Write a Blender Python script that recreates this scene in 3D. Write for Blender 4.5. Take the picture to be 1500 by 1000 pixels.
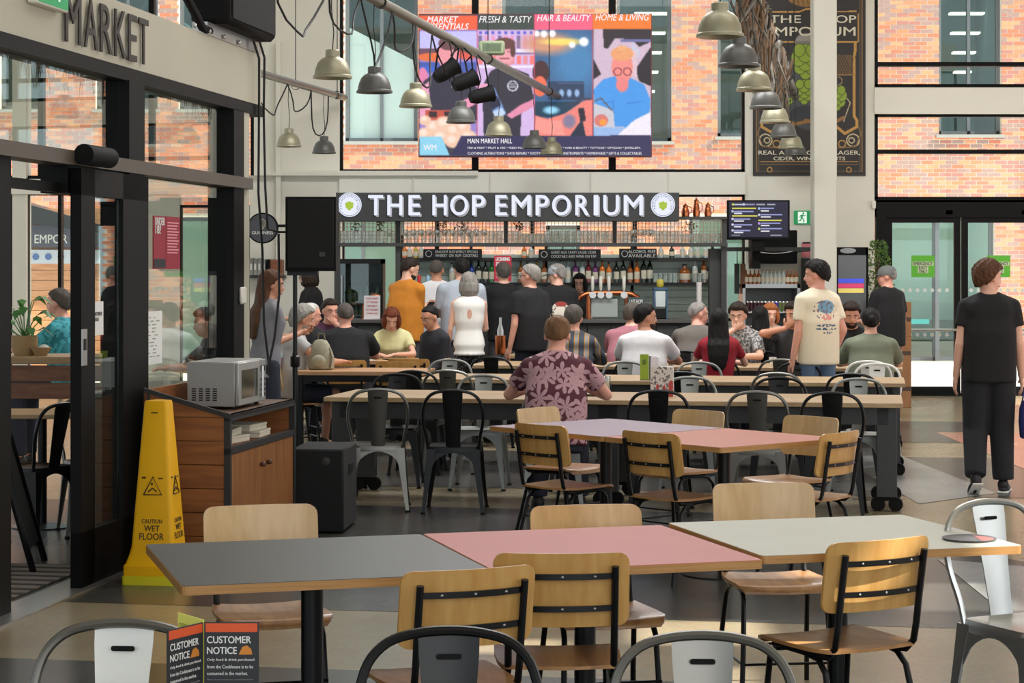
import bpy, bmesh, math, random
import numpy as np
from mathutils import Vector, Matrix
random.seed(7); rng = np.random.default_rng(7)
PI = math.pi
def R(d): return d*PI/180
for o in list(bpy.data.objects): bpy.data.objects.remove(o)
SC = bpy.context.scene
COL = SC.collection
# ------------------------------------------------------------------ camera
F = 3000.0; HOR = 395.0; CAMZ = 1.67
cd = bpy.data.cameras.new('camera'); cam = bpy.data.objects.new('camera', cd); COL.objects.link(cam)
cam.location = (0, 0, CAMZ); cam.rotation_euler = (PI/2, 0, 0)
cd.sensor_width = 36.0; cd.lens = 36.0*F/1500.0; cd.shift_y = (HOR-500.0)/1500.0
cd.clip_start = .05; cd.clip_end = 300
SC.camera = cam
# ------------------------------------------------------------------ sky, sun, added area lamps, exposure
W = bpy.data.worlds.new('sky'); SC.world = W; W.use_nodes = True
wn = W.node_tree.nodes; wl = W.node_tree.links
bg = wn['Background']; bg.inputs['Color'].default_value = (.80, .90, 1.0, 1); bg.inputs['Strength'].default_value = 1.05
SUN_DIR = Vector((-.62, .17, -.77)).normalized()
sd = bpy.data.lights.new('sun', 'SUN'); sd.energy = 9.0; sd.angle = R(.8); sd.color = (1, .95, .88)
so = bpy.data.objects.new('sun', sd); COL.objects.link(so); so.rotation_euler = SUN_DIR.to_track_quat('-Z', 'Y').to_euler(); so.location = (12, -10, 22)
def area(name, loc, target, sx, sy, power, color=(1, 1, 1)):
    l = bpy.data.lights.new(name, 'AREA'); l.shape = 'RECTANGLE'; l.size = sx; l.size_y = sy; l.energy = power; l.color = color
    o = bpy.data.objects.new(name, l); COL.objects.link(o); o.location = loc
    o.rotation_euler = (Vector(target)-Vector(loc)).to_track_quat('-Z', 'Y').to_euler(); return o
CEILING_LAMPS = [(1.5, 6.5, 22), (2.0, 13.0, 105), (1.5, 19.0, 540)]       # added unseen area lamps under the closed roof, standing in for skylight
for i, (rx, ry, rp) in enumerate(CEILING_LAMPS):
    area('added_ceiling_lamp', (rx, ry, 7.15), (rx, ry, 0), 6.5, 2.2, rp, (.97, .98, 1))
area('added_side_lamp', (8.6, 9.0, 3.2), (0, 12.0, 1.2), 13.0, 3.6, 120, (1, .97, .92))  # added unseen lamp that lights the hall from the right
area('added_front_lamp', (2.5, -4.5, 2.6), (.5, 10, 1.0), 7.0, 3.4, 170, (1, .98, .95))  # added unseen lamp behind the camera, light from the front
SC.view_settings.view_transform = 'Standard'
try: SC.view_settings.look = 'None'
except Exception: pass
SC.view_settings.exposure = 0.38; SC.view_settings.gamma = 1.0; SC.view_settings.use_curve_mapping = False
SC.cycles.max_bounces = 8; SC.cycles.diffuse_bounces = 4; SC.cycles.glossy_bounces = 4; SC.cycles.transmission_bounces = 6; SC.cycles.transparent_max_bounces = 24
SC.cycles.caustics_reflective = False; SC.cycles.caustics_refractive = False; SC.cycles.sample_clamp_indirect = 4.0
# ------------------------------------------------------------------ helpers: projection of the photo into the place
def X_at(px, Y): return (px-750.0)*Y/F
def Z_at(py, Y): return CAMZ-(py-HOR)*Y/F
def at(px, py, Y): return (X_at(px, Y), Y, Z_at(py, Y))
# ------------------------------------------------------------------ helpers: materials
MATS = {}
def lin(c):
    c = np.array(c, float)
    if c.max() > 1.001: c = c/255.0
    return np.where(c <= .04045, c/12.92, ((c+.055)/1.055)**2.4)
def nd(nt, t, **kw):
    n = nt.nodes.new(t)
    for k, v in kw.items():
        if hasattr(n, k): setattr(n, k, v)
    return n
def sock(n, name, v): n.inputs[name].default_value = v
def mat(name, col, rough=.5, metal=0.0, var=.0, scale=8.0, bump=0.0, stretch=(1, 1, 1), spec=None, coat=0.0, emit=None, es=1.0, col2=None):
    """procedural principled material, sRGB colour; var = brightness variation from noise, col2 = second colour of the noise"""
    if name in MATS: return MATS[name]
    m = bpy.data.materials.new(name); m.use_nodes = True; nt = m.node_tree; b = nt.nodes['Principled BSDF']
    c = lin(col); sock(b, 'Base Color', (*c, 1)); sock(b, 'Roughness', rough); sock(b, 'Metallic', metal)
    if spec is not None: sock(b, 'Specular IOR Level', spec)
    if coat: sock(b, 'Coat Weight', coat); sock(b, 'Coat Roughness', .15)
    if emit is not None: sock(b, 'Emission Color', (*lin(emit), 1)); sock(b, 'Emission Strength', es)
    if var > 0 or bump > 0 or col2 is not None:
        tc = nd(nt, 'ShaderNodeTexCoord'); mp = nd(nt, 'ShaderNodeMapping'); sock(mp, 'Scale', stretch)
        nz = nd(nt, 'ShaderNodeTexNoise'); sock(nz, 'Scale', scale); sock(nz, 'Detail', 4.0)
        nt.links.new(tc.outputs['Object'], mp.inputs['Vector']); nt.links.new(mp.outputs['Vector'], nz.inputs['Vector'])
        if var > 0 or col2 is not None:
            rp = nd(nt, 'ShaderNodeValToRGB'); e = rp.color_ramp.elements
            c2 = lin(col2) if col2 is not None else np.clip(c*(1+var), 0, 1)
            c1 = c if col2 is not None else c*(1-var)
            e[0].position = .3; e[1].position = .7; e[0].color = (*c1, 1); e[1].color = (*c2, 1)
            nt.links.new(nz.outputs['Fac'], rp.inputs['Fac']); nt.links.new(rp.outputs['Color'], b.inputs['Base Color'])
        if bump > 0:
            bp = nd(nt, 'ShaderNodeBump'); sock(bp, 'Strength', bump); sock(bp, 'Distance', .01)
            nt.links.new(nz.outputs['Fac'], bp.inputs['Height']); nt.links.new(bp.outputs['Normal'], b.inputs['Normal'])
    MATS[name] = m; return m
def glass(name, tint=(1, 1, 1), refl=1.0, rough=0.0, alpha=.0):
    """thin pane: clear (tinted) with fresnel reflection"""
    if name in MATS: return MATS[name]
    m = bpy.data.materials.new(name); m.use_nodes = True; nt = m.node_tree; nt.nodes.remove(nt.nodes['Principled BSDF'])
    out = nt.nodes['Material Output']; tr = nd(nt, 'ShaderNodeBsdfTransparent'); sock(tr, 'Color', (*tint, 1))
    gl = nd(nt, 'ShaderNodeBsdfGlossy'); sock(gl, 'Roughness', rough); sock(gl, 'Color', (.95, 1, .98, 1))
    ge = nd(nt, 'ShaderNodeNewGeometry'); dt = nd(nt, 'ShaderNodeVectorMath', operation='DOT_PRODUCT'); ab = nd(nt, 'ShaderNodeMath', operation='ABSOLUTE'); om = nd(nt, 'ShaderNodeMath', operation='SUBTRACT'); om.inputs[0].default_value = 1.0
    pw = nd(nt, 'ShaderNodeMath', operation='POWER'); pw.inputs[1].default_value = 5.0; lw = nd(nt, 'ShaderNodeMath', operation='MULTIPLY_ADD'); lw.inputs[1].default_value = .96; lw.inputs[2].default_value = .04
    nt.links.new(ge.outputs['Incoming'], dt.inputs[0]); nt.links.new(ge.outputs['Normal'], dt.inputs[1]); nt.links.new(dt.outputs['Value'], ab.inputs[0]); nt.links.new(ab.outputs[0], om.inputs[1]); nt.links.new(om.outputs[0], pw.inputs[0]); nt.links.new(pw.outputs[0], lw.inputs[0])
    mu = nd(nt, 'ShaderNodeMath', operation='MULTIPLY_ADD')
    mu.inputs[1].default_value = refl; mu.inputs[2].default_value = alpha
    mx = nd(nt, 'ShaderNodeMixShader')
    mu.use_clamp = True; nt.links.new(lw.outputs[0], mu.inputs[0]); nt.links.new(mu.outputs[0], mx.inputs['Fac'])
    nt.links.new(tr.outputs[0], mx.inputs[1]); nt.links.new(gl.outputs[0], mx.inputs[2]); nt.links.new(mx.outputs[0], out.inputs['Surface'])
    MATS[name] = m; return m
def emis(name, col, s=1.0):
    if name in MATS: return MATS[name]
    m = bpy.data.materials.new(name); m.use_nodes = True; nt = m.node_tree; b = nt.nodes['Principled BSDF']
    sock(b, 'Base Color', (0, 0, 0, 1)); sock(b, 'Emission Color', (*lin(col), 1)); sock(b, 'Emission Strength', s*.74); sock(b, 'Roughness', .6)
    MATS[name] = m; return m
def painted(name, emission=True, s=1.0, rough=.5):
    """shows the colours painted on a panel's own points (a screen or a printed poster)"""
    if name in MATS: return MATS[name]
    m = bpy.data.materials.new(name); m.use_nodes = True; nt = m.node_tree; b = nt.nodes['Principled BSDF']
    a = nd(nt, 'ShaderNodeAttribute'); a.attribute_name = 'paint'; sock(b, 'Roughness', rough)
    if emission:
        sock(b, 'Base Color', (0, 0, 0, 1)); nt.links.new(a.outputs['Color'], b.inputs['Emission Color']); sock(b, 'Emission Strength', s*.84)
    else: nt.links.new(a.outputs['Color'], b.inputs['Base Color'])
    MATS[name] = m; return m
def wood(name, c1, c2, rough=.45, scale=3.0, stretch=(1, 14, 14), coat=0.0, ring=6.0, bump=.0):
    if name in MATS: return MATS[name]
    m = bpy.data.materials.new(name); m.use_nodes = True; nt = m.node_tree; b = nt.nodes['Principled BSDF']; sock(b, 'Roughness', rough)
    if coat: sock(b, 'Coat Weight', coat); sock(b, 'Coat Roughness', .2)
    tc = nd(nt, 'ShaderNodeTexCoord'); oi = nd(nt, 'ShaderNodeObjectInfo'); ad = nd(nt, 'ShaderNodeVectorMath', operation='ADD')
    sc2 = nd(nt, 'ShaderNodeVectorMath', operation='SCALE'); sock(sc2, 'Scale', 9.0); cb = nd(nt, 'ShaderNodeCombineXYZ')
    nt.links.new(oi.outputs['Random'], cb.inputs[0]); nt.links.new(oi.outputs['Random'], cb.inputs[2]); nt.links.new(cb.outputs[0], sc2.inputs[0])
    nt.links.new(tc.outputs['Object'], ad.inputs[0]); nt.links.new(sc2.outputs[0], ad.inputs[1])
    mp = nd(nt, 'ShaderNodeMapping'); sock(mp, 'Scale', stretch); nz = nd(nt, 'ShaderNodeTexNoise'); sock(nz, 'Scale', scale); sock(nz, 'Detail', 6.0); sock(nz, 'Distortion', .6)
    rp = nd(nt, 'ShaderNodeValToRGB'); e = rp.color_ramp.elements; e[0].position = .32; e[1].position = .68; e[0].color = (*lin(c1), 1); e[1].color = (*lin(c2), 1)
    nt.links.new(ad.outputs[0], mp.inputs['Vector']); nt.links.new(mp.outputs[0], nz.inputs['Vector']); nt.links.new(nz.outputs['Fac'], rp.inputs['Fac'])
    nt.links.new(rp.outputs['Color'], b.inputs['Base Color'])
    if bump:
        bp = nd(nt, 'ShaderNodeBump'); sock(bp, 'Strength', bump); sock(bp, 'Distance', .004); nt.links.new(nz.outputs['Fac'], bp.inputs['Height']); nt.links.new(bp.outputs['Normal'], b.inputs['Normal'])
    MATS[name] = m; return m
# ------------------------------------------------------------------ helpers: mesh
def rotz(a): return Matrix.Rotation(a, 3, 'Z')
class MB:
    def __init__(s): s.v = []; s.f = []; s.m = []; s.n = 0
    def add(s, v, f, m=0):
        v = [tuple(float(c) for c in p) for p in v]
        b = s.n; s.v += v; s.n += len(v)
        s.f += [tuple(b+i for i in q) for q in f]; s.m += [m]*len(f); return s
    def box(s, x0, x1, y0, y1, z0, z1, m=0, c=0.0, rot=None, org=(0, 0, 0)):
        if x1 < x0: x0, x1 = x1, x0
        if y1 < y0: y0, y1 = y1, y0
        if z1 < z0: z0, z1 = z1, z0
        c = min(c, (x1-x0)*.45, (y1-y0)*.45, (z1-z0)*.45)
        if c <= 0:
            v = [(x, y, z) for z in (z0, z1) for y in (y0, y1) for x in (x0, x1)]
            f = [(0, 2, 3, 1), (4, 5, 7, 6), (0, 1, 5, 4), (2, 6, 7, 3), (0, 4, 6, 2), (1, 3, 7, 5)]
        else:
            v = []; idx = {}
            for i, x in enumerate((x0, x1)):
                for j, y in enumerate((y0, y1)):
                    for k, z in enumerate((z0, z1)):
                        sx, sy, sz = (1-2*i)*c, (1-2*j)*c, (1-2*k)*c
                        for a, p in enumerate(((x, y+sy, z+sz), (x+sx, y, z+sz), (x+sx, y+sy, z))):
                            idx[i, j, k, a] = len(v); v.append(p)
            f = []
            for i in (0, 1):
                q = [idx[i, 0, 0, 0], idx[i, 1, 0, 0], idx[i, 1, 1, 0], idx[i, 0, 1, 0]]; f.append(q if i else q[::-1])
                q = [idx[0, i, 0, 1], idx[0, i, 1, 1], idx[1, i, 1, 1], idx[1, i, 0, 1]]; f.append(q if i else q[::-1])
                q = [idx[0, 0, i, 2], idx[1, 0, i, 2], idx[1, 1, i, 2], idx[0, 1, i, 2]]; f.append(q if i else q[::-1])
            for a in (0, 1):
                for b in (0, 1):
                    f.append([idx[a, b, 0, 0], idx[a, b, 1, 0], idx[a, b, 1, 1], idx[a, b, 0, 1]][::1 if (a != b) else -1])
                    f.append([idx[a, 0, b, 0], idx[a, 1, b, 0], idx[a, 1, b, 2], idx[a, 0, b, 2]][::1 if (a == b) else -1][::-1])
                    f.append([idx[0, a, b, 1], idx[1, a, b, 1], idx[1, a, b, 2], idx[0, a, b, 2]][::1 if (a != b) else -1][::-1])
            for i in (0, 1):
                for j in (0, 1):
                    for k in (0, 1):
                        t = [idx[i, j, k, 0], idx[i, j, k, 1], idx[i, j, k, 2]]; f.append(t if (i+j+k) % 2 else t[::-1])
        if rot is not None: v = [tuple(rot @ Vector(p)+Vector(org)) for p in v]
        return s.add(v, f, m)
    def tube(s, pts, r, seg=8, m=0, cap=True, sx=1.0):
        pts = [Vector(p) for p in pts]; n = len(pts); rr = r if isinstance(r, (list, tuple)) else [r]*n
        v = []; f = []; up = None
        for i, p in enumerate(pts):
            t = (pts[min(i+1, n-1)]-pts[max(i-1, 0)])
            if t.length < 1e-9: t = Vector((0, 0, 1))
            t.normalize()
            if up is None:
                up = Vector((0, 0, 1)) if abs(t.z) < .9 else Vector((0, 1, 0))
            a = t.cross(up)
            if a.length < 1e-6: a = t.orthogonal()
            a.normalize(); bb = a.cross(t).normalized(); up = bb
            for k in range(seg):
                an = 2*PI*k/seg; v.append(tuple(p+a*math.cos(an)*rr[i]*sx+bb*math.sin(an)*rr[i]))
        for i in range(n-1):
            for k in range(seg): f.append((i*seg+k, i*seg+(k+1) % seg, (i+1)*seg+(k+1) % seg, (i+1)*seg+k))
        if cap: f.append(tuple(range(seg))[::-1]); f.append(tuple((n-1)*seg+k for k in range(seg)))
        return s.add(v, f, m)
    def lathe(s, prof, c=(0, 0, 0), seg=16, m=0, cap=False, rot=None):
        v = []; f = []; n = len(prof)
        for r, z in prof:
            for k in range(seg):
                an = 2*PI*k/seg; p = Vector((r*math.cos(an), r*math.sin(an), z))
                if rot is not None: p = rot @ p
                v.append((p[0]+c[0], p[1]+c[1], p[2]+c[2]))
        for i in range(n-1):
            for k in range(seg): f.append((i*seg+k, i*seg+(k+1) % seg, (i+1)*seg+(k+1) % seg, (i+1)*seg+k))
        if cap: f.append(tuple(range(seg))[::-1]); f.append(tuple((n-1)*seg+k for k in range(seg)))
        return s.add(v, f, m)
    def ell(s, c, r, seg=14, rings=9, m=0, Rm=None):
        v = []; f = []
        for i in range(rings+1):
            th = PI*i/rings
            if i in (0, rings): v.append((0, 0, r[2]*math.cos(th))); continue
            for k in range(seg):
                an = 2*PI*k/seg; v.append((r[0]*math.sin(th)*math.cos(an), r[1]*math.sin(th)*math.sin(an), r[2]*math.cos(th)))
        def ix(i, k): return 0 if i == 0 else (1+(rings-1)*seg if i == rings else 1+(i-1)*seg+k % seg)
        for i in range(rings):
            for k in range(seg):
                q = [ix(i, k), ix(i+1, k), ix(i+1, k+1), ix(i, k+1)]; q2 = []
                for t in q:
                    if t not in q2: q2.append(t)
                f.append(tuple(q2))
        C = Vector(c)
        v = [tuple((Rm @ Vector(p) if Rm is not None else Vector(p))+C) for p in v]
        return s.add(v, f, m)
    def prism(s, poly, a, b, plane='xz', m=0):
        """extrude a 2-D polygon; plane xz: extrude along y from a to b; xy: along z; yz: along x"""
        def P(u, w, t): return {'xz': (u, t, w), 'xy': (u, w, t), 'yz': (t, u, w)}[plane]
        n = len(poly); v = [P(u, w, a) for u, w in poly]+[P(u, w, b) for u, w in poly]
        ar = sum(poly[i][0]*poly[(i+1) % n][1]-poly[(i+1) % n][0]*poly[i][1] for i in range(n))
        f = [tuple(range(n)), tuple(range(n, 2*n))[::-1]]+[(i, i+n, (i+1) % n+n, (i+1) % n) for i in range(n)]
        return s.add(v, f, m)
    def loft(s, rings, m=0, cap=True):
        n = len(rings[0]); v = [p for r in rings for p in r]; f = []
        for i in range(len(rings)-1):
            for k in range(n): f.append((i*n+k, i*n+(k+1) % n, (i+1)*n+(k+1) % n, (i+1)*n+k))
        if cap: f.append(tuple(range(n))[::-1]); f.append(tuple((len(rings)-1)*n+k for k in range(n)))
        return s.add(v, f, m)
    def mesh(s, name, mats, smooth=True, ang=38):
        me = bpy.data.meshes.new(name); me.from_pydata(s.v, [], s.f)
        for mm in (mats if isinstance(mats, (list, tuple)) else [mats]): me.materials.append(mm)
        if len(me.materials) > 1: me.polygons.foreach_set('material_index', s.m)
        bm = bmesh.new(); bm.from_mesh(me); bmesh.ops.recalc_face_normals(bm, faces=bm.faces); bm.to_mesh(me); bm.free()
        if smooth:
            me.polygons.foreach_set('use_smooth', [True]*len(me.polygons)); me.set_sharp_from_angle(angle=R(ang))
        me.update(); return me
    def obj(s, name, mats, parent=None, smooth=True, ang=38, loc=None, label=None):
        o = bpy.data.objects.new(name, s.mesh(name, mats, smooth, ang)); COL.objects.link(o)
        if parent is not None: o.parent = parent
        if loc is not None: o.location = loc
        if label: o['label'] = label
        return o
def thing(name, label, cat, loc=(0, 0, 0), rz=0.0, group=None):
    o = bpy.data.objects.new(name, None); COL.objects.link(o); o.empty_display_size = .1
    o.location = loc; o.rotation_euler = (0, 0, rz); o['label'] = label; o['category'] = cat
    if group: o['group'] = group
    return o
def tag(o, label, cat, group=None):
    o['label'] = label; o['category'] = cat
    if group: o['group'] = group
    return o
def struct(o): o['kind'] = 'structure'; return o
def stuff(o): o['kind'] = 'stuff'; return o
def share(name, me, parent, loc=(0, 0, 0), rot=(0, 0, 0), mats=None):
    o = bpy.data.objects.new(name, me); COL.objects.link(o); o.parent = parent; o.location = loc; o.rotation_euler = rot; return o
KIDS = {}
def kids(o):
    if o.name not in KIDS: KIDS[o.name] = [c for c in COL.objects if c.parent == o]
    return KIDS[o.name]
def dup(root, loc, rz, label=None, group=None, mp=None):
    """copy of a thing with copies of its parts; mp maps material -> material (copies the mesh then)"""
    def cp(o, par):
        c = o.copy(); COL.objects.link(c)
        if par is not None: c.parent = par
        if mp and o.data and any(x in mp for x in o.data.materials):
            key = (o.data.name, tuple(sorted(a.name+b.name for a, b in mp.items())))
            if key not in MESHVAR:
                d = o.data.copy()
                for i, x in enumerate(d.materials):
                    if x in mp: d.materials[i] = mp[x]
                MESHVAR[key] = d
            c.data = MESHVAR[key]
        for ch in kids(o): cp(ch, c)
        return c
    r = cp(root, None); r.location = loc; r.rotation_euler = (0, 0, rz)
    if label: r['label'] = label
    if group: r['group'] = group
    return r
MESHVAR = {}
def arc(cx, cy, r, a0, a1, n): return [(cx+r*math.cos(R(a0+(a1-a0)*i/n)), cy+r*math.sin(R(a0+(a1-a0)*i/n))) for i in range(n+1)]
def rrect(x0, x1, y0, y1, r, n=4):
    return arc(x1-r, y1-r, r, 0, 90, n)+arc(x0+r, y1-r, r, 90, 180, n)+arc(x0+r, y0+r, r, 180, 270, n)+arc(x1-r, y0+r, r, 270, 360, n)
def text_mesh(txt, height, mat_, parent=None, loc=(0, 0, 0), rot=(PI/2, 0, 0), width=None, ext=.001, bold=0.0, name='lettering', align='CENTER', shear=0.0, space=1.0, lines=1.0):
    """lettering as a mesh; height = cap height; width = total width to fit (scales x)"""
    cu = bpy.data.curves.new('tmp', 'FONT'); cu.body = txt; cu.size = 1.0; cu.extrude = 0.0; cu.offset = 0.0; cu.resolution_u = 5 if len(txt) < 10 else 2; cu.shear = shear; cu.space_character = space; cu.space_line = lines
    o = bpy.data.objects.new('tmp', cu); me = bpy.data.meshes.new_from_object(o)
    bpy.data.objects.remove(o); bpy.data.curves.remove(cu)
    n = len(me.vertices); co = np.zeros(n*3, np.float32); me.vertices.foreach_get('co', co); co = co.reshape(-1, 3)
    nl = txt.count('\n')+1
    x0, x1, y0, y1 = co[:, 0].min(), co[:, 0].max(), co[:, 1].min(), co[:, 1].max()
    k = height/(y1-y0) if nl == 1 else height/(y1-y0)
    co[:, 1] = (co[:, 1]-y0)*k-height/2; kx = width/(x1-x0) if width else k
    co[:, 0] = (co[:, 0]-(x0+x1)/2)*kx if align == 'CENTER' else (co[:, 0]-x0)*kx
    co[:, 2] = 0; me.vertices.foreach_set('co', co.ravel()); me.name = name
    bm = bmesh.new(); bm.from_mesh(me)
    if ext > 0:
        r = bmesh.ops.extrude_face_region(bm, geom=bm.faces[:]); vs = [g for g in r['geom'] if isinstance(g, bmesh.types.BMVert)]
        bmesh.ops.translate(bm, verts=vs, vec=(0, 0, ext)); bmesh.ops.recalc_face_normals(bm, faces=bm.faces)
    if bold > 0:                                            # heavier strokes: copies nudged sideways, each a hair lower
        b = bold*height*.8; base = bm.faces[:]
        for i, (dx, dy) in enumerate(((b, 0), (-b, 0), (0, b*.8), (0, -b*.8)) if len(txt) < 20 else ((b, 0), (-b, 0))):
            r = bmesh.ops.duplicate(bm, geom=base); bmesh.ops.translate(bm, verts=[g for g in r['geom'] if isinstance(g, bmesh.types.BMVert)], vec=(dx, dy, -(i+1)*min(.00012, max(ext, .0004)*.15)))
    bm.to_mesh(me); bm.free()
    me.materials.clear(); me.materials.append(mat_)
    ob = bpy.data.objects.new(name, me); COL.objects.link(ob); ob.location = loc; ob.rotation_euler = rot
    if parent is not None: ob.parent = parent
    return ob
# ------------------------------------------------------------------ helpers: painting a flat picture on a panel's points
class Paint:
    def __init__(s, x0, x1, y0, y1, step, bg):
        s.x0, s.x1, s.y0, s.y1 = x0, x1, y0, y1
        s.w = int(round((x1-x0)/step))+1; s.h = int(round((y1-y0)/step))+1
        s.X, s.Y = np.meshgrid(np.linspace(x0, x1, s.w), np.linspace(y0, y1, s.h)); s.a = np.ones((s.h, s.w, 3))*np.array(bg, float); s.px = step
    def mix(s, k, c): k = np.clip(k, 0, 1)[..., None]; s.a = s.a*(1-k)+np.array(c, float)*k
    def rect(s, x0, x1, y0, y1, c, soft=0): s.mix(((s.X >= x0) & (s.X <= x1) & (s.Y >= y0) & (s.Y <= y1)).astype(float), c)
    def ell(s, cx, cy, rx, ry, c, ang=0, soft=.08):
        ca, sa = math.cos(R(ang)), math.sin(R(ang)); dx, dy = s.X-cx, s.Y-cy
        d = np.hypot((dx*ca+dy*sa)/rx, (-dx*sa+dy*ca)/ry); s.mix((1-d)/max(soft, 1e-3)+.5, c)
    def ring(s, cx, cy, r, t, c, ry=None):
        d = np.hypot(s.X-cx, (s.Y-cy)*(r/(ry or r))); s.mix((np.abs(d-r) < t/2).astype(float), c)
    def poly(s, pts, c):
        ins = np.zeros(s.X.shape, bool); n = len(pts)
        for i in range(n):
            (ax, ay), (bx, by) = pts[i], pts[(i+1) % n]
            if ay == by: continue
            cr = ((ay > s.Y) != (by > s.Y)) & (s.X < (bx-ax)*(s.Y-ay)/(by-ay)+ax); ins ^= cr
        s.mix(ins.astype(float), c)
    def line(s, pts, t, c):
        for (ax, ay), (bx, by) in zip(pts[:-1], pts[1:]):
            dx, dy = bx-ax, by-ay; L = dx*dx+dy*dy+1e-9; u = np.clip(((s.X-ax)*dx+(s.Y-ay)*dy)/L, 0, 1)
            d = np.hypot(s.X-ax-u*dx, s.Y-ay-u*dy); s.mix((d < t/2).astype(float), c)
    def blur(s, n=1):
        for _ in range(n):
            p = np.pad(s.a, ((1, 1), (1, 1), (0, 0)), 'edge'); s.a = (p[:-2, 1:-1]+p[2:, 1:-1]+p[1:-1, :-2]+p[1:-1, 2:]+2*p[1:-1, 1:-1])/6
    def noise(s, amt):
        s.a = np.clip(s.a*(1+amt*(rng.random((s.h, s.w, 1))-.5)), 0, 255)
    def obj(s, name, mat_, parent, width, height, loc, rot=(0, 0, 0)):
        """panel in local XZ facing -Y, centred"""
        gx = (s.X-(s.x0+s.x1)/2)/(s.x1-s.x0)*width; gz = -(s.Y-(s.y0+s.y1)/2)/(s.y1-s.y0)*height
        co = np.stack([gx, np.zeros_like(gx), gz], -1).reshape(-1, 3)
        i = np.arange(s.w*s.h).reshape(s.h, s.w); q = np.stack([i[:-1, :-1], i[1:, :-1], i[1:, 1:], i[:-1, 1:]], -1).reshape(-1, 4)
        me = bpy.data.meshes.new(name); me.vertices.add(len(co)); me.vertices.foreach_set('co', co.ravel().astype(np.float32))
        me.loops.add(q.size); me.loops.foreach_set('vertex_index', q.ravel().astype(np.int32)); me.polygons.add(len(q))
        me.polygons.foreach_set('loop_start', np.arange(0, q.size, 4, dtype=np.int32)); me.update(calc_edges=True)
        at_ = me.attributes.new('paint', 'FLOAT_COLOR', 'POINT'); c = lin(np.clip(s.a, 0, 255)/255.0*.9999).reshape(-1, 3)
        at_.data.foreach_set('color', np.concatenate([c, np.ones((len(c), 1))], 1).ravel().astype(np.float32))
        me.materials.append(mat_); o = bpy.data.objects.new(name, me); COL.objects.link(o); o.parent = parent; o.location = loc; o.rotation_euler = rot; return o
# ================================================================== materials of the place
WHITE = mat('wall_white', (230, 227, 214), .6, var=.02, scale=3); WHITE2 = mat('beam_white', (236, 234, 222), .55, var=.02, scale=2)
CREAM = mat('fascia_cream', (184, 181, 162), .6, var=.03, scale=2)
BLACK = mat('frame_black', (11, 11, 10), .55, spec=.18); DARK = mat('dark_grey_metal', (52, 52, 50), .4, metal=.4); BRONZE = mat('bronze_bar', (92, 84, 74), .5, metal=.2)
GLASS = glass('clear_glass', (.93, .97, .95), .5); GLASS2 = glass('shop_glass', (.84, .87, .84), .9, alpha=.02)
MATBLK = mat('matt_black', (9, 9, 9), .75, spec=.25)
def floor_mat(name, c, rough=.22):
    m = bpy.data.materials.new(name); m.use_nodes = True; nt = m.node_tree; b = nt.nodes['Principled BSDF']
    tc = nd(nt, 'ShaderNodeTexCoord'); v = nd(nt, 'ShaderNodeTexVoronoi'); sock(v, 'Scale', 55.0); nz = nd(nt, 'ShaderNodeTexNoise'); sock(nz, 'Scale', .9); sock(nz, 'Detail', 5.0)
    mx = nd(nt, 'ShaderNodeMix', data_type='RGBA', blend_type='MULTIPLY'); mx.inputs[0].default_value = .16
    rp = nd(nt, 'ShaderNodeValToRGB'); e = rp.color_ramp.elements; cc = lin(c); e[0].position = .35; e[1].position = .65; e[0].color = (*(cc*.9), 1); e[1].color = (*np.clip(cc*1.08, 0, 1), 1)
    nt.links.new(tc.outputs['Object'], v.inputs['Vector']); nt.links.new(tc.outputs['Object'], nz.inputs['Vector']); nt.links.new(nz.outputs['Fac'], rp.inputs['Fac'])
    nt.links.new(rp.outputs['Color'], mx.inputs[6]); nt.links.new(v.outputs['Color'], mx.inputs[7]); nt.links.new(mx.outputs[2], b.inputs['Base Color'])
    ma = nd(nt, 'ShaderNodeMapRange'); sock(ma, 'To Min', rough*.8); sock(ma, 'To Max', rough*1.5); nt.links.new(nz.outputs['Fac'], ma.inputs['Value']); nt.links.new(ma.outputs[0], b.inputs['Roughness'])
    return m
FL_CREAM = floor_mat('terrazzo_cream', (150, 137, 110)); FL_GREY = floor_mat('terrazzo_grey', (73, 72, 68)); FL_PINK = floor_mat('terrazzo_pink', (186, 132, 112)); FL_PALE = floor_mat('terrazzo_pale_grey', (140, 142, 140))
# ================================================================== floor, in bands that run along the hall's own axes (turned 10 degrees)
FY = 27.1
fl = MB(); fl.box(-12, 10, -6, FY+.2, -.2, 0); struct(fl.obj('floor', FL_CREAM, smooth=False))
UX, UY = math.cos(R(10)), -math.sin(R(10)); VX, VY = -UY, UX
def uv(u, v): return (u*UX+v*VX, u*UY+v*VY)
BZ = [.0]
def band(m, pts, z=0):
    BZ[0] += .0006; z = BZ[0]
    b = MB(); b.add([(x, y, z) for x, y in pts], [tuple(range(len(pts)))]); return struct(b.obj('floor', m, smooth=False))
def uband(m, u0, u1, v0, v1): return band(m, [uv(u0, v0), uv(u1, v0), uv(u1, v1), uv(u0, v1)])
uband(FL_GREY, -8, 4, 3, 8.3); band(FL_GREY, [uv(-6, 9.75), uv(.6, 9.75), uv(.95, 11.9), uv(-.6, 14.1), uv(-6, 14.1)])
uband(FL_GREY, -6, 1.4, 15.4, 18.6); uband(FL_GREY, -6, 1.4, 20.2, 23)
band(FL_PALE, [(2.9, 14.6), (3.62, 15.3), (3.35, 21.6), (2.9, 20)]); band(FL_PINK, [(4.15, 8), (9, 8), (9, 21), (4.35, 21)]); band(FL_PALE, [(2.35, 8.6), (3.0, 8.2), (2.9, 11.5), (2.45, 11.8)])
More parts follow.
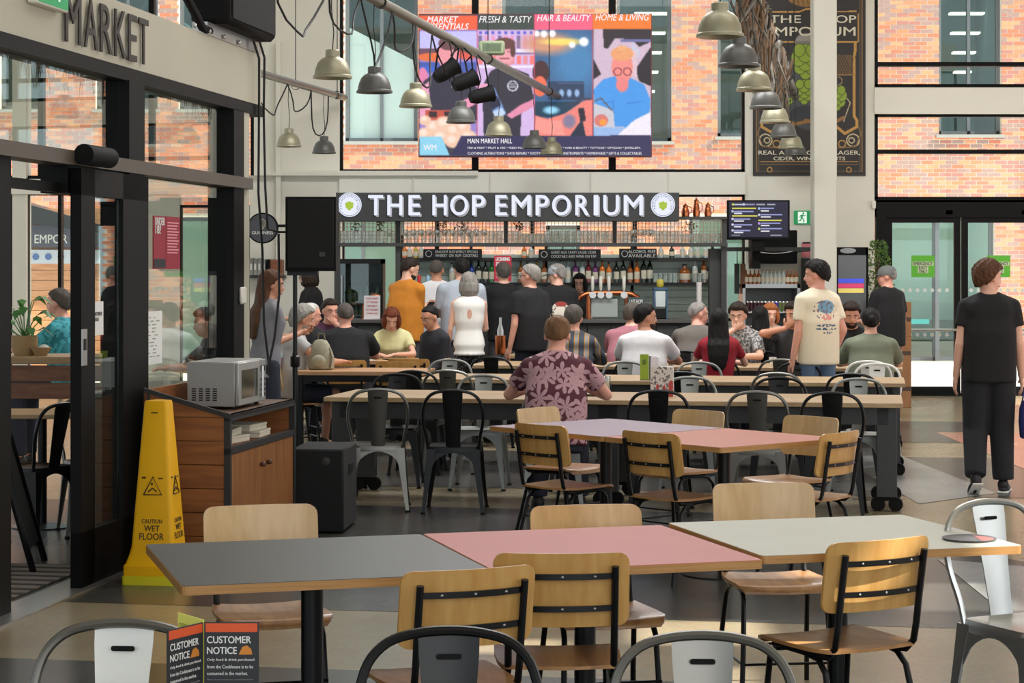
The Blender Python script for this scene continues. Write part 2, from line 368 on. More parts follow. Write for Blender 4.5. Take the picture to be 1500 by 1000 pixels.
# ================================================================== facade: piers, beams, glazing
def px_box(m, x0, x1, y0, y1, Y, d, name, kind=True, mm=None, c=0.0, parent=None):
    b = MB(); b.box(X_at(x0, Y), X_at(x1, Y), Y, Y+d, Z_at(y1, Y), Z_at(y0, Y), c=c); o = b.obj(name, m, parent, smooth=False)
    if kind: struct(o)
    return o
TOP = -190
px_box(WHITE, 372, 497, TOP, 262, FY, .35, 'wall_back'); px_box(WHITE, 366, 500, 257, 582, FY-.06, .45, 'wall_back')
px_box(WHITE2, 497, 1092, 252, 284, FY-.12, .5, 'wall_back'); px_box(WHITE, 1092, 1281, TOP, 582, FY, .35, 'wall_back')
px_box(WHITE2, 1281, 1900, 128, 166, FY-.05, .4, 'wall_back'); px_box(WHITE2, 1281, 1900, TOP, -120, FY, .4, 'wall_back')
px_box(WHITE, 18, 38, TOP, 582, FY, .3, 'wall_back'); px_box(WHITE, 150, 262, 282, 582, FY, .3, 'wall_back')
for i, x in enumerate((606, 719, 866, 980)): px_box(WHITE, x-1.2, x+1.2, 252.5, 283.5, FY-.15, .04, 'trim_%d' % (i+1))
px_box(WHITE, 404, 411, 60, 392, FY-.16, .08, 'trim_5')
px_box(WHITE, 372, 700, 250, 257, FY-.2, .3, 'trim_6')
# the white column in front of the poster
cb = MB(); cb.box(3.886-.145, 3.886+.145, 25.4, 25.69, 0, 7.2, c=.015); struct(cb.obj('column', mat('column_white', (214, 213, 200), .55, var=.02, scale=2))); 
wi = [0]
def window(x0, x1, y0, y1, fr=5, mull=(), trans=(), Y=FY+.1, g=GLASS):
    wi[0] += 1; t = fr*Y/F; b = MB(); a0, a1, z0, z1 = X_at(x0, Y), X_at(x1, Y), Z_at(y1, Y), Z_at(y0, Y)
    b.box(a0, a0+t, Y, Y+.12, z0, z1); b.box(a1-t, a1, Y, Y+.12, z0, z1); b.box(a0, a1, Y, Y+.12, z0, z0+t); b.box(a0, a1, Y, Y+.12, z1-t, z1)
    for m_, w in mull: b.box(X_at(m_-w/2, Y), X_at(m_+w/2, Y), Y-.03, Y+.12, z0, z1)
    for m_, w in trans: b.box(a0, a1, Y-.02, Y+.12, Z_at(m_+w/2, Y), Z_at(m_-w/2, Y))
    w_ = struct(b.obj('window_%d' % wi[0], BLACK, smooth=False))
    p = MB(); p.box(a0, a1, Y+.05, Y+.06, z0, z1); p.obj('pane', g, w_, smooth=False)
    s = MB(); s.box(a0, a1, Y-.08, Y+.12, z0-.03, z0+.01); s.obj('sill', BLACK, w_, smooth=False); return w_
window(497, 1092, TOP, 253, 5, [(696, 10), (897, 10)]); window(1281, 1900, -118, 128, 5, [(1640, 8)], [(94, 6)]); window(1281, 1900, 166, 293, 5, [(1640, 8)], [(222, 6)])
window(500, 1092, 284, 470, 4, [(640, 6), (780, 6), (930, 6)]); window(38, 150, 283, 575, 3, [(88, 5)]); window(262, 366, 300, 575, 4); window(-120, 372, TOP, 262, 5, [(60, 8), (222, 8)]); window(-120, 18, 283, 575, 3)
px_box(WHITE2, -120, 372, 262, 284, FY-.05, .4, 'wall_back')
lw_ = MB(); lw_.box(X_at(500, FY), X_at(1092, FY), FY, FY+.3, 0, Z_at(470, FY)); struct(lw_.obj('wall_back', WHITE, smooth=False))
# side, roof (with unseen slots added to throw sun patches below), off camera
sw = MB(); sw.box(9.0, 9.3, -6, FY, 0, 1.0); sw.box(9.0, 9.3, -6, FY, 3.8, 7.3)
for y in (-6, 0, 6, 12, 18, 24): sw.box(9.0, 9.3, y, y+.5, 1.0, 5.2)
struct(sw.obj('wall_right', WHITE, smooth=False))
rf = MB(); SLOTS = [(6.35, 7.1, 7.51, 8.16), (7.75, 8.4, 8.41, 9.31), (6.55, 6.9, 6.61, 7.01), (5.55, 6.15, 7.31, 7.66), (6.75, 7.05, 5.21, 5.56), (6.3, 6.6, 4.85, 5.3)]
xs = sorted({-12, 9.3}|{a for s in SLOTS for a in s[:2]}); ys = sorted({-6, FY+.3}|{a for s in SLOTS for a in s[2:]})
for i in range(len(xs)-1):
    for j in range(len(ys)-1):
        cx, cy = (xs[i]+xs[i+1])/2, (ys[j]+ys[j+1])/2
        if any(a < cx < b and c < cy < d for a, b, c, d in SLOTS): continue
        rf.box(xs[i], xs[i+1], ys[j], ys[j+1], 7.2, 7.35)
struct(rf.obj('ceiling', WHITE, smooth=False))
lw2 = MB(); lw2.box(-12.3, -12, -6, FY, 0, 1); lw2.box(-12.3, -12, -6, FY, 4, 7.3); struct(lw2.obj('wall_left', WHITE, smooth=False))
# ================================================================== entrance doors in the facade
trm = MB(); DY = FY+.02
trm.box(X_at(1284, DY), X_at(1297, DY), DY+.004, DY+.136, 0, Z_at(294, DY)); trm.box(X_at(1284, DY), X_at(1900, DY), DY, DY+.14, Z_at(318, DY), Z_at(293, DY)); trm.box(X_at(1284, DY), X_at(1900, DY), DY-.002, DY+.142, 0, .03)
trm.box(X_at(1540, DY), X_at(1560, DY), DY+.004, DY+.136, 0, Z_at(294, DY))
struct(trm.obj('trim_7', BLACK, smooth=False))
GREENP = mat('sticker_green', (98, 190, 50), .5); PALEG = mat('sticker_pale', (205, 222, 180), .5); DOT = mat('frosted_dot', (225, 232, 228), .6); STEEL = mat('brushed_steel', (190, 190, 188), .3, metal=.9)
INK = mat('ink_black', (24, 24, 24), .6); PAPER = mat('paper_white', (232, 232, 228), .7)
def leaf(n, x0, x1, label):
    Y = DY+.03; b = MB(); b.box(X_at(x0, Y), X_at(x0+9, Y), Y, Y+.06, .03, Z_at(318, Y)); b.box(X_at(x1-9, Y), X_at(x1, Y), Y, Y+.06, .03, Z_at(318, Y))
    b.box(X_at(x0+8.9, Y), X_at(x1-8.9, Y), Y+.002, Y+.058, Z_at(326, Y), Z_at(318, Y)); b.box(X_at(x0+8.9, Y), X_at(x1-8.9, Y), Y+.002, Y+.058, .03, Z_at(566, Y))
    d = struct(b.obj('door_%d' % n, BLACK, smooth=False)); 
    g = MB(); g.box(X_at(x0+9, Y), X_at(x1-9, Y), Y+.025, Y+.035, Z_at(566, Y), Z_at(326, Y)); g.obj('pane', GLASS, d, smooth=False)
    h = MB(); h.tube([(X_at(x0+4, Y), Y-.06, Z_at(483, Y)), (X_at(x1-4, Y), Y-.06, Z_at(483, Y))], .018, 8); h.box(X_at(x0+3, Y), X_at(x0+6, Y), Y-.06, Y+.01, Z_at(485, Y), Z_at(481, Y)); h.box(X_at(x1-6, Y), X_at(x1-3, Y), Y-.06, Y+.01, Z_at(485, Y), Z_at(481, Y)); h.obj('push_bar', STEEL, d)
    for r, y in enumerate((425, 490)):
        dm = MB()
        for k in range(9):
            xx = X_at(x0+14+k*10.8, Y)
            if xx < X_at(x1-12, Y): dm.lathe([(0, 0), (.027, 0), (.027, .002), (0, .002)], (xx, Y+.022, Z_at(y, Y)), 10, rot=Matrix.Rotation(PI/2, 3, 'X'))
        dm.obj('marking_dots', DOT, d)
    c = MB(); c.box(X_at((x0+x1)/2-17, Y), X_at((x0+x1)/2+17, Y), Y+.02, Y+.024, Z_at(406, Y), Z_at(374, Y)); st = c.obj('sticker', GREENP, d, smooth=False)
    xm = X_at((x0+x1)/2, Y)
    c = MB(); c.box(xm-.14, xm+.14, Y+.016, Y+.02, Z_at(389, Y), Z_at(383, Y)); c.box(xm-.07, xm+.07, Y+.016, Y+.02, Z_at(400, Y), Z_at(389, Y)); c.obj('sticker_band', PALEG, st, smooth=False)
    text_mesh('EMERGENCY', .04, INK, st, (xm, Y+.014, Z_at(386, Y)), width=.25, bold=.02)
    text_mesh('EXIT', .04, INK, st, (xm, Y+.014, Z_at(392, Y)), width=.11, bold=.02); text_mesh('ONLY', .04, INK, st, (xm, Y+.014, Z_at(397.5, Y)), width=.11, bold=.02)
    cl = MB(); cl.box(X_at(x1-22, Y), X_at(x1-12, Y), Y-.03, Y, Z_at(314, Y), Z_at(308, Y)); cl.obj('contact_sensor', WHITE2, d)
    return d
leaf(1, 1298, 1407, ''); leaf(2, 1409, 1518, '')
se = MB(); se.box(X_at(1276, FY), X_at(1282, FY), FY-.06, FY, Z_at(306, FY), Z_at(294, FY), c=.01); tag(se.obj('door_sensor', WHITE2), 'small white sensor box on the wall beside the door head', 'sensor')
# ================================================================== outside: paving and the brick building
PAVE = mat('paving_pale', (222, 216, 208), .7, var=.06, scale=1.5)
pv = MB(); pv.box(-24, 26, FY+.2, 37.4, -.2, -.01); struct(pv.obj('ground', PAVE, smooth=False))
BY = 37.5; BR = [mat('brick_%d' % i, c, .8, var=.08, scale=20) for i, c in enumerate(((224, 140, 102), (212, 124, 92), (186, 124, 112), (230, 156, 116), (174, 138, 130)))]
MORT = mat('mortar', (236, 222, 206), .9); bld = thing('brick_building', 'orange brick building with tall dark windows across the paving outside', 'building', (0, BY, 0))
BF = [(505, 612, -300, 207), (735, 812, -300, 214), (903, 984, -300, 207), (1051, 1142, -300, 200), (1375, 1467, -300, 197), (262, 345, -300, 160), (140, 231, -300, 160), (0, 60, -300, 160), (1600, 1690, -300, 197),
      (470, 592, 318, 552), (1285, 1457, 318, 549), (1010, 1120, 318, 552), (20, 366, 318, 552), (800, 850, 330, 552)]
op = [(X_at(a, BY), X_at(b, BY), max(Z_at(d, BY), .0), Z_at(c, BY)) for a, b, c, d in BF]
BX0, BX1, BZ1 = -10.5, 12.5, 7.6
wb = MB()
xs = sorted({BX0, BX1}|{v for o_ in op for v in o_[:2]}); zs = sorted({0.0, BZ1}|{min(v, BZ1) for o_ in op for v in o_[2:]})
for i in range(len(xs)-1):
    for j in range(len(zs)-1):
        cx, cz = (xs[i]+xs[i+1])/2, (zs[j]+zs[j+1])/2
        if any(a < cx < b and c < cz < d for a, b, c, d in op): continue
        wb.box(xs[i], xs[i+1], 0, .4, zs[j], zs[j+1])
wb.obj('wall', MORT, bld, smooth=False)
bv = []; bi = []; PX, PZ = .225, .075; cand = []
for r in range(int(BZ1/PZ)):
    z = r*PZ+.005
    for k in range(int((BX1-BX0)/PX)):
        x = BX0+k*PX+(PX/2 if r % 2 else 0); x1 = x+.2075; hit = False
        for a, b, c, d in op:
            if c-.03 < z+.03 < d+.03:
                if a-.004 < x < b: x = min(max(x, b), 1e9) if x1 > b+.03 else 1e9
                elif a < x1 < b+.004 or (x <= a and x1 >= b): x1 = a
        if x < 1e8 and x1-x > .04: cand.append((x, x1, z, z+.060))
# those that show largest and unobstructed through the upper windows become parts of their own, the rest stay joined
def open_view(c):
    px = 750+(c[0]+c[1])/2*F/BY; py = HOR-((c[2]+c[3])/2-CAMZ)*F/BY
    return c[1]-c[0] > .2 and ((1284 < px < 1500 and 0 < py < 290) or (985 < px < 1050 and 0 < py < 250) or (500 < px < 960 and 232 < py < 252))
big = [c for c in cand if open_view(c)]; random.shuffle(big); big = set(sorted(big, key=lambda c: abs(750+c[0]*F/BY-1390)+abs(HOR-(c[2]-CAMZ)*F/BY-200)*.3)[:296])
bms = []
for i in range(5):
    b = MB(); b.box(0, .2075, -.009, .01, 0, .060, c=.003); bms.append(b.mesh('brick', BR[i], smooth=False))
def bcol(c):
    s = math.sin(c[0]*127.1+c[2]*311.7)*43758.5; return int((s-math.floor(s))*5)
for c in sorted(big): share('brick', bms[bcol(c)], bld, (c[0], 0, c[2]))
rest = MB()
for c in cand:
    if c not in big:
        x, x1, z, z1 = c; y = -.009
        rest.add([(x, y, z), (x1, y, z), (x1, y, z1), (x, y, z1), (x, 0, z), (x1, 0, z), (x1, 0, z1), (x, 0, z1)], [(0, 1, 2, 3), (3, 2, 6, 7), (0, 3, 7, 4), (1, 5, 6, 2), (0, 4, 5, 1)], bcol(c))
me = bpy.data.meshes.new('bricks'); me.from_pydata(rest.v, [], rest.f)
for b in BR: me.materials.append(b)
me.polygons.foreach_set('material_index', rest.m); bo = bpy.data.objects.new('bricks', me); COL.objects.link(bo); bo.parent = bld; stuff(bo)
GF = mat('window_grey_frame', (96, 100, 104), .5); ROOM = mat('room_dark_teal', (92, 122, 122), .8); ROOML = mat('room_pale_mint', (214, 232, 222), .8); BLIND_REFL = mat('blind_and_reflection_white', (250, 251, 252), .7); TUBE = emis('office_light_strip', (255, 252, 240), 1.6)
PGL = glass('office_glass', (.92, .97, .96), 1.3); SILL = mat('stone_sill', (170, 166, 160), .7)
for i, (a, b, c, d) in enumerate(op):
    d = min(d, BZ1); w = MB(); t = .07
    w.box(a, a+t, .12, .22, c, d); w.box(b-t, b, .12, .22, c, d); w.box(a, b, .12, .22, d-t, d); w.box(a, b, .12, .22, c, c+t); m = (a+b)/2
    if b-a > 1.1: w.box(m-.03, m+.03, .12, .22, c, d)
    wf = w.obj('window_frame', GF, bld, smooth=False)
    p = MB(); p.box(a, b, .16, .17, c, d); p.obj('pane', PGL, wf, smooth=False)
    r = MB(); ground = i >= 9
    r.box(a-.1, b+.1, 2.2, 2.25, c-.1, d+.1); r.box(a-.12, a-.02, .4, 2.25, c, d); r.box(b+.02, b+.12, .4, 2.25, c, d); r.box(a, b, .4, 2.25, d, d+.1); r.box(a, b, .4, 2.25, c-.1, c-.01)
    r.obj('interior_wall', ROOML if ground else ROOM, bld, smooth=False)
    s = MB(); s.box(a-.05, b+.05, -.05, .14, c-.06, c); s.obj('sill', SILL, bld, smooth=False)
    if i in (2, 3, 4, 7):
        for k in range(5): l = MB(); l.box(m-.1+.05*k, m+.55-.06*k+(.0 if b-a > 1 else -.1), 1.2+.1*k, 1.4+.1*k, d-1.1-.36*k, d-1.06-.36*k); l.obj('light_strip', TUBE, wf, smooth=False)
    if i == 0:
        bl = MB(); bl.prism([(a+.08, c+.05), (b-.08, c+.05), (b-.08, c+1.5), (a+.08, c+2.1)], .19, .2, 'xz'); bl.obj('white_window_panel', BLIND_REFL, wf, smooth=False)  # slanted white panel puts the pane's bright reflection into shape and colour
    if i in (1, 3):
        bl = MB(); bl.box(m-.1, b-.08, .3, .32, c+.05, c+1.0); bl.obj('white_window_panel', BLIND_REFL, wf, smooth=False)
    if i == 10:
        q = MB(); q.box(X_at(1330, BY), X_at(1452, BY), .9, 1.5, 0, .72); q.obj('display_counter', mat('display_dark', (70, 78, 60), .7), bld, smooth=False)
        q = MB(); q.box(X_at(1335, BY), X_at(1366, BY), .3, .32, Z_at(475, BY), Z_at(468, BY)); q.obj('display_sign', emis('cyan_sign', (90, 225, 215), .9), bld, smooth=False)
        q = MB(); q.box(X_at(1371, BY), X_at(1377, BY), .05, .12, 0, d); q.obj('door_post', GF, bld, smooth=False)
# ================================================================== timber kiosk outside, seen through the café at the left
KP = wood('kiosk_plank', (206, 140, 96), (226, 168, 122), .7); kio = thing('timber_kiosk', 'timber kiosk with dark board copying a reflected sign seen outside through the shop doorway', 'kiosk', (X_at(72, 31), 31, 0))
for k in range(11):
    b = MB(); b.box(-.45, .9, 0, .04, .30+k*.152, .30+k*.152+.146, c=.006); b.obj('plank', KP, kio, smooth=False)
b = MB(); b.box(-.45, .9, .04, .8, -.01, 2.6); b.obj('body', KP, kio, smooth=False)
b = MB(); b.box(-.45, .9, -.06, 0, Z_at(362, 31), Z_at(330, 31)); b.obj('reflected_sign', mat('reflected_sign_board', (92, 90, 104), .6), kio, smooth=False)
text_mesh('P EMPOR', .13, PAPER, kio, (-.02, -.062, Z_at(350, 31)), width=.62, bold=.02)  # board and letters imitate a reflection of the bar sign
b = MB(); b.box(-.45, .9, -.05, 0, Z_at(386, 31), Z_at(366, 31)); b.obj('price_board', mat('kiosk_price', (214, 220, 232), .6), kio, smooth=False)
for k in range(4): b = MB(); b.lathe([(0, 0), (.05, 0), (.05, .01), (0, .01)], (-.38+k*.19, -.052, Z_at(376, 31)), 12, rot=Matrix.Rotation(PI/2, 3, 'X')); b.obj('badge', mat('kiosk_badge', (92, 120, 180), .6), kio)
b = MB(); b.prism([(-.6, 2.42), (.95, 2.2), (1.05, 2.2), (1.05, 2.28), (-.6, 2.75)], -.25, .9); b.obj('roof', DARK, kio, smooth=False)
# ================================================================== shopfront at the left (turned, parallel to the hall's long axis)
SA = math.atan2(.9879, .1551); SO = (-2.624, 9.0, 0)
def slx(px): return (4.037/(.157-(px-750)/3000.0)-9.0)/.9879
def sbox(name, m, lx0, lx1, ly0, ly1, z0, z1, kind='structure', parent=None, c=0.0):
    b = MB(); b.box(lx0, lx1, ly0, ly1, z0, z1, c=c); o = b.obj(name, m, parent, smooth=c > 0)
    if parent is None: o.location = SO; o.rotation_euler = (0, 0, SA)
    if kind: o['kind'] = kind
    return o
fas = sbox('wall_shopfront', CREAM, -3, 5.37, -.04, .14, 2.81, 3.17)
sbox('trim_8', BLACK, -3, 5.37, -.06, .12, 2.735, 2.81); sbox('trim_9', BRONZE, -3, 5.0, -.09, .06, 2.215, 2.29); sbox('trim_10', BLACK, slx(172), slx(195), -.07, .09, 0, 2.74); sbox('trim_11', BLACK, slx(330), slx(345), -.06, .12, 0, 2.74)
sbox('trim_12', CREAM, slx(345), slx(355), -.05, .16, 0, 2.81); sbox('trim_13', BLACK, -3, slx(2), -.05, .1, 0, 2.22); sbox('trim_14', BLACK, slx(195), slx(335), -.05, .09, 0, .14); sbox('trim_15', BLACK, slx(86), slx(190), -.05, .1, 2.07, 2.22)
g1 = sbox('window_20', GLASS2, -3, slx(172), .0, .012, 2.29, 2.735); g2 = sbox('window_21', GLASS2, slx(195), slx(335), .0, .012, 2.29, 2.735); g3 = sbox('window_22', GLASS2, slx(195), slx(335), .0, .012, .14, 2.215)
sbox('trim_16', BLACK, slx(16), slx(88), .0, .06, 2.075, 2.125)
sbox('trim_17', DARK, 0.4, slx(170), 1.9, 2.0, 0, .16)
sbox('trim_18', STEEL, -2, slx(190), -.16, .06, 0, .012)
# sliding door leaf standing proud of the line
LX0, LX1 = slx(87), slx(188); dl = thing('door_3', 'black framed glass door leaf of the shop beside the yellow cone', 'door', SO, SA); dl['kind'] = 'structure'; del dl['category']
def dpart(name, m, a, b, y0, y1, z0, z1, par=None, c=0.0): q = MB(); q.box(a, b, y0, y1, z0, z1, c=c); return q.obj(name, m, par or dl, smooth=c > 0)
lf = dpart('door_leaf', BLACK, LX0, LX0+.2, -.12, -.06, .01, 2.2); dpart('stile', BLACK, slx(150), LX1, -.12, -.06, .01, 2.2); dpart('bottom_rail', BLACK, LX0, LX1, -.12, -.06, .01, .30); dpart('top_rail', BLACK, LX0, LX1, -.12, -.06, 2.06, 2.2)
dpart('pane', GLASS2, LX0+.2, slx(150), -.095, -.085, .3, 2.06)
lp = dpart('lock_plate', STEEL, LX0+.0, LX0+.07, -.126, -.118, 1.17, 1.36); dpart('keyhole', INK, LX0+.02, LX0+.05, -.13, -.124, 1.25, 1.31, lp)
nt_ = dpart('door_notice', PAPER, LX0+.22, LX0+.38, -.1, -.096, 1.32, 1.50); text_mesh('AUTOMATIC\nDOOR', .05, INK, nt_, (LX0+.3, -.102, 1.42), width=.11)
q = MB(); q.tube([(LX0-.02, -.14, 2.27), (LX0+.36, -.14, 2.27)], .055, 14); q.obj('door_closer', MATBLK, dl)
# lettering and exit box on the fascia
LET = mat('letter_brown', (52, 44, 40), .6)
w_ = slx(203)-slx(75); mk = thing('market_lettering', 'raised dark MARKET lettering on the cream shop fascia', 'sign', SO, SA)
lt0 = slx(75)+.02; adv = [.215, .185, .175, .175, .135, .155]; tot = sum(adv); x = lt0
for ch, a in zip('MARKET', adv):
    ww = a/tot*w_; text_mesh(ch, .262, LET, mk, (x+ww/2, -.052, 2.985), width=ww*.80, ext=.010, bold=.0, name='letter'); x += ww
EXG = mat('exit_green', (28, 140, 82), .5, emit=(28, 140, 82), es=.35); EXW = mat('exit_white', (235, 245, 238), .5, emit=(235, 245, 238), es=.4)
ex = thing('exit_sign', 'green exit sign box hanging in front of the shop fascia', 'sign', SO, SA)
a, b = slx(27), slx(73); q = MB(); q.box(a, b, -.10, -.045, 2.99, 3.2, c=.006); q.obj('housing', WHITE2, ex); q = MB(); q.box(a+.01, b-.01, -.104, -.10, 3.0, 3.19); q.obj('face', EXG, ex, smooth=False)
q = MB(); m_ = (a+b)/2; q.box(m_+.06, m_+.075, -.108, -.104, 3.03, 3.13); q.prism([(m_+.03, 3.13), (m_+.105, 3.13), (m_+.067, 3.18)], -.108, -.104); q.prism([(a+.03, 3.04), (a+.07, 3.03), (a+.10, 3.09), (a+.15, 3.07), (a+.16, 3.09), (a+.12, 3.13), (a+.08, 3.14), (a+.05, 3.10)], -.108, -.104); q.ell((a+.11, -.106, 3.16), (.02, .004, .02), 10, 6); q.obj('running_man', EXW, ex)
# door mat of ribs inside the doorway
mt = thing('entrance_mat', 'grey ribbed entrance mat inside the shop doorway', 'mat', SO, SA); q = MB(); q.box(-2.2, slx(170), .12, 1.88, 0, .006); q.obj('backing', mat('mat_dark', (52, 46, 42), .9), mt, smooth=False)
q = MB()
for k in range(64):
    if k % 2 == 0: q.box(-2.2+k*.075, -2.2+k*.075+.045, .12, 1.88, .006, .013)
stuff(q.obj('ribs', mat('mat_rib', (126, 114, 104), .9), mt, smooth=False))
# posters on the shop glass
RED = mat('poster_red', (150, 20, 44), .5); REDW = mat('poster_pink_print', (226, 150, 160), .6); GREYP = mat('poster_dark', (40, 40, 42), .6)
def on_glass(px): return slx(px)
po = thing('age_check_poster', 'crimson under-age drinking poster on the shop glass, left of the pair', 'poster', SO, SA); a, b = slx(222), slx(240)
q = MB(); q.box(a, b, -.012, -.006, Z_at(394, 12.2), Z_at(316, 12.2)); q.obj('sheet', RED, po, smooth=False); q = MB(); q.box(a+.01, b-.01, -.014, -.012, Z_at(392, 12.2), Z_at(379, 12.2)); q.obj('footer', GREYP, po, smooth=False)
text_mesh('UNDER', .045, PAPER, po, ((a+b)/2, -.014, Z_at(324, 12.2)), width=(b-a)*.8, bold=.03); text_mesh('18?', .05, PAPER, po, (a+.08, -.014, Z_at(336, 12.2)), width=.1, bold=.03)
po = thing('rules_poster', 'crimson poster of small print lines on the shop glass, right of the pair', 'poster', SO, SA); a, b = slx(240.5), slx(261)
q = MB(); q.box(a, b, -.012, -.006, Z_at(394, 12.4), Z_at(317, 12.4)); q.obj('sheet', RED, po, smooth=False)
q = MB()
for k in range(11): q.box(a+.02, b-.03-.02*(k % 3), -.014, -.012, Z_at(327+k*4.4, 12.4), Z_at(325+k*4.4, 12.4))
q.obj('print_lines', REDW, po, smooth=False)
po = thing('paper_notice', 'white paper notice with faint writing low on the shop glass', 'notice', SO, SA); a, b = slx(194), slx(230.5); q = MB(); q.box(a, b, -.03, -.024, Z_at(534, 12.0), Z_at(456, 12.0)); q.obj('sheet', PAPER, po, smooth=False)
q = MB(); HW = mat('handwriting', (150, 160, 140), .8)
for k in range(12):
    zz = Z_at(466+k*5.2, 12.0); x = a+.05
    while x < b-.1:
        w = random.uniform(.02, .07); q.box(x, x+w, -.032, -.03, zz, zz+.006); x += w+random.uniform(.02, .08)
q.obj('handwriting', HW, po, smooth=False)
q = MB(); q.box(slx(337), slx(344), -.085, -.06, Z_at(445, 13.8), Z_at(420, 13.8), c=.01); o = q.obj('wall_switch', WHITE2); o.location = SO; o.rotation_euler = (0, 0, SA); tag(o, 'white switch plate on the black shop corner post', 'switch')
# ================================================================== tables and chairs
PLY = wood('plywood_honey', (192, 142, 76), (209, 163, 96), .38, 2.6, (10, 10, 1.2), coat=.25); PLYD = wood('plywood_seat_worn', (150, 104, 62), (184, 136, 82), .36, 2.2, (10, 1.2, 10), coat=.25); PLYP = wood('plywood_pale', (196, 158, 104), (210, 176, 124), .38, 2.6, (10, 10, 1.2), coat=.25)
TUBE_BLK = mat('tube_black', (13, 13, 14), .34, metal=.2, spec=.35); EDGE = wood('ply_edge', (170, 122, 68), (190, 142, 84), .5, 4, (1, 1, 30)); RIVET = mat('rivet_steel', (150, 150, 150), .3, metal=.9)
def bent(w, z0, z1, y, bow, t, r, tilt, n=16, m=0, b=None, corners=(1, 1, 1, 1)):
    """upright curved panel with rounded corners; bow pushes the middle to -y, tilt leans it back"""
    b = b or MB(); xs = sorted({-w/2+r*(1-math.cos(PI/2*k/4)) for k in range(5)}|{w/2-r*(1-math.cos(PI/2*k/4)) for k in range(5)}|{-w/2+r+(w-2*r)*k/n for k in range(n+1)})
    rings = []
    for x in xs:
        d = max(0, abs(x)-(w/2-r)); e = r-math.sqrt(max(r*r-d*d, 0)); a0, a1 = z0+e*corners[0], z1-e*corners[1]
        yy = y-bow*(1-(2*x/w)**2)
        def P(z, o): return (x, yy+o-(z-z0)*tilt, z)
        rings.append([P(a0, -t/2), P(a1, -t/2), P(a1, t/2), P(a0, t/2)])
    b.loft(rings, m); return b
def ply_chair(name, label, seatm=None, backm=None):
    t = thing(name, label, 'chair', group='plywood school chairs')
    b = bent(.42, .575, .805, -.155, .035, .011, .035, .16); b.obj('backrest', backm or PLY, t)
    # seat: rounded slab with a rolled front edge
    rings = []
    for y, z, w in ((.215, .432, .34), (.205, .446, .37), (.17, .455, .395), (.05, .452, .40), (-.08, .449, .385), (-.16, .452, .36), (-.172, .452, .33)):
        rings.append([(-w/2, y, z+.004), (-w/2*.5, y, z-.001), (0, y, z-.003), (w/2*.5, y, z-.001), (w/2, y, z+.004), (w/2, y, z-.009), (0, y, z-.014), (-w/2, y, z-.009)])
    q = MB(); q.loft(rings); q.obj('seat', seatm or PLYD, t, ang=50)
    for s in (-1, 1):
        x = s*.163
        q = MB(); q.tube([(x, -.225, .765), (x, -.20, .62), (x, -.185, .52), (x, -.172, .462), (x, -.135, .428), (x*.98, -.08, .424), (x*.98, .06, .428), (x*.98, .15, .43)], .0115, 8); q.obj('back_post', TUBE_BLK, t)
        q = MB(); q.tube([(s*.185, .215, 0), (s*.172, .185, .2), (s*.165, .165, .385), (s*.163, .135, .418), (s*.163, .09, .426)], .0105, 8); q.obj('leg', TUBE_BLK, t)
        q = MB(); q.tube([(s*.190, -.225, 0), (s*.176, -.175, .2), (s*.167, -.13, .375), (s*.163, -.09, .414), (s*.163, -.03, .424)], .0105, 8); q.obj('leg', TUBE_BLK, t)
        q = MB(); q.tube([(s*.177, .195, .15), (s*.181, -.19, .15)], .006, 6); q.obj('side_rail', TUBE_BLK, t)
    for z, y in ((.735, -.212), (.635, -.197)):
        q = MB(); n = 12; rings = []
        for k in range(n+1):
            x = -.163+.326*k/n; yy = y-.028*(1-(x/.163)**2)+.0
            rings.append([(x, yy-.004, z-.009), (x, yy-.004, z+.009), (x, yy+.004, z+.009), (x, yy+.004, z-.009)])
        q.loft(rings); rl = q.obj('back_rail', TUBE_BLK, t)
        rv = MB()
        for x in (-.10, 0, .10): rv.ell((x, y-.028*(1-(x/.163)**2)-.005, z), (.005, .003, .005), 8, 5)
        rv.obj('rivets', RIVET, rl)
    for z in (.23, .15):
        q = MB(); q.tube([(-.178, .197, z), (.178, .197, z)], .0055, 6); q.obj('front_rail', TUBE_BLK, t)
    return t
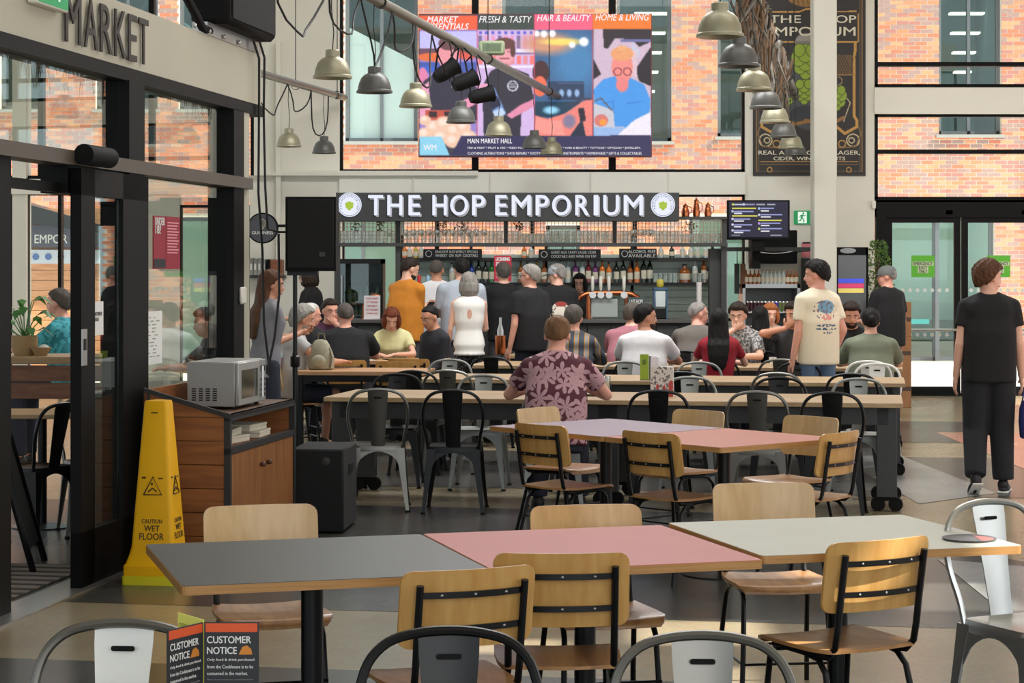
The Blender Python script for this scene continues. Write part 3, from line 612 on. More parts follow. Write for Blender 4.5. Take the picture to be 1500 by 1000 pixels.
def metal_chair(name, label, m, m2=None):
    t = thing(name, label, 'chair', group='metal café chairs')
    q = MB(); o = rrect(-.18, .18, -.18, .18, .05, 4)
    def ring(z, k): return [(x*k, y*k, z) for x, y in o]
    q.loft([ring(.415, 1.0), ring(.452, 1.0), ring(.458, .985), ring(.458, .93), ring(.450, .80), ring(.449, .30)]); q.obj('seat', m, t, ang=50)
    for sx in (-1, 1):
        for sy in (-1, 1):
            rings = []
            for z, off, w in ((.44, .150, .062), (.40, .155, .058), (.30, .168, .045), (.15, .186, .032), (.0, .205, .022)):
                cx, cy = sx*off, sy*(off if sy > 0 else off*1.08); h = w/2
                rings.append([(cx+sx*h, cy+sy*h, z), (cx-sx*h, cy+sy*h, z), (cx-sx*h*.5, cy-sy*h*.5+sy*h*.6, z), (cx-sx*h*.5+sx*h*.6, cy-sy*h*.5, z), (cx+sx*h, cy-sy*h, z)])
            q = MB(); q.loft(rings); lg = q.obj('leg', m, t, ang=30)
            f = MB(); f.lathe([(.017, 0), (.017, .014), (.0, .014)], (sx*.205, sy*(.205 if sy > 0 else .221), 0), 8); f.obj('foot', MATBLK, lg)
    for a in range(4):                       # arched aprons between the legs
        n = 10; top = [(-.155+.31*k/n, .445) for k in range(n+1)]; bot = [(.155-.31*k/n, .30+.115*math.sin(PI*k/n)**.55) for k in range(n+1)]
        q = MB(); r = Matrix.Rotation(a*PI/2, 3, 'Z'); v = []; f = []
        for k in range(n+1):
            x, zt = top[k]; zb = .30+.115*max(math.sin(PI*k/n), 0)**.55
            yb = -.176-(.44-zb)*.09
            for y_, z_ in ((-.176, zt), (yb, zb), (yb+.004, zb), (-.172, zt)): v.append(tuple(r @ Vector((x, y_, z_))))
        for k in range(n):
            for j in range(4): f.append((k*4+j, k*4+(j+1) % 4, (k+1)*4+(j+1) % 4, (k+1)*4+j))
        q.add(v, f); q.obj('apron', m, t)
    hp = [(-.172, -.165, .44), (-.182, -.180, .52), (-.203, -.205, .62), (-.205, -.222, .70), (-.185, -.235, .775), (-.14, -.245, .822), (-.075, -.250, .842), (0, -.252, .848)]
    hp = hp+[(-x, y, z) for x, y, z in hp[-2::-1]]
    hq = []
    for i in range(len(hp)-1):
        p0, p1, p2, p3 = [np.array(hp[max(0, min(len(hp)-1, i+j))]) for j in (-1, 0, 1, 2)]
        for u in (0, .25, .5, .75): hq.append(tuple(.5*((2*p1)+(-p0+p2)*u+(2*p0-5*p1+4*p2-p3)*u*u+(-p0+3*p1-3*p2+p3)*u**3)))
    hq.append(hp[-1]); q = MB(); q.tube(hq, .0115, 8); q.obj('back_hoop', m, t)
    rings = []
    for z, w, y in ((.452, .050, -.172), (.50, .049, -.182), (.62, .055, -.205), (.72, .063, -.226), (.80, .069, -.242), (.838, .070, -.250)):
        rings.append([(-w, y-.004, z), (-w*.5, y-.010, z), (w*.5, y-.010, z), (w, y-.004, z), (w, y, z), (w*.5, y-.006, z), (-w*.5, y-.006, z), (-w, y, z)])
    q = MB(); q.loft(rings); sp = q.obj('back_splat', m2 or m, t)
    sl = MB(); sl.prism([(x, z) for x, z in rrect(-.028, .028, .785, .797, .005, 3)], -.2595, -.2575, 'xz'); sl.prism([(x, z) for x, z in rrect(-.028, .028, .785, .797, .005, 3)], -.236, -.234, 'xz'); sl.obj('splat_slot', MATBLK, sp)
    return t
T_BLACK = mat('chair_black_paint', (11, 11, 12), .36, metal=.1, spec=.35); T_GUN = mat('chair_gunmetal', (112, 110, 104), .34, metal=.85, var=.08, scale=6); T_SILVER = mat('chair_galvanised', (186, 187, 184), .28, metal=.85, var=.07, scale=5); T_PALE = mat('chair_pale_grey', (146, 148, 144), .42, metal=.8, var=.07, scale=5); T_WHITE = mat('chair_off_white', (226, 226, 220), .35)
# ------------------------------------------------------------------ laminate tables of the foreground and the middle
def cafe_table(name, label, col, bl, ang, w, d, lab_h=.75):
    """bl = back-left corner of the top in the hall, ang = turn of its back edge"""
    ca, sa = math.cos(R(ang)), math.sin(R(ang)); cx, cy = bl[0]+ca*w/2+sa*d/2, bl[1]+sa*w/2-ca*d/2
    t = thing(name, label, 'table', (cx, cy, 0), R(ang), 'laminate café tables')
    q = MB(); q.prism(rrect(-w/2, w/2, -d/2, d/2, .018, 3), lab_h-.028, lab_h-.0015, 'xy'); q.obj('tabletop', EDGE, t, smooth=False)
    q = MB(); q.prism(rrect(-w/2+.002, w/2-.002, -d/2+.002, d/2-.002, .016, 3), lab_h-.0015, lab_h, 'xy'); q.obj('laminate', col, t, smooth=False)
    q = MB(); q.tube([(0, 0, .02), (0, 0, lab_h-.03)], .036, 16); q.obj('pedestal', TUBE_BLK, t)
    q = MB(); q.box(-.05, .05, -.05, .05, .012, .022); q.lathe([(.24, 0), (.24, .008), (.20, .014), (.05, .03), (.036, .03)], (0, 0, 0), 28, cap=True); q.obj('base', TUBE_BLK, t)
    q = MB(); q.box(-.27, .27, -.02, .02, lab_h-.045, lab_h-.028); q.box(-.02, .02, -.27, .27, lab_h-.045, lab_h-.028); q.obj('spider', TUBE_BLK, t, smooth=False)
    return t
L_GREY = mat('laminate_grey', (72, 73, 69), .42, var=.03, scale=4, spec=.35); L_PINK = mat('laminate_pink', (198, 106, 98), .42, var=.03, scale=4, spec=.3); L_WHITE = mat('laminate_pale_grey', (192, 194, 180), .4, var=.02, scale=4, spec=.35); L_LAV = mat('laminate_lavender', (160, 142, 156), .42, spec=.35); L_SALM = mat('laminate_salmon', (194, 122, 104), .42, spec=.3)
cafe_table('cafe_table', 'grey laminate café table, left of the three pushed together in front', L_GREY, (-1.229, 6.866), 16.5, .95, .95)
cafe_table('cafe_table', 'pink laminate café table between the grey and the pale tables in front', L_PINK, (-.312, 7.142), 16.3, .885, .93)
cafe_table('cafe_table', 'pale grey-white laminate café table at the right of the front row', L_WHITE, (.562, 7.405), 15.5, .93, .89, .756)
def corner_table(label, col, c, ang, w, d):
    ca, sa = math.cos(R(ang)), math.sin(R(ang)); return cafe_table('cafe_table', label, col, (c[0]-ca*w/2-sa*d/2, c[1]-sa*w/2+ca*d/2), ang, w, d)
corner_table('lavender laminate café table set corner-on behind the pink front table', L_LAV, (.55, 11.99), -50.5, 1.0, .96)
corner_table('salmon pink laminate café table set corner-on beside the lavender one', L_SALM, (1.165, 11.245), -50.5, .90, .96)
# ------------------------------------------------------------------ plywood chairs
pc = ply_chair('plywood_chair', 'plywood chair with two black back rails, in front of the pink table, centre'); pc.location = (.145, 6.47, 0); pc.rotation_euler = (0, 0, R(2))
def ply(x, y, a, label, mp=None): return dup(pc, (x, y, 0), R(a), label, None, mp)
ply(-.20, 6.13, 23, 'plywood chair turned towards the grey table, its black rails facing us')
ply(1.085, 6.76, 30, 'plywood chair in sunlight drawn out from the pale front table')
ply(-.87, 7.33, 196, 'plywood chair facing us behind the grey front table', {PLY: PLYP})
ply(.31, 7.33, 192, 'plywood chair facing us behind the pink front table, back half hidden')
ply(1.04, 8.1, 187, 'plywood chair with shiny pale back facing us behind the pale front table', {PLY: PLYP})
ply(.30, 11.62, -47, 'plywood chair at the near left side of the lavender table')
ply(.31, 12.72, 231, 'plywood chair tucked at the far left side of the lavender table', {PLY: PLYP})
ply(.88, 11.07, -47, 'plywood chair at the near side of the salmon table')
ply(1.01, 12.47, 133, 'plywood chair facing us beyond the lavender and salmon tables', {PLY: PLYP})
ply(1.62, 11.95, 131, 'plywood chair facing us at the far right side of the salmon table', {PLY: PLYP})
ply(1.60, 11.06, 52, 'plywood chair with black rails at the right end of the salmon table')
# ------------------------------------------------------------------ long communal tables, four rows
LTOP = wood('long_table_oak', (160, 132, 98), (182, 156, 118), .42, 2.0, (1.5, 12, 12)); LEG = mat('long_table_steel', (60, 61, 62), .5, metal=.3)
RW = [(2.68, 14.03, 4.10, .97), (3.17, 16.5, 4.05, .95), (3.62, 18.97, 4.10, .93), (3.95, 21.15, 4.10, .85)]     # front-right corner, length, depth
RN = ['front', 'second', 'third', 'rear']; RA = -10
def row_pt(r, u, v):
    """point u metres left of the front-right corner along the row, v metres behind its front edge"""
    x, y = RW[r][0], RW[r][1]; return (x-u*UX+v*VX, y-u*UY+v*VY)
for r, (fx, fy, L, D) in enumerate(RW):
    c = row_pt(r, L/2, D/2); t = thing('communal_table', 'long oak communal table on dark steel legs with castors, %s of the four rows' % RN[r], 'table', (c[0], c[1], 0), R(RA), 'long communal tables')
    for k in range(2):
        y0 = -D/2+k*D/2
        q = MB(); q.box(-L/2, L/2, y0+.001, y0+D/2-.001, .722, .755, c=.003); q.obj('plank', LTOP, t, smooth=False)
    for s in (-1, 1): q = MB(); q.box(-L/2+.1, L/2-.1, s*(D/2-.10)-.02, s*(D/2-.10)+.02, .60, .722); q.obj('apron', LEG, t, smooth=False)
    for x in (-L/2+.11, 0, L/2-.11):
        q = MB(); q.box(x-.03, x+.03, -D/2+.1, D/2-.1, .64, .722); q.obj('cross_rail', LEG, t, smooth=False)
        for s in (-1, 1):
            y = s*(D/2-.13); q = MB(); q.box(x-.07, x+.07, y-.05, y+.05, .10, .722, c=.004); lg = q.obj('leg', LEG, t, smooth=False)
            q = MB(); q.box(x-.045, x+.045, y-.03, y+.03, .075, .10); q.tube([(x+.06, y-.025, .05), (x+.06, y+.025, .05)], .05, 14); q.tube([(x-.06, y-.025, .05), (x-.06, y+.025, .05)], .05, 14); q.obj('castor', MATBLK, lg)
# ------------------------------------------------------------------ metal chairs along the rows
mc = {}
mc['black'] = metal_chair('metal_chair', 'x', T_BLACK); mc['black'].location = (0, -40, 0)
mcu = {'black': {}, 'gunmetal': {T_BLACK: T_GUN}, 'silver': {T_BLACK: T_SILVER}, 'pale grey': {T_BLACK: T_PALE}, 'white': {T_BLACK: T_WHITE}}
ORD = ['first', 'second', 'third', 'fourth', 'fifth', 'sixth', 'seventh', 'eighth']
first_used = [False]
def mchair(col, x, y, a, label):
    if not first_used[0] and col == 'black':
        first_used[0] = True; o = mc['black']; o.location = (x, y, 0); o.rotation_euler = (0, 0, R(a)); o['label'] = label; return o
    return dup(mc['black'], (x, y, 0), R(a), label, None, mcu[col] or None)
# (row, side, photo x of the hoop centre, colour, distance from table edge, turn)
CH = [(0, 'near', 555, 'gunmetal', .33, 2), (0, 'near', 667, 'black', .36, -3), (0, 'near', 812, 'pale grey', .22, -4), (0, 'near', 968, 'black', .18, -8), (0, 'near', 1112, 'gunmetal', .16, -10), (0, 'near', 1222, 'black', .20, -12),
      (0, 'far', 578, 'black', .20, 178), (0, 'far', 703, 'pale grey', .16, 174), (0, 'far', 850, 'black', .2, 172), (0, 'far', 1008, 'pale grey', .16, 172), (0, 'far', 1140, 'black', .18, 170), (0, 'far', 1256, 'pale grey', .16, 168),
      (1, 'near', 612, 'black', .34, -6), (1, 'near', 660, 'gunmetal', .22, -4), (1, 'near', 862, 'black', .16, -8), (1, 'near', 1003, 'black', .16, -10), (1, 'near', 1140, 'gunmetal', .18, -10), (1, 'near', 1250, 'black', .18, -12),
      (1, 'far', 655, 'pale grey', .34, 176), (1, 'far', 912, 'pale grey', .2, 172), (1, 'far', 1022, 'pale grey', .2, 172), (1, 'far', 1168, 'black', .2, 170), (1, 'far', 1282, 'white', .2, 166),
      (2, 'near', 725, 'black', .2, -8), (2, 'near', 838, 'black', .40, -8), (2, 'near', 935, 'black', .42, -8), (2, 'near', 1052, 'black', .42, -8), (2, 'near', 1145, 'gunmetal', .2, -10), (2, 'near', 1272, 'white', .42, -10),
      (2, 'far', 912, 'gunmetal', .2, 172), (2, 'far', 1000, 'black', .2, 172), (2, 'far', 1088, 'gunmetal', .42, 172), (2, 'far', 1165, 'black', .42, 172), (2, 'far', 1245, 'black', .42, 170),
      (3, 'near', 770, 'pale grey', .2, -8), (3, 'near', 925, 'black', .42, -8), (3, 'near', 1025, 'black', .42, -20), (3, 'near', 1112, 'black', .42, -8),
      (3, 'far', 1125, 'black', .36, 172), (3, 'far', 1225, 'black', .3, 172)]
cnt = {}
for r, side, px, col, off, a in CH:
    v = -off if side == 'near' else RW[r][3]+off
    x, y = row_pt(r, 0, v); k = (px-750)/F; u = (x-k*y)/(UX-k*UY); x, y = x-u*UX, y-u*UY
    n = cnt.get((r, side), 0); cnt[(r, side)] = n+1
    mchair(col, x, y, a, '%s metal café chair, %s from left, %s side of %s long table' % (col if col != 'white' else 'off-white', ORD[n], side, RN[r]))
mchair('silver', 1.80, 7.05, 206, 'silver metal café chair at the right edge beside the pale front table')
wc = mchair('white', -.92, 4.52, 176, 'off-white metal chair with grey hoop, bottom left behind the notice stand')
for ch in [c for c in COL.objects if c.parent == wc and c.name.startswith('back_hoop')]: ch.data = ch.data.copy(); ch.data.materials[0] = T_GUN
mchair('black', -.135, 4.42, 182, 'dark metal chair hoop cut off at the bottom, centre of three')
mchair('gunmetal', .42, 4.36, 178, 'grey metal chair hoop cut off at the bottom, right of three')
near = cafe_table('cafe_table', 'café table just below the picture that carries the notice stand', L_GREY, (-1.25, 4.3), 0, 2.1, .8)
# ------------------------------------------------------------------ the two small tables and plywood chairs at the left, beyond the speaker
SMT = wood('small_table_top', (170, 128, 90), (196, 152, 110), .4, 2.5, (1.5, 10, 10))
def small_table(label, x0, x1, Y, d, a=-6):
    w = (x1-x0)*Y/F; t = thing('square_table', label, 'table', (X_at((x0+x1)/2, Y), Y+d/2, 0), R(a), 'small wooden tables')
    q = MB(); q.prism(rrect(-w/2, w/2, -d/2, d/2, .02, 3), .722, .755, 'xy'); q.obj('tabletop', SMT, t, smooth=False)
    for sx in (-1, 1):
        for sy in (-1, 1): q = MB(); q.box(sx*(w/2-.06)-.025, sx*(w/2-.06)+.025, sy*(d/2-.06)-.025, sy*(d/2-.06)+.025, 0, .722); q.obj('leg', TUBE_BLK, t, smooth=False)
    q = MB(); q.box(-w/2+.06, w/2-.06, -d/2+.05, d/2-.05, .66, .722); q.obj('frame', TUBE_BLK, t, smooth=False); return t
small_table('wooden square table with the khaki bag, left behind the speaker pole', 433, 628, 18.4, .75); small_table('wooden square table where the woman in yellow reads', 503, 640, 20.55, .7, 0)
ply(-1.1, 19.55, 6, 'plywood chair, back to us, before the woman in yellow, left of two')
ply(-.98, 20.1, -8, 'plywood chair, back to us, before the woman in yellow, right of two')
ply(-2.0, 18.75, -68, 'plywood chair under the grey-haired person in shorts', {PLY: PLYP})
ply(-.82, 20.25, 80, 'plywood chair seen side-on under the boy in the dark jacket', {PLY: PLYP})
ply(-1.62, 19.85, 4, 'plywood chair under the man in black, at the left tables'); ply(-1.25, 21.65, 178, 'plywood chair under the woman in yellow')
ply(-1.95, 21.7, 190, 'plywood chair under the man in the maroon shirt'); ply(-2.1, 20.7, -25, 'plywood chair under the white-haired man')
# ================================================================== people
SK = {k: mat('skin_'+k, c, .5, var=.05, scale=14) for k, c in dict(fair=(222, 172, 148), pink=(220, 160, 138), tan=(196, 140, 112), olive=(186, 134, 104)).items()}
HAIRM = {k: mat('hair_'+k, c, .6, var=.25, scale=40, stretch=(1, 1, .25), spec=.18, bump=.9) for k, c in dict(black=(26, 23, 22), dark=(46, 36, 30), brown=(84, 56, 38), auburn=(104, 52, 32), grey=(140, 136, 130), white=(200, 196, 190), darkgrey=(84, 78, 72), ginger=(158, 96, 54), lightbrown=(112, 82, 56)).items()}
EYEW = mat('eye_white', (225, 222, 218), .3); EYED = mat('eye_dark', (30, 24, 22), .2); LIP = mat('lip', (170, 98, 90), .5)
CL = {}
def cloth(name, c, var=.10, rough=.85):
    if name not in CL: CL[name] = mat('cloth_'+name, c, rough, var=var, scale=7, bump=.6)
    return CL[name]
SHOE_W = mat('shoe_white', (222, 220, 214), .6); SHOE_D = mat('shoe_dark', (34, 32, 32), .6)
def V(*a): return np.array(a, float)
def nrm(v): return v/(np.linalg.norm(v)+1e-9)
def ik(S, Wt, l1, l2, pole):
    d = Wt-S; L = np.linalg.norm(d); L2 = min(max(L, abs(l1-l2)+.02), (l1+l2)*.995); dn = d/(L+1e-9); Wt = S+dn*L2
    a = (l1*l1-l2*l2+L2*L2)/(2*L2); h = math.sqrt(max(l1*l1-a*a, 0)); p = pole-dn*np.dot(pole, dn); return S+dn*a+nrm(p)*h, Wt
def cone(b, p0, p1, r0, r1, seg=12, e0=True, e1=True, m=0):
    b.tube([tuple(p0), tuple(p1)], [r0, r1], seg, m)
    if e0: b.ell(tuple(p0), (r0*.995,)*3, seg, 8, m)
    if e1: b.ell(tuple(p1), (r1*.995,)*3, seg, 8, m)
PENDING = []
def remesh(b, name, m, parent, vox, smooth=2, extra=None):
    o = b.obj(name, m, parent, smooth=True, ang=180); md = o.modifiers.new('r', 'REMESH'); md.mode = 'VOXEL'; md.voxel_size = vox; md.use_smooth_shade = True
    if smooth: s = o.modifiers.new('s', 'SMOOTH'); s.factor = .5; s.iterations = smooth
    PENDING.append((o, extra, m)); return o
def finish_people():
    dg = bpy.context.evaluated_depsgraph_get()
    for o, extra, m in PENDING:
        me = bpy.data.meshes.new_from_object(o.evaluated_get(dg)); me.name = o.data.name
        if extra is not None and extra.n:
            em = extra.mesh('x', m, True, 180); bm = bmesh.new(); bm.from_mesh(me); bm.from_mesh(em); bm.to_mesh(me); bm.free(); me.polygons.foreach_set('use_smooth', [True]*len(me.polygons))
        if not me.materials:
            for mm in (m if isinstance(m, (list, tuple)) else [m]): me.materials.append(mm)
        o.modifiers.clear(); o.data = me
    PENDING.clear()
def hand(body, fing, wrist, d, n, thumb_dir, curl=.45, k=1.0):
    """palm in the body; four fingers of unequal length and a thumb rooted inside it"""
    d, n = nrm(d), nrm(n-d*np.dot(n, d)); l = nrm(np.cross(d, n))
    if np.dot(l, thumb_dir) < 0: l = -l
    Rm = Matrix((tuple(l), tuple(d), tuple(n))).transposed()
    body.ell(tuple(wrist+d*.048*k), (.040*k, .056*k, .017*k), 12, 8, 0, Rm)
    for i, (o, ln) in enumerate(((.027, .072), (.009, .082), (-.009, .076), (-.026, .060))):
        p = wrist+d*.082*k+l*o*k; pts = [p-d*.02]; q = p; a = curl*.5
        for s in (.45, .32, .23):
            dd = d*math.cos(a)+n*math.sin(a); q = q+dd*ln*s*k; pts.append(q); a += curl*.8
        fing.tube([tuple(x) for x in pts], [.0092*k, .0088*k, .008*k, .0062*k], 7)
    p = wrist+d*.025*k+l*.022*k; td = nrm(d*.65+l*.7+n*.35); p2 = p+td*.042*k; p3 = p2+nrm(td+d*.5+n*.3)*.03*k
    fing.tube([tuple(p), tuple(p2), tuple(p3)], [.012*k, .0105*k, .008*k], 7)
def person(label, x, y, yaw, h=1.75, sit=False, lean=0, head=(0, 0), L='down', Rr='down', shirt=None, sleeve=.62, trousers=None, legs='long', skin='fair', hair=('short', 'dark'),
           beard=None, glasses=False, cap=None, bw=1.0, bd=1.0, vox=.0125, shoes=None, hem=-.12, female=False, neck='crew', feet=None, legskin=False, seat=.45, ltgt=None, rtgt=None, side=0, lw=1.0, name='person'):
    k = h/1.75; root = thing(name, label, 'person', (x, y, 0), R(yaw)); hz = (seat+.105)/k if sit else .965
    if female: bw *= .90
    sp = [V(side*.0, 0, hz)]; ang = []; N = 14; step = .62/N
    for i in range(N):
        a = R(lean)*(.55+.75*i/N); ang.append(a); sp.append(sp[-1]+V(side*.012, math.sin(a), math.cos(a))*step)
    def fr(s):
        a = R(lean)*(.55+.75*min(max(s, 0)/.62, 1)); i = min(max(s, 0)/step, N-1e-6); j = int(i)
        p = sp[j]+(sp[j+1]-sp[j])*(i-j) if s >= 0 else sp[0]+V(0, math.sin(a), math.cos(a))*s
        return p, V(0, math.cos(a), -math.sin(a)), V(0, math.sin(a), math.cos(a))
    SEC = [(-.12, .10, .085, 0), (-.07, .158, .112, -.01), (.0, .170, .120, -.012), (.08, .160, .112, 0), (.16, .148, .104, .006), (.26, .158, .112, .004), (.36, .172, .118, .0), (.43, .178, .112, -.004), (.48, .168, .095, -.008), (.515, .125, .075, -.01), (.545, .075, .062, -.008), (.575, .058, .058, -.002)]
    if female: SEC[3] = (.08, .158, .110, 0); SEC[4] = (.16, .136, .098, .006); SEC[6] = (.36, .166, .126, .016)
    def rings(s0, s1, grow, seg=20):
        out = []
        for s, w, d, off in SEC:
            if s < s0-1e-6 or s > s1+1e-6: continue
            p, f, u = fr(s); c = p+f*off; g = grow; kk = .85 if s > .5 else 1
            w_, d_ = (w*bw*(1 if s < .5 else 1/bw))+g, (d*(bd if s < .42 else 1))+g
            out.append([tuple(c+V(1, 0, 0)*(math.copysign(abs(math.cos(t))**.8, math.cos(t))*w_)+f*(math.copysign(abs(math.sin(t))**.9, math.sin(t))*d_)) for t in [2*PI*i/seg for i in range(seg)]])
        return out
    body = MB(); fing = MB(); body.loft(rings(-.12, .575, 0))
    sh, shf, shu = fr(.478); nb, nf, nu = fr(.555)
    hp_, hy_ = R(head[0]), R(head[1])
    na = R(lean)*1.2+hp_*.45; nt_ = V(math.sin(-hy_)*math.sin(hp_*.3), math.sin(na), math.cos(na)); hc = nb+nt_*.122+V(0, .016, 0)
    HR = Matrix.Rotation(hy_, 3, 'Z') @ Matrix.Rotation(-(hp_), 3, 'X')
    if lean > 12: HR = Matrix.Rotation(hy_, 3, 'Z') @ Matrix.Rotation(-(hp_+R(lean)*.25), 3, 'X')
    def H(px, py, pz): return hc+np.array(HR @ Vector((px, py, pz)))
    fs = .94 if female else 1.0
    cone(body, nb-nu*.04, H(0, -.02, -.05), .062*fs, .056*fs)
    body.ell(tuple(H(0, -.012, .032)), (.077, .098, .088), 20, 14, 0, HR); body.ell(tuple(H(0, .022, -.032)), (.060*fs, .070, .080), 18, 12, 0, HR); body.ell(tuple(H(0, .048, -.082)), (.036*fs, .038, .030), 12, 8, 0, HR)
    body.ell(tuple(H(0, .094, -.022)), (.013, .022, .024), 10, 8, 0, HR); body.ell(tuple(H(0, .086, .004)), (.009, .016, .022), 8, 6, 0, HR); body.ell(tuple(H(0, .080, -.062)), (.024, .014, .010), 10, 6, 0, HR); body.ell(tuple(H(0, .074, .030)), (.05, .02, .012), 10, 6, 0, HR)
    for s in (-1, 1): body.ell(tuple(H(s*.078, -.008, -.008)), (.012, .022, .034), 10, 8, 0, HR)
    # arms
    arms = {}
    for s, spec in ((-1, L), (1, Rr)):
        S = sh+V(s*.168*bw, 0, 0)-shu*.022; cone(body, nb-nu*.02+V(s*.02, -.01, 0), S+V(-s*.02, 0, .012), .050, .046, 10); T = {'down': S+V(s*.07, .03, -.53), 'fwd': S+V(-s*.02, .30, -.30), 'phone': S+V(-s*.14, .30, -.20), 'table': S+V(-s*.06, .40, -.18), 'chin': H(s*.02, .10, -.165), 'mouth': H(s*.03, .115, -.12), 'back': S+V(s*.06, -.10, -.50), 'hip': S+V(s*.06, .08, -.48), 'cross': S+V(-s*.25, .26, -.22), 'lap': S+V(-s*.08, .26, -.40)}
        tg = ltgt if s < 0 else rtgt
        Wt = V(*tg) if tg is not None else T[spec]
        if spec in ('table',) and tg is None: Wt[2] = max(Wt[2], .79/k)
        pole = V(s*.9, -.35, -.5) if spec in ('table', 'chin', 'mouth', 'cross') else V(s*.25, -1, -.25)
        E, Wr = ik(S, Wt, .285, .255, pole); arms[s] = (S, E, Wr, spec)
        aw = 1.0 if not female else .86
        body.ell(tuple(S), (.050*aw, .052*aw, .052*aw), 12, 8); cone(body, S, E, .046*aw*bw, .038*aw, 12); cone(body, E, Wr, .040*aw, .027*aw, 12)
        d = nrm(Wr-E)
        if spec in ('down', 'back', 'hip'): hand(body, fing, Wr, d+V(0, .1, 0), V(-s, .15, 0), V(0, 1, 0), .35)
        elif spec in ('chin', 'mouth'): hand(body, fing, Wr, nrm(H(-s*.02, .09, -.06)-Wr), V(0, -1, .2), V(s*.4, 0, 1), .9)
        elif spec == 'phone': hand(body, fing, Wr, d, V(-s*.6, 0, .8), V(-s, .2, .3), .8)
        else: hand(body, fing, Wr, nrm(d*V(1, 1, .25)), V(0, 0, -1), V(-s, 0, 0), .35)
    # legs
    ft = {}
    for s in (-1, 1):
        hip = fr(-.02)[0]+V(s*.088, 0, 0)
        if sit: kn, an = hip+V(s*.04, .41, -.01), V(hip[0]+s*.05, .40+(s*.03), .085/k)
        else: kn, an = V(s*.10, .03, .50), V(s*.10, -.02, .085)
        if feet and s in feet: kn, an = V(*feet[s][0]), V(*feet[s][1])
        td = V(s*.12, 1, -.05) if not (feet and s in feet and len(feet[s]) > 2) else V(*feet[s][2])
        ft[s] = (hip, kn, an, nrm(td))
        cone(body, hip, kn, .080, .054, 12); cone(body, kn, an, .054, .036, 12); body.ell(tuple(an*.35+kn*.65+V(0, -.010, 0)), (.048, .052, .09), 10, 8); cone(body, an+V(0, 0, -.03), an+nrm(td)*.15+V(0, 0, -.05), .036, .026, 10)
    bo_ = remesh(body, 'body', SK[skin], root, vox, 2, fing); bo_.scale = (k, k, k)
    def fin(o): o.scale = (k, k, k); return o
    # face
    for s in (-1, 1):
        e = MB(); c = H(s*.031, .0795, .006); e.ell(tuple(c), (.0115, .0085, .0058), 10, 8, 0, HR); e.ell(tuple(H(s*.031, .0845, .006)), (.0062, .0045, .0056), 8, 6, 1, HR); fin(e.obj('eye', [EYEW, EYED], root))
        e = MB(); e.tube([tuple(H(s*.016, .090, .028)), tuple(H(s*.034, .087, .033)), tuple(H(s*.052, .074, .027))], [.004, .005, .003], 6); fin(e.obj('eyebrow', HAIRM[hair[1] if hair and hair[0] != 'bald' else 'darkgrey'], root))
    e = MB(); e.ell(tuple(H(0, .0905, -.064)), (.023, .007, .006), 10, 6, 0, HR); fin(e.obj('mouth', LIP, root))
    # hair: one closed shell whose edge dives into the head at the hairline, plus falls for long hair
    if hair:
        st, hcol = hair; hb = MB(); nseg, nr = 28, 18; v = []; f = []
        top = {'short': .014, 'crop': .007, 'bald': .004, 'curly': .030, 'quiff': .022, 'long': .016, 'bob': .022, 'bun': .014, 'mop': .026, 'medium': .020}.get(st, .015)
        for i in range(nr+1):
            th = PI*i/nr
            for j in range(nseg):
                ph = 2*PI*j/nseg; dx, dy, dz = math.sin(th)*math.cos(ph), math.sin(th)*math.sin(ph), math.cos(th)
                cz = math.sin(ph); front = max(dy, 0)  # hairline height by direction: high in front, low at the nape
                line = float(np.interp(cz, [-1, -.5, -.1, .25, .6, 1], {'crop': [-.62, -.52, -.15, .12, .48, .56], 'bob': [-.8, -.75, -.6, -.3, .38, .44], 'long': [-.8, -.75, -.6, -.3, .38, .44], 'medium': [-.8, -.75, -.55, -.25, .36, .44], 'mop': [-.80, -.72, -.5, -.15, .18, .26], 'curly': [-.8, -.7, -.4, -.1, .34, .44]}.get(st, [-.74, -.64, -.24, -.02, .40, .47])))
                t = top*(1 if st != 'quiff' else (1+.9*front*max(dz, 0)))+(.006*math.sin(9*ph+5*th)+.005*math.sin(17*ph-11*th) if st in ('curly', 'mop', 'bob', 'quiff', 'medium') else .0015*math.sin(23*ph+7*th))
                w = 1/(1+math.exp(-max(-30, min(30, 34*(dz-line))))); off = -.026*(1-w)+t*w
                zz = dz*(.088+off)
                if dz < 0: zz *= 1+.5*max(0, -cz)+(.25 if abs(cz) < .5 else 0)
                v.append(tuple(H(dx*(.077+off), -.012+dy*(.098+off)-(.006 if dy < 0 else 0), .032+zz)))
        for i in range(nr):
            for j in range(nseg): f.append((i*nseg+j, i*nseg+(j+1) % nseg, (i+1)*nseg+(j+1) % nseg, (i+1)*nseg+j))
        if st != 'bald': hb.add(v, f)
        if st in ('long',):
            cs = [(H(0, -.045, .075), .070, .060), (H(0, -.058, .02), .092, .068), (H(0, -.070, -.05), .098, .058), (nb-nf*.07-nu*.045, .104, .046), (fr(.44)[0]-nf*.115, .108, .034), (fr(.34)[0]-nf*.128, .100, .028), (fr(.25)[0]-nf*.125, .078, .022), (fr(.20)[0]-nf*.12, .045, .014)]
            hb.loft([[tuple(c+V(1, 0, 0)*(w_*math.cos(t)*(1+.05*math.sin(7*t+i)))+nf*(d_*math.sin(t)*(1+.10*math.sin(9*t+2*i)))) for t in [2*PI*j/26 for j in range(26)]] for i, (c, w_, d_) in enumerate(cs)])
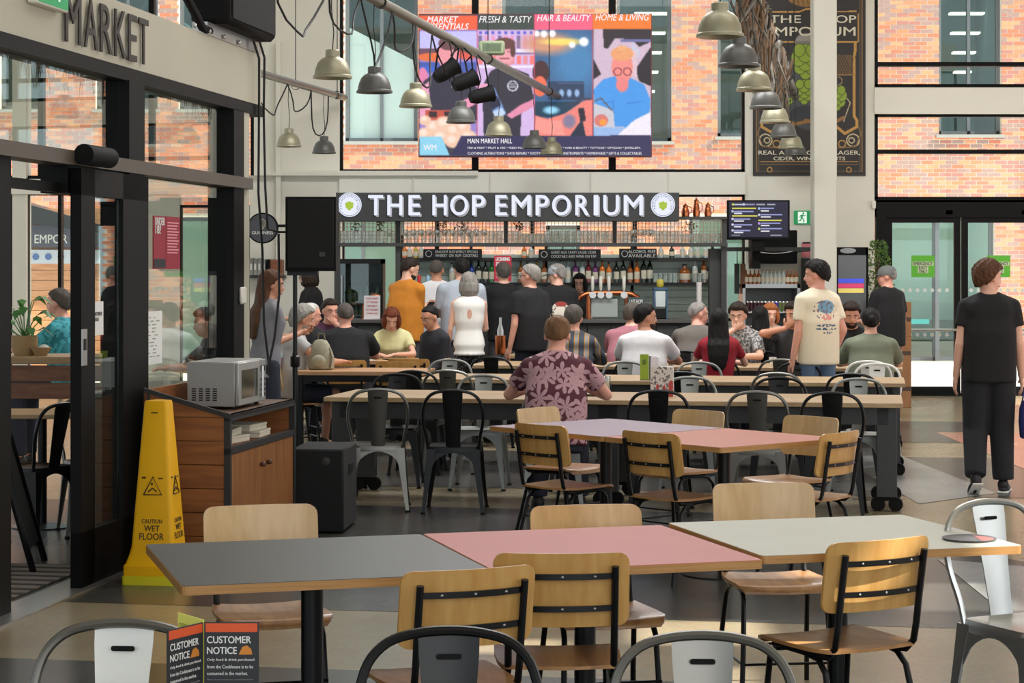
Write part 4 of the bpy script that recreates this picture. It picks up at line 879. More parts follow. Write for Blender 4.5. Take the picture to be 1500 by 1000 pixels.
        if st in ('bob', 'medium'):
            for a in range(-7, 8):
                t_ = a/7*2.1; cx, cy = math.sin(t_)*.082, -.012-math.cos(t_)*.10; dn = -.085 if st == 'bob' else -.115
                hb.tube([tuple(H(cx*.9, cy*.9, .05)), tuple(H(cx*1.13, cy*1.08, -.01)), tuple(H(cx*1.14, cy*1.06, dn*.7)), tuple(H(cx*.95, cy*.95, dn-.02))], [.02, .024, .022, .008], 7)
        if st == 'bun': hb.ell(tuple(H(0, -.118, .01)), (.042, .034, .044), 12, 9)
        if st == 'bald': pass
        else: fin(remesh(hb, 'hair', HAIRM[hcol], root, vox*.62, 1 if st != 'long' else 4))
        if st == 'bald':
            hb = MB(); vv = MB()
            for s in (-1, 1): vv.ell(tuple(H(s*.072, -.03, .005)), (.012, .055, .034), 12, 8, 0, HR)
            vv.ell(tuple(H(0, -.095, -.012)), (.06, .02, .035), 12, 8, 0, HR); fin(vv.obj('hair', HAIRM[hcol], root, ang=180))
    if beard:
        q = MB(); q.ell(tuple(H(0, .030, -.072)), (.060, .066, .050), 16, 10, 0, HR); q.ell(tuple(H(0, .090, -.050)), (.022, .008, .006), 10, 6, 0, HR); fin(q.obj('beard', HAIRM[beard], root, ang=180))
    if glasses:
        q = MB()
        for s in (-1, 1):
            q.tube([tuple(H(s*.031+.021*math.cos(t), .097, .004+.017*math.sin(t))) for t in [2*PI*i/12 for i in range(13)]], .0022, 5, cap=False); q.tube([tuple(H(s*.051, .094, .008)), tuple(H(s*.080, .03, .006)), tuple(H(s*.082, -.01, .0))], .0022, 5)
        q.tube([tuple(H(-.011, .100, .008)), tuple(H(.011, .100, .008))], .002, 5); fin(q.obj('glasses', TUBE_BLK, root))
    if cap:
        q = MB(); pr = [(.086, .012), (.090, .03), (.084, .075), (.062, .108), (.03, .125), (.0, .129)]; v = []
        q.loft([[tuple(H(r*math.cos(t), -.012+r*1.22*math.sin(t), z)) for t in [2*PI*i/22 for i in range(22)]] for r, z in pr[:-1]]+[[tuple(H(.003*math.cos(t), -.012+.003*math.sin(t), .129)) for t in [2*PI*i/22 for i in range(22)]]])
        co = fin(q.obj('cap', cap, root, ang=60)); q = MB(); o1 = []; o2 = []
        for i in range(13):
            t = PI*i/12; o1.append(tuple(H(.076*math.cos(t), .085+.095*math.sin(t), .022-.018*math.sin(t)))); o2.append(tuple(H(.076*math.cos(t), .07+.02*math.sin(t), .026)))
        up = [(p[0], p[1], p[2]+.006) for p in o1]; up2 = [(p[0], p[1], p[2]+.006) for p in o2]
        q.loft([[o2[i], o1[i], up[i], up2[i]] for i in range(13)]); fin(q.obj('cap_peak', cap, root, ang=60))
    # clothes
    if shirt:
        q = MB(); rg = rings(-.07 if hem == -.07 else -.12, .545 if neck == 'crew' else .515, .014)
        if not female:                                      # a loose tee hangs straight from the chest
            for ri in range(len(rg)):
                s_ = [x[0] for x in SEC if x[0] >= (-.07 if hem == -.07 else -.12)-1e-6][ri]
                if s_ < .34: p_, f_, u_ = fr(s_); rg[ri] = [tuple(p_+V(1, 0, 0)*(math.copysign(abs(math.cos(t))**.8, math.cos(t))*(.178*bw+.018))+f_*(-.010+math.copysign(abs(math.sin(t))**.9, math.sin(t))*(.128*bd+.020))) for t in [2*PI*i/20 for i in range(20)]]
        elif hem != -.07:
            p_, f_, u_ = fr(-.12); rg[0] = [tuple(p_+V(1, 0, 0)*(math.cos(t)*(.178*bw+.02))+f_*(-.012+math.sin(t)*.150)) for t in [2*PI*i/20 for i in range(20)]]
        q.loft(rg)
        for s in (-1, 1):
            S, E, Wr, _ = arms[s]; aw = .9 if female else 1.0
            if sleeve <= 0: q.ell(tuple(S-V(s*.045, 0, 0)+shu*.012), (.045, .062, .045), 12, 8); continue
            cone(q, nb-nu*.034+V(s*.022, -.010, 0), S+V(-s*.02, 0, .012), .062, .060, 10); q.ell(tuple(S), (.062*aw,)*3, 12, 8)
            if sleeve <= 1: cone(q, S, S+(E-S)*sleeve, .061*aw*bw, .063*aw*bw, 14, True, False)
            else: cone(q, S, E, .060*aw*bw, .052*aw, 14); cone(q, E, E+(Wr-E)*(sleeve-1), .052*aw, .040*aw, 14, True, False)
        fin(remesh(q, 'shirt', shirt, root, vox*1.25, 3))
    if trousers:
        q = MB(); rg = rings(-.12, .08, .012); p_, f_, u_ = fr(-.115); rg[0] = [tuple(p_+V(1, 0, 0)*(math.cos(t)*.168*bw)+f_*(math.sin(t)*.125)) for t in [2*PI*i/20 for i in range(20)]]; q.loft(rg)
        for s in (-1, 1):
            hip, kn, an, td = ft[s]
            if legs == 'shorts': cone(q, hip, hip+(kn-hip)*.92, .096, .082, 14, True, False)
            elif legs == 'skirt': cone(q, hip, kn, .105, .10, 14, True, False)
            else: cone(q, hip, kn, .098*lw, .078*lw, 14); cone(q, kn, an+(kn-an)*.04, .078*lw, .066*lw, 14, True, False)
        fin(remesh(q, 'trousers', trousers, root, vox*1.4, 3))
    for s in (-1, 1):
        hip, kn, an, td = ft[s]; q = MB(); rt = nrm(np.cross(td, V(0, 0, 1))); upv = nrm(np.cross(rt, td)); Rm = Matrix((tuple(rt), tuple(td), tuple(upv))).transposed(); b0 = an+td*.055-upv*.05
        q.ell(tuple(b0+td*.01), (.046, .135, .036), 14, 8, 0, Rm); q.ell(tuple(an-upv*.02-td*.01), (.043, .055, .05), 12, 8, 0, Rm)
        q.box(-.042, .042, -.12, .138, -.034, -.018, 1, c=.012, rot=Rm, org=tuple(b0)); fin(q.obj('shoe', [shoes or SHOE_D, SHOE_W if shoes else SHOE_D], root, ang=60))
    return root
def floral():
    m = bpy.data.materials.new('floral_maroon'); m.use_nodes = True; nt = m.node_tree; b = nt.nodes['Principled BSDF']; sock(b, 'Roughness', .8)
    tc = nd(nt, 'ShaderNodeTexCoord'); sx = nd(nt, 'ShaderNodeSeparateXYZ'); cb = nd(nt, 'ShaderNodeCombineXYZ'); nt.links.new(tc.outputs['Object'], sx.inputs[0]); nt.links.new(sx.outputs[0], cb.inputs[0]); nt.links.new(sx.outputs[2], cb.inputs[1])
    col = None; masks = []
    for sc_, off, petals in ((8.5, 0.0, 2.5), (7.0, 3.7, 3.5)):
        ad = nd(nt, 'ShaderNodeVectorMath', operation='MULTIPLY_ADD'); ad.inputs[1].default_value = (sc_,)*3; ad.inputs[2].default_value = (off, off*.7, 0); nt.links.new(cb.outputs[0], ad.inputs[0])
        vo = nd(nt, 'ShaderNodeTexVoronoi', voronoi_dimensions='2D'); sock(vo, 'Scale', 1.0); sock(vo, 'Randomness', .8); nt.links.new(ad.outputs[0], vo.inputs['Vector'])
        sb = nd(nt, 'ShaderNodeVectorMath', operation='SUBTRACT'); nt.links.new(ad.outputs[0], sb.inputs[0]); nt.links.new(vo.outputs['Position'], sb.inputs[1]); s2 = nd(nt, 'ShaderNodeSeparateXYZ'); nt.links.new(sb.outputs[0], s2.inputs[0])
        an = nd(nt, 'ShaderNodeMath', operation='ARCTAN2'); nt.links.new(s2.outputs[1], an.inputs[0]); nt.links.new(s2.outputs[0], an.inputs[1])
        sh_ = nd(nt, 'ShaderNodeSeparateColor'); nt.links.new(vo.outputs['Color'], sh_.inputs[0]); a2 = nd(nt, 'ShaderNodeMath', operation='MULTIPLY_ADD'); a2.inputs[1].default_value = petals; nt.links.new(an.outputs[0], a2.inputs[0])
        m6 = nd(nt, 'ShaderNodeMath', operation='MULTIPLY'); m6.inputs[1].default_value = 6.0; nt.links.new(sh_.outputs[0], m6.inputs[0]); nt.links.new(m6.outputs[0], a2.inputs[2])
        cs = nd(nt, 'ShaderNodeMath', operation='COSINE'); nt.links.new(a2.outputs[0], cs.inputs[0]); ab = nd(nt, 'ShaderNodeMath', operation='ABSOLUTE'); nt.links.new(cs.outputs[0], ab.inputs[0])
        rr = nd(nt, 'ShaderNodeMath', operation='MULTIPLY_ADD'); rr.inputs[1].default_value = .50; rr.inputs[2].default_value = .02; nt.links.new(ab.outputs[0], rr.inputs[0])
        lt = nd(nt, 'ShaderNodeMath', operation='LESS_THAN'); nt.links.new(vo.outputs['Distance'], lt.inputs[0]); nt.links.new(rr.outputs[0], lt.inputs[1]); masks.append(lt)
    mx_ = nd(nt, 'ShaderNodeMath', operation='MAXIMUM'); nt.links.new(masks[0].outputs[0], mx_.inputs[0]); nt.links.new(masks[1].outputs[0], mx_.inputs[1])
    mix = nd(nt, 'ShaderNodeMix', data_type='RGBA'); mix.inputs[6].default_value = (*lin((84, 38, 50)), 1); mix.inputs[7].default_value = (*lin((186, 146, 152)), 1); nt.links.new(mx_.outputs[0], mix.inputs[0]); nt.links.new(mix.outputs[2], b.inputs['Base Color']); return m
def plaid():
    m = bpy.data.materials.new('plaid_check'); m.use_nodes = True; nt = m.node_tree; b = nt.nodes['Principled BSDF']; sock(b, 'Roughness', .85)
    tc = nd(nt, 'ShaderNodeTexCoord'); w = nd(nt, 'ShaderNodeTexWave', bands_direction='X'); sock(w, 'Scale', 3.4); w2 = nd(nt, 'ShaderNodeTexWave', bands_direction='Z'); sock(w2, 'Scale', 2.6)
    for q in (w, w2): nt.links.new(tc.outputs['Object'], q.inputs['Vector'])
    r = nd(nt, 'ShaderNodeValToRGB'); r.color_ramp.interpolation = 'CONSTANT'; e = r.color_ramp.elements; e[0].color = (*lin((70, 78, 92)), 1); e[1].position = .55; e[1].color = (*lin((206, 150, 60)), 1); n = e.new(.8); n.color = (*lin((150, 150, 150)), 1)
    mx = nd(nt, 'ShaderNodeMix', data_type='RGBA', blend_type='MULTIPLY'); mx.inputs[0].default_value = .55; nt.links.new(w.outputs['Fac'], r.inputs['Fac']); nt.links.new(r.outputs['Color'], mx.inputs[6]); nt.links.new(w2.outputs['Color'], mx.inputs[7]); nt.links.new(mx.outputs[2], b.inputs['Base Color']); return m
def speckle(name, c1, c2, sc=60, thr=.5):
    m = bpy.data.materials.new(name); m.use_nodes = True; nt = m.node_tree; b = nt.nodes['Principled BSDF']; sock(b, 'Roughness', .85); tc = nd(nt, 'ShaderNodeTexCoord'); nz = nd(nt, 'ShaderNodeTexNoise'); sock(nz, 'Scale', sc); sock(nz, 'Detail', 1.0)
    r = nd(nt, 'ShaderNodeValToRGB'); r.color_ramp.interpolation = 'CONSTANT'; e = r.color_ramp.elements; e[0].color = (*lin(c1), 1); e[1].position = thr; e[1].color = (*lin(c2), 1); nt.links.new(tc.outputs['Object'], nz.inputs['Vector']); nt.links.new(nz.outputs['Fac'], r.inputs['Fac']); nt.links.new(r.outputs['Color'], b.inputs['Base Color']); return m
def printed(name, base, marks):
    """plain cloth with a print on its back: ellipses (x, z, rx, rz, colour, speckle) in the wearer's own space"""
    m = bpy.data.materials.new(name); m.use_nodes = True; nt = m.node_tree; b = nt.nodes['Principled BSDF']; sock(b, 'Roughness', .85); tc = nd(nt, 'ShaderNodeTexCoord'); sp = nd(nt, 'ShaderNodeSeparateXYZ'); nt.links.new(tc.outputs['Object'], sp.inputs[0])
    nz = nd(nt, 'ShaderNodeTexNoise'); sock(nz, 'Scale', 45.0); sock(nz, 'Detail', 1.0); nt.links.new(tc.outputs['Object'], nz.inputs['Vector']); bk = nd(nt, 'ShaderNodeMath', operation='LESS_THAN'); bk.inputs[1].default_value = 0.0; nt.links.new(sp.outputs[1], bk.inputs[0])
    cur = nd(nt, 'ShaderNodeRGB'); cur.outputs[0].default_value = (*lin(base), 1); cur = cur.outputs[0]
    def mth(op, a, bb, c=None):
        n = nd(nt, 'ShaderNodeMath', operation=op)
        for i, q in enumerate((a, bb, c)):
            if q is None: continue
            if isinstance(q, (int, float)): n.inputs[i].default_value = q
            else: nt.links.new(q, n.inputs[i])
        return n.outputs[0]
    for x, z, rx, rz, c, spk in marks:
        u = mth('MULTIPLY', mth('SUBTRACT', sp.outputs[0], x), 1/rx); w = mth('MULTIPLY', mth('SUBTRACT', sp.outputs[2], z), 1/rz); d = mth('ADD', mth('MULTIPLY', u, u), mth('MULTIPLY', w, w)); k = mth('MULTIPLY', mth('LESS_THAN', d, 1.0), bk.outputs[0])
        if spk: k = mth('MULTIPLY', k, mth('GREATER_THAN', nz.outputs['Fac'], spk))
        mx = nd(nt, 'ShaderNodeMix', data_type='RGBA'); nt.links.new(k, mx.inputs[0]); nt.links.new(cur, mx.inputs[6]); mx.inputs[7].default_value = (*lin(c), 1); cur = mx.outputs[2]
    nt.links.new(cur, b.inputs['Base Color']); return m
BLK = cloth('black', (17, 17, 19)); JEANS_B = cloth('black_jeans', (28, 30, 34)); NAVY = cloth('navy', (36, 40, 54)); JEANS = cloth('blue_jeans', (88, 110, 136)); GREY = cloth('grey', (128, 128, 132)); WHT = cloth('white', (226, 226, 228)); DKG = cloth('dark_grey', (66, 66, 68))
CREAMT = printed('cloth_cream_print', (232, 222, 196), [(.01, 1.36, .085, .06, (120, 168, 196), .0), (.0, 1.33, .12, .09, (120, 110, 120), .56), (.01, 1.27, .06, .03, (222, 150, 140), .45), (0, 1.195, .10, .012, (84, 110, 130), .48), (0, 1.165, .11, .012, (84, 110, 130), .48), (.01, 1.13, .05, .012, (84, 110, 130), .48)])
SPLASH = printed('cloth_black_print', (22, 22, 24), [(0.0, 1.22, .11, .10, (214, 206, 190), .46), (.0, 1.21, .07, .065, (222, 214, 198), .0), (.01, 1.30, .07, .03, (150, 60, 52), .0)])
# ---- near: the man at the front row, the one walking off to the right, the one standing in cream
person('man in a maroon leaf-print shirt seated at the front long table, back to us', .295, 13.78, -4, 1.80, True, 16, (14, 0), 'table', 'table', floral(), .62, NAVY, skin='pink', hair=('short', 'lightbrown'), vox=.0095, bw=1.06, ltgt=(-.14, .42, .845), rtgt=(.14, .42, .845), hem=-.07)
person('young man in black t-shirt and black jeans walking away at the right', 3.565, 15.3, -6, 1.72, False, 0, (4, -62), 'down', 'down', BLK, .55, JEANS_B, skin='fair', hair=('mop', 'brown'), vox=.0095, shoes=SHOE_D, bw=1.04, lw=1.22,
       feet={-1: [(-.10, .04, .48), (-.12, -.14, .13), (-.1, .85, -.5)], 1: [(.10, .05, .50), (.11, .04, .085), (.25, 1, 0)]})
person('young man standing in a cream t-shirt with a printed back', 2.70, 18.1, 24, 1.73, False, 0, (8, 48), 'down', 'hip', CREAMT, .66, JEANS, skin='pink', hair=('quiff', 'black'), vox=.0105)
# ---- at the bar
person('man in an orange t-shirt standing at the bar looking at a phone', X_at(594, 23.05), 23.05, -42, 1.79, False, 3, (24, -22), 'phone', 'phone', cloth('orange', (204, 128, 36)), .66, DKG, skin='fair', hair=('short', 'dark'), beard='dark', bw=1.15, bd=1.2)
person('grey-cropped man in a white t-shirt at the bar, back to us', X_at(640, 23.95), 23.95, 5, 1.77, False, 3, (6, -14), 'fwd', 'fwd', WHT, .66, JEANS, skin='tan', hair=('crop', 'darkgrey'), bw=1.16, bd=1.1)
person('dark-haired man in a pale blue shirt at the bar behind the grey-haired woman', X_at(676, 23.3), 23.3, 8, 1.78, False, 4, (10, 16), 'fwd', 'fwd', cloth('pale_blue', (178, 188, 200)), .8, NAVY, skin='fair', hair=('short', 'black'), bw=1.22, bd=1.1)
person('grey-haired woman in a white sleeveless top standing with her back to us', X_at(687, 21.2), 21.2, 4, 1.62, False, 2, (4, 0), 'down', 'fwd', printed('cloth_white_keyhole', (236, 234, 228), [(0, 1.31, .028, .055, (214, 168, 146), .0)]), 0, speckle('dots_black', (26, 26, 28), (150, 150, 150), 60, .6), skin='fair', hair=('medium', 'grey'), female=True, bw=1.08)
person('man in a black t-shirt at the bar, half behind the man in the black polo', X_at(738, 23.8), 23.8, 14, 1.74, False, 2, (2, 0), 'fwd', 'fwd', BLK, .66, DKG, skin='fair', hair=('short', 'darkgrey'))
person('grey-haired man with glasses in a black polo shirt standing sideways', X_at(777, 21.2), 21.2, 40, 1.71, False, 0, (0, 28), 'down', 'down', cloth('black_polo', (20, 20, 22)), .66, NAVY, skin='pink', hair=('short', 'grey'), glasses=True, bw=1.12, bd=1.15)
person('man in a grey flat cap and black t-shirt with a pale print', X_at(817, 23.6), 23.6, 12, 1.72, False, 3, (8, 60), 'fwd', 'fwd', SPLASH, .66, DKG, skin='fair', hair=('short', 'grey'), cap=mat('cap_pale_grey', (168, 176, 182), .8), bw=1.1)
person('barmaid with black hair and glasses behind the counter', X_at(852, 25.6), 25.6, 150, 1.60, False, 4, (8, 20), 'fwd', 'fwd', BLK, .66, BLK, skin='fair', hair=('medium', 'black'), glasses=True, female=True)
person('barman with long dark hair and glasses in a black t-shirt', X_at(458, 24.6), 24.6, 75, 1.69, False, 4, (10, 10), 'fwd', 'fwd', BLK, .66, BLK, skin='fair', hair=('medium', 'dark'), beard='dark', glasses=True, bw=1.08)
# ---- seated at the communal tables
person('grey-haired man in a yellow check shirt, back to us at the third table', X_at(838, 18.95), 18.95, -8, 1.74, True, 10, (8, 0), 'table', 'table', plaid(), 1.9, NAVY, skin='pink', hair=('short', 'darkgrey'), hem=-.07)
person('man in a dusty pink shirt seated with his back to us', X_at(920, 20.5), 20.5, -24, 1.74, True, 12, (4, -20), 'table', 'table', cloth('dusty_pink', (172, 112, 124)), .7, NAVY, skin='fair', hair=('short', 'darkgrey'), bw=1.2, bd=1.15, hem=-.07)
person('bearded man in a white shirt seated at the third table, looking right', X_at(943, 18.75), 18.75, -14, 1.76, True, 8, (4, -58), 'table', 'table', cloth('white_shirt', (222, 220, 222)), .7, NAVY, skin='tan', hair=('short', 'black'), beard='dark', bw=1.1, hem=-.07)
person('older man with short white hair in a taupe shirt seated sideways', X_at(1020, 20.85), 20.85, -14, 1.74, True, 12, (6, -58), 'table', 'table', cloth('taupe', (112, 106, 100)), .8, NAVY, skin='pink', hair=('crop', 'grey'), bw=1.14, hem=-.07)
person('woman with long black hair in a red top, back to us', X_at(1053, 18.6), 18.6, -8, 1.66, True, 6, (4, -6), 'table', 'table', cloth('red', (150, 24, 42)), .6, NAVY, skin='fair', hair=('long', 'black'), female=True, neck='wide', hem=-.07)
person('young man in a speckled grey shirt eating with a hand at his mouth', X_at(1087, 20.5), 20.5, 158, 1.74, True, 12, (12, 4), 'table', 'mouth', speckle('speckled_grey', (96, 96, 96), (176, 174, 170), 46, .5), .8, NAVY, skin='fair', hair=('quiff', 'dark'), hem=-.07)
person('woman with black hair seated with her back to us at the rear table', X_at(1114, 20.95), 20.95, -4, 1.62, True, 6, (4, 0), 'table', 'table', BLK, .6, NAVY, skin='fair', hair=('long', 'black'), female=True, hem=-.07)
person('woman with ginger-blonde hair facing us at the rear table', X_at(1128, 22.5), 22.5, 176, 1.62, True, 6, (8, 10), 'table', 'table', cloth('peach', (214, 190, 172)), .5, NAVY, skin='fair', hair=('bob', 'ginger'), female=True, hem=-.07)
person('young man in dark grey resting a hand on his mouth', X_at(1162, 20.45), 20.45, 174, 1.74, True, 10, (6, -38), 'table', 'mouth', cloth('charcoal', (58, 58, 60)), .6, NAVY, skin='tan', hair=('quiff', 'dark'), hem=-.07)
person('young man with quiff and black jacket looking down at the table', X_at(1246, 20.25), 20.25, 172, 1.75, True, 10, (16, 8), 'table', 'table', BLK, 1.9, NAVY, skin='tan', hair=('quiff', 'dark'), beard='dark', hem=-.07)
person('person in a sage green t-shirt with dark hair tied up, back to us', X_at(1276, 18.55), 18.55, -6, 1.68, True, 8, (4, 6), 'table', 'table', cloth('sage', (116, 124, 104)), .8, NAVY, skin='fair', hair=('bun', 'black'), bw=1.12, hem=-.07)
person('man in a grey cap, black t-shirt and grey shorts standing by the crates', X_at(1300, 22.75), 22.75, 36, 1.70, False, 0, (2, 40), 'fwd', 'down', BLK, .7, cloth('grey_shorts', (126, 122, 116)), 'shorts', skin='pink', hair=('crop', 'grey'), cap=mat('cap_grey', (108, 110, 108), .8), bw=1.12, bd=1.1, shoes=SHOE_W)
# ---- left tables
person('woman with long brown hair in a grey t-shirt standing behind the microwave', X_at(388, 16.6), 16.6, -60, 1.65, False, 4, (8, -18), 'phone', 'phone', cloth('grey_tee', (122, 122, 128)), .6, NAVY, skin='tan', hair=('long', 'brown'), female=True, bw=1.05)
person('grey-haired bearded person in shorts seated at the left table with a red cup', X_at(424, 18.9), 18.9, -72, 1.72, True, 10, (10, -8), 'table', 'table', cloth('grey_vest', (166, 164, 162)), .35, NAVY, 'shorts', skin='tan', hair=('curly', 'grey'), beard='grey', hem=-.07)
person('white-haired man in black seated beyond the speaker pole', X_at(446, 20.7), 20.7, -25, 1.72, True, 10, (10, -48), 'table', 'table', BLK, .66, NAVY, skin='pink', hair=('crop', 'white'), hem=-.07)
person('dark-haired man in a maroon t-shirt leaning his chin on his hand', X_at(481, 21.6), 21.6, 196, 1.78, True, 8, (10, 10), 'mouth', 'table', cloth('maroon', (76, 40, 62)), .6, NAVY, skin='pink', hair=('short', 'dark'), bw=1.12, hem=-.07)
person('man in a black t-shirt seated with his back to us at the left tables', X_at(505, 19.85), 19.85, 4, 1.74, True, 8, (6, 12), 'table', 'table', BLK, .7, NAVY, skin='pink', hair=('crop', 'darkgrey'), bw=1.28, bd=1.15, hem=-.07)
person('woman in pale yellow with auburn bobbed hair reading at the left table', X_at(577, 21.55), 21.55, 176, 1.64, True, 18, (26, 10), 'table', 'table', cloth('pale_yellow', (222, 218, 164)), .6, NAVY, skin='fair', hair=('bob', 'auburn'), female=True, bw=1.1, hem=-.07)
person('boy in a dark jacket with short dark hair looking down', X_at(643, 20.3), 20.3, 128, 1.68, True, 8, (20, 10), 'lap', 'lap', cloth('dark_jacket', (34, 34, 40)), 1.9, NAVY, skin='tan', hair=('crop', 'black'), hem=-.07)
# ---- inside the café at the left
person('person in a teal shirt seated inside the café, seen through the doorway', X_at(98, 17.2), 17.2, 75, 1.72, True, 6, (4, 0), 'table', 'table', speckle('teal_check', (40, 120, 130), (70, 160, 170), 20, .5), .7, NAVY, skin='pink', hair=('short', 'darkgrey'), hem=-.07, seat=.62)
person('dark-haired person in black seated behind the shop glass', X_at(318, 17.8), 17.8, 110, 1.70, True, 8, (10, 0), 'table', 'table', BLK, .8, NAVY, skin='tan', hair=('quiff', 'black'), hem=-.07)
finish_people()
# ================================================================== the bar
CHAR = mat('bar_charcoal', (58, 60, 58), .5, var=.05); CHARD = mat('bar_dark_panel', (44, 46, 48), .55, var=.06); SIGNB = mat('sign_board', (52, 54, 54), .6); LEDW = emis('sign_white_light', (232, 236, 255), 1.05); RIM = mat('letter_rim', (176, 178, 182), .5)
COPPER = mat('copper', (186, 110, 72), .25, metal=1.0); MINT = mat('mint_board', (178, 196, 184), .45, var=.04); CLEARG = glass('drinking_glass', (.95, .97, .97), 2.6, rough=.08, alpha=.12); SHELFB = mat('shelf_black', (32, 32, 32), .5)
YF, YB = 24.6, 26.3
XL, XR = X_at(490, YF), X_at(1062, YF)
t = thing('bar_counter', 'dark panelled bar counter under the illuminated board', 'counter', ((XL+XR)/2, YF+.3, 0)); hw = (XR-XL)/2
q = MB(); q.box(-hw, hw, -.28, .25, 0, 1.03); q.obj('body', CHARD, t, smooth=False)
for k in range(17): q = MB(); q.box(-hw+k*2*hw/17+.004, -hw+(k+1)*2*hw/17-.004, -.31, -.28, .12, 1.0, c=.004); q.obj('panel', CHAR, t, smooth=False)
q = MB(); q.box(-hw-.03, hw+.03, -.38, .3, 1.03, 1.075, c=.006); q.obj('worktop', mat('bar_top', (82, 80, 78), .3), t, smooth=False)
q = MB(); q.tube([(-hw, -.36, .18), (hw, -.36, .18)], .02, 8); q.obj('foot_rail', COPPER, t)
# gantry: posts, glass shelf, wire mesh
t = thing('bar_gantry', 'dark steel gantry with wire mesh over the bar, carrying the glasses', 'gantry', (0, YF+.35, 0)); GY = YF+.35
def gx(px): return X_at(px, GY)
z0, z1, zt = 1.955, 1.995, 2.285
for px, b_, w in ((494, 1.075, 8), (583, 1.075, 7), (741, z1, 6), (900, z1, 6), (1060, 1.075, 8)): q = MB(); q.box(gx(px-w/2), gx(px+w/2), -.04, .04, b_, zt); q.obj('post', CHAR, t, smooth=False)
q = MB(); q.box(gx(488), gx(1064), -.12, .34, z0, z1); q.obj('glass_shelf', CHAR, t, smooth=False)
q = MB(); q.box(gx(488), gx(1064), -.10, .30, zt, zt+.03); q.obj('top_deck', CHAR, t, smooth=False)
WIRE = mat('mesh_wire', (150, 132, 112), .4, metal=.6)
for a, b in ((498, 579), (587, 738), (744, 897), (903, 1056)):
    q = MB(); n = int((b-a)/5.2)
    for k in range(n+1): x = gx(a+(b-a)*k/n); q.box(x-.0038, x+.0038, -.064, -.056, z1, zt)
    for k in range(1, 6): z = z1+(zt-z1)*k/6; q.box(gx(a), gx(b), -.06, -.058, z-.003, z+.003)
    q.obj('wire_mesh', WIRE, t, smooth=False)
# illuminated board
YS = YF-.02; sg = thing('bar_name_board', 'charcoal board reading THE HOP EMPORIUM in glowing white letters', 'sign', (X_at(743.5, YS), YS, 0)); bw_ = X_at(995, YS)-X_at(743.5, YS); sz0, sz1 = Z_at(324, YS), Z_at(282, YS)
q = MB(); q.box(-bw_, bw_, 0, .28, sz0, sz1, c=.004); q.obj('board', SIGNB, sg, smooth=False)
def sx(px): return X_at(px, YS)-X_at(743.5, YS)
spans = [('T', 540, 561), ('H', 568, 589), ('E', 599, 615), ('H', 634, 654), ('O', 660, 685), ('P', 692, 710), ('E', 726, 742), ('M', 750, 777), ('P', 785, 803), ('O', 809, 835), ('R', 843, 862), ('I', 870, 876), ('U', 884, 906), ('M', 914, 941)]
hc_ = Z_at(300.5, YS); hh = (315.5-286.5)*YS/F
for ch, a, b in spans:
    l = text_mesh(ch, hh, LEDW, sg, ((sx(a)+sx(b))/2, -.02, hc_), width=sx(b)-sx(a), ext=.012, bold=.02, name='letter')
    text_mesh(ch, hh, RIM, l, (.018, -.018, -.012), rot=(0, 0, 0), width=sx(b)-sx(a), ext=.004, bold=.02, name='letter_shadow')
LEAF = emis('hop_green_light', (178, 205, 60), .9); RINGM = mat('logo_ring', (120, 128, 140), .5)
for px in (512, 971):
    c = (sx(px), 0, hc_+.005); q = MB(); q.lathe([(0, 0), (.145, 0), (.145, .02), (0, .02)], (c[0], 0, c[2]), 32, rot=Matrix.Rotation(PI/2, 3, 'X')); d_ = q.obj('round_logo', LEDW, sg)
    q = MB(); q.lathe([(.128, .021), (.134, .021), (.134, .024), (.128, .024), (.128, .021)], (c[0], 0, c[2]), 32, rot=Matrix.Rotation(PI/2, 3, 'X')); q.obj('logo_ring', RINGM, d_)
    q = MB()
    for (ox, oz, r) in ((0, -.035, .022), (-.022, -.012, .024), (.022, -.012, .024), (0, .0, .026), (-.03, .018, .022), (.03, .018, .022), (0, .03, .022)): q.ell((c[0]+ox, -.026, c[2]+oz-.01), (r, .006, r*1.05), 10, 6)
    q.obj('hop_cone', LEAF, d_)
    for k, ch in enumerate('THEHOPEMPORIUM'):
        an = R(205-k*230/13); text_mesh(ch, .026, RINGM, d_, (c[0]+.104*math.cos(an), -.022, c[2]+.104*math.sin(an)), rot=(PI/2, -(an-PI/2), 0), bold=.02, ext=.001, name='logo_letter')
# glasses on the gantry shelf (pints and stems), one made, the rest copied
def tumbler(r, h): b = MB(); b.lathe([(0, .004), (r*.72, .004), (r*.75, 0), (r*.8, .002), (r, h), (r-.003, h), (r*.74, .012), (0, .012)], (0, 0, 0), 12); return b.mesh('drinking_glass', CLEARG)
def stem(r, h): b = MB(); b.lathe([(0, 0), (r*.9, .001), (.006, .008), (.005, h*.45), (r*.7, h*.55), (r, h*.75), (r*.8, h), (r*.78, h), (r*.95, h*.76), (r*.6, h*.57), (0, h*.54)], (0, 0, 0), 12); return b.mesh('stem_glass', CLEARG)
gm = [tumbler(.042, .15), tumbler(.045, .12), stem(.042, .17)]
def single(name, me, loc, label, cat, group=None, rz=0): o = bpy.data.objects.new(name, me); COL.objects.link(o); o.location = loc; o.rotation_euler = (0, 0, rz); return tag(o, label, cat, group)
for row, (yy, off) in enumerate(((GY+.03, 0), (GY+.16, 4))):
    px = 502+off
    while px < 1056:
        if not any(abs(px-p) < 6 for p in (583, 741, 900)):
            kind = 2 if (560 < px < 720 and row == 0) or (920 < px < 960) else (1 if px > 1000 or 760 < px < 800 else 0)
            single(('stem_glass' if kind == 2 else 'drinking_glass'), gm[kind], (X_at(px, yy), yy, z1), 'clear stemmed glass in the rows on the mesh-fronted gantry shelf' if kind == 2 else 'clear beer glass in the rows on the mesh-fronted gantry shelf', 'glass', 'stemmed glasses on the gantry shelf' if kind == 2 else 'beer glasses on the gantry shelf')
        px += 11.5
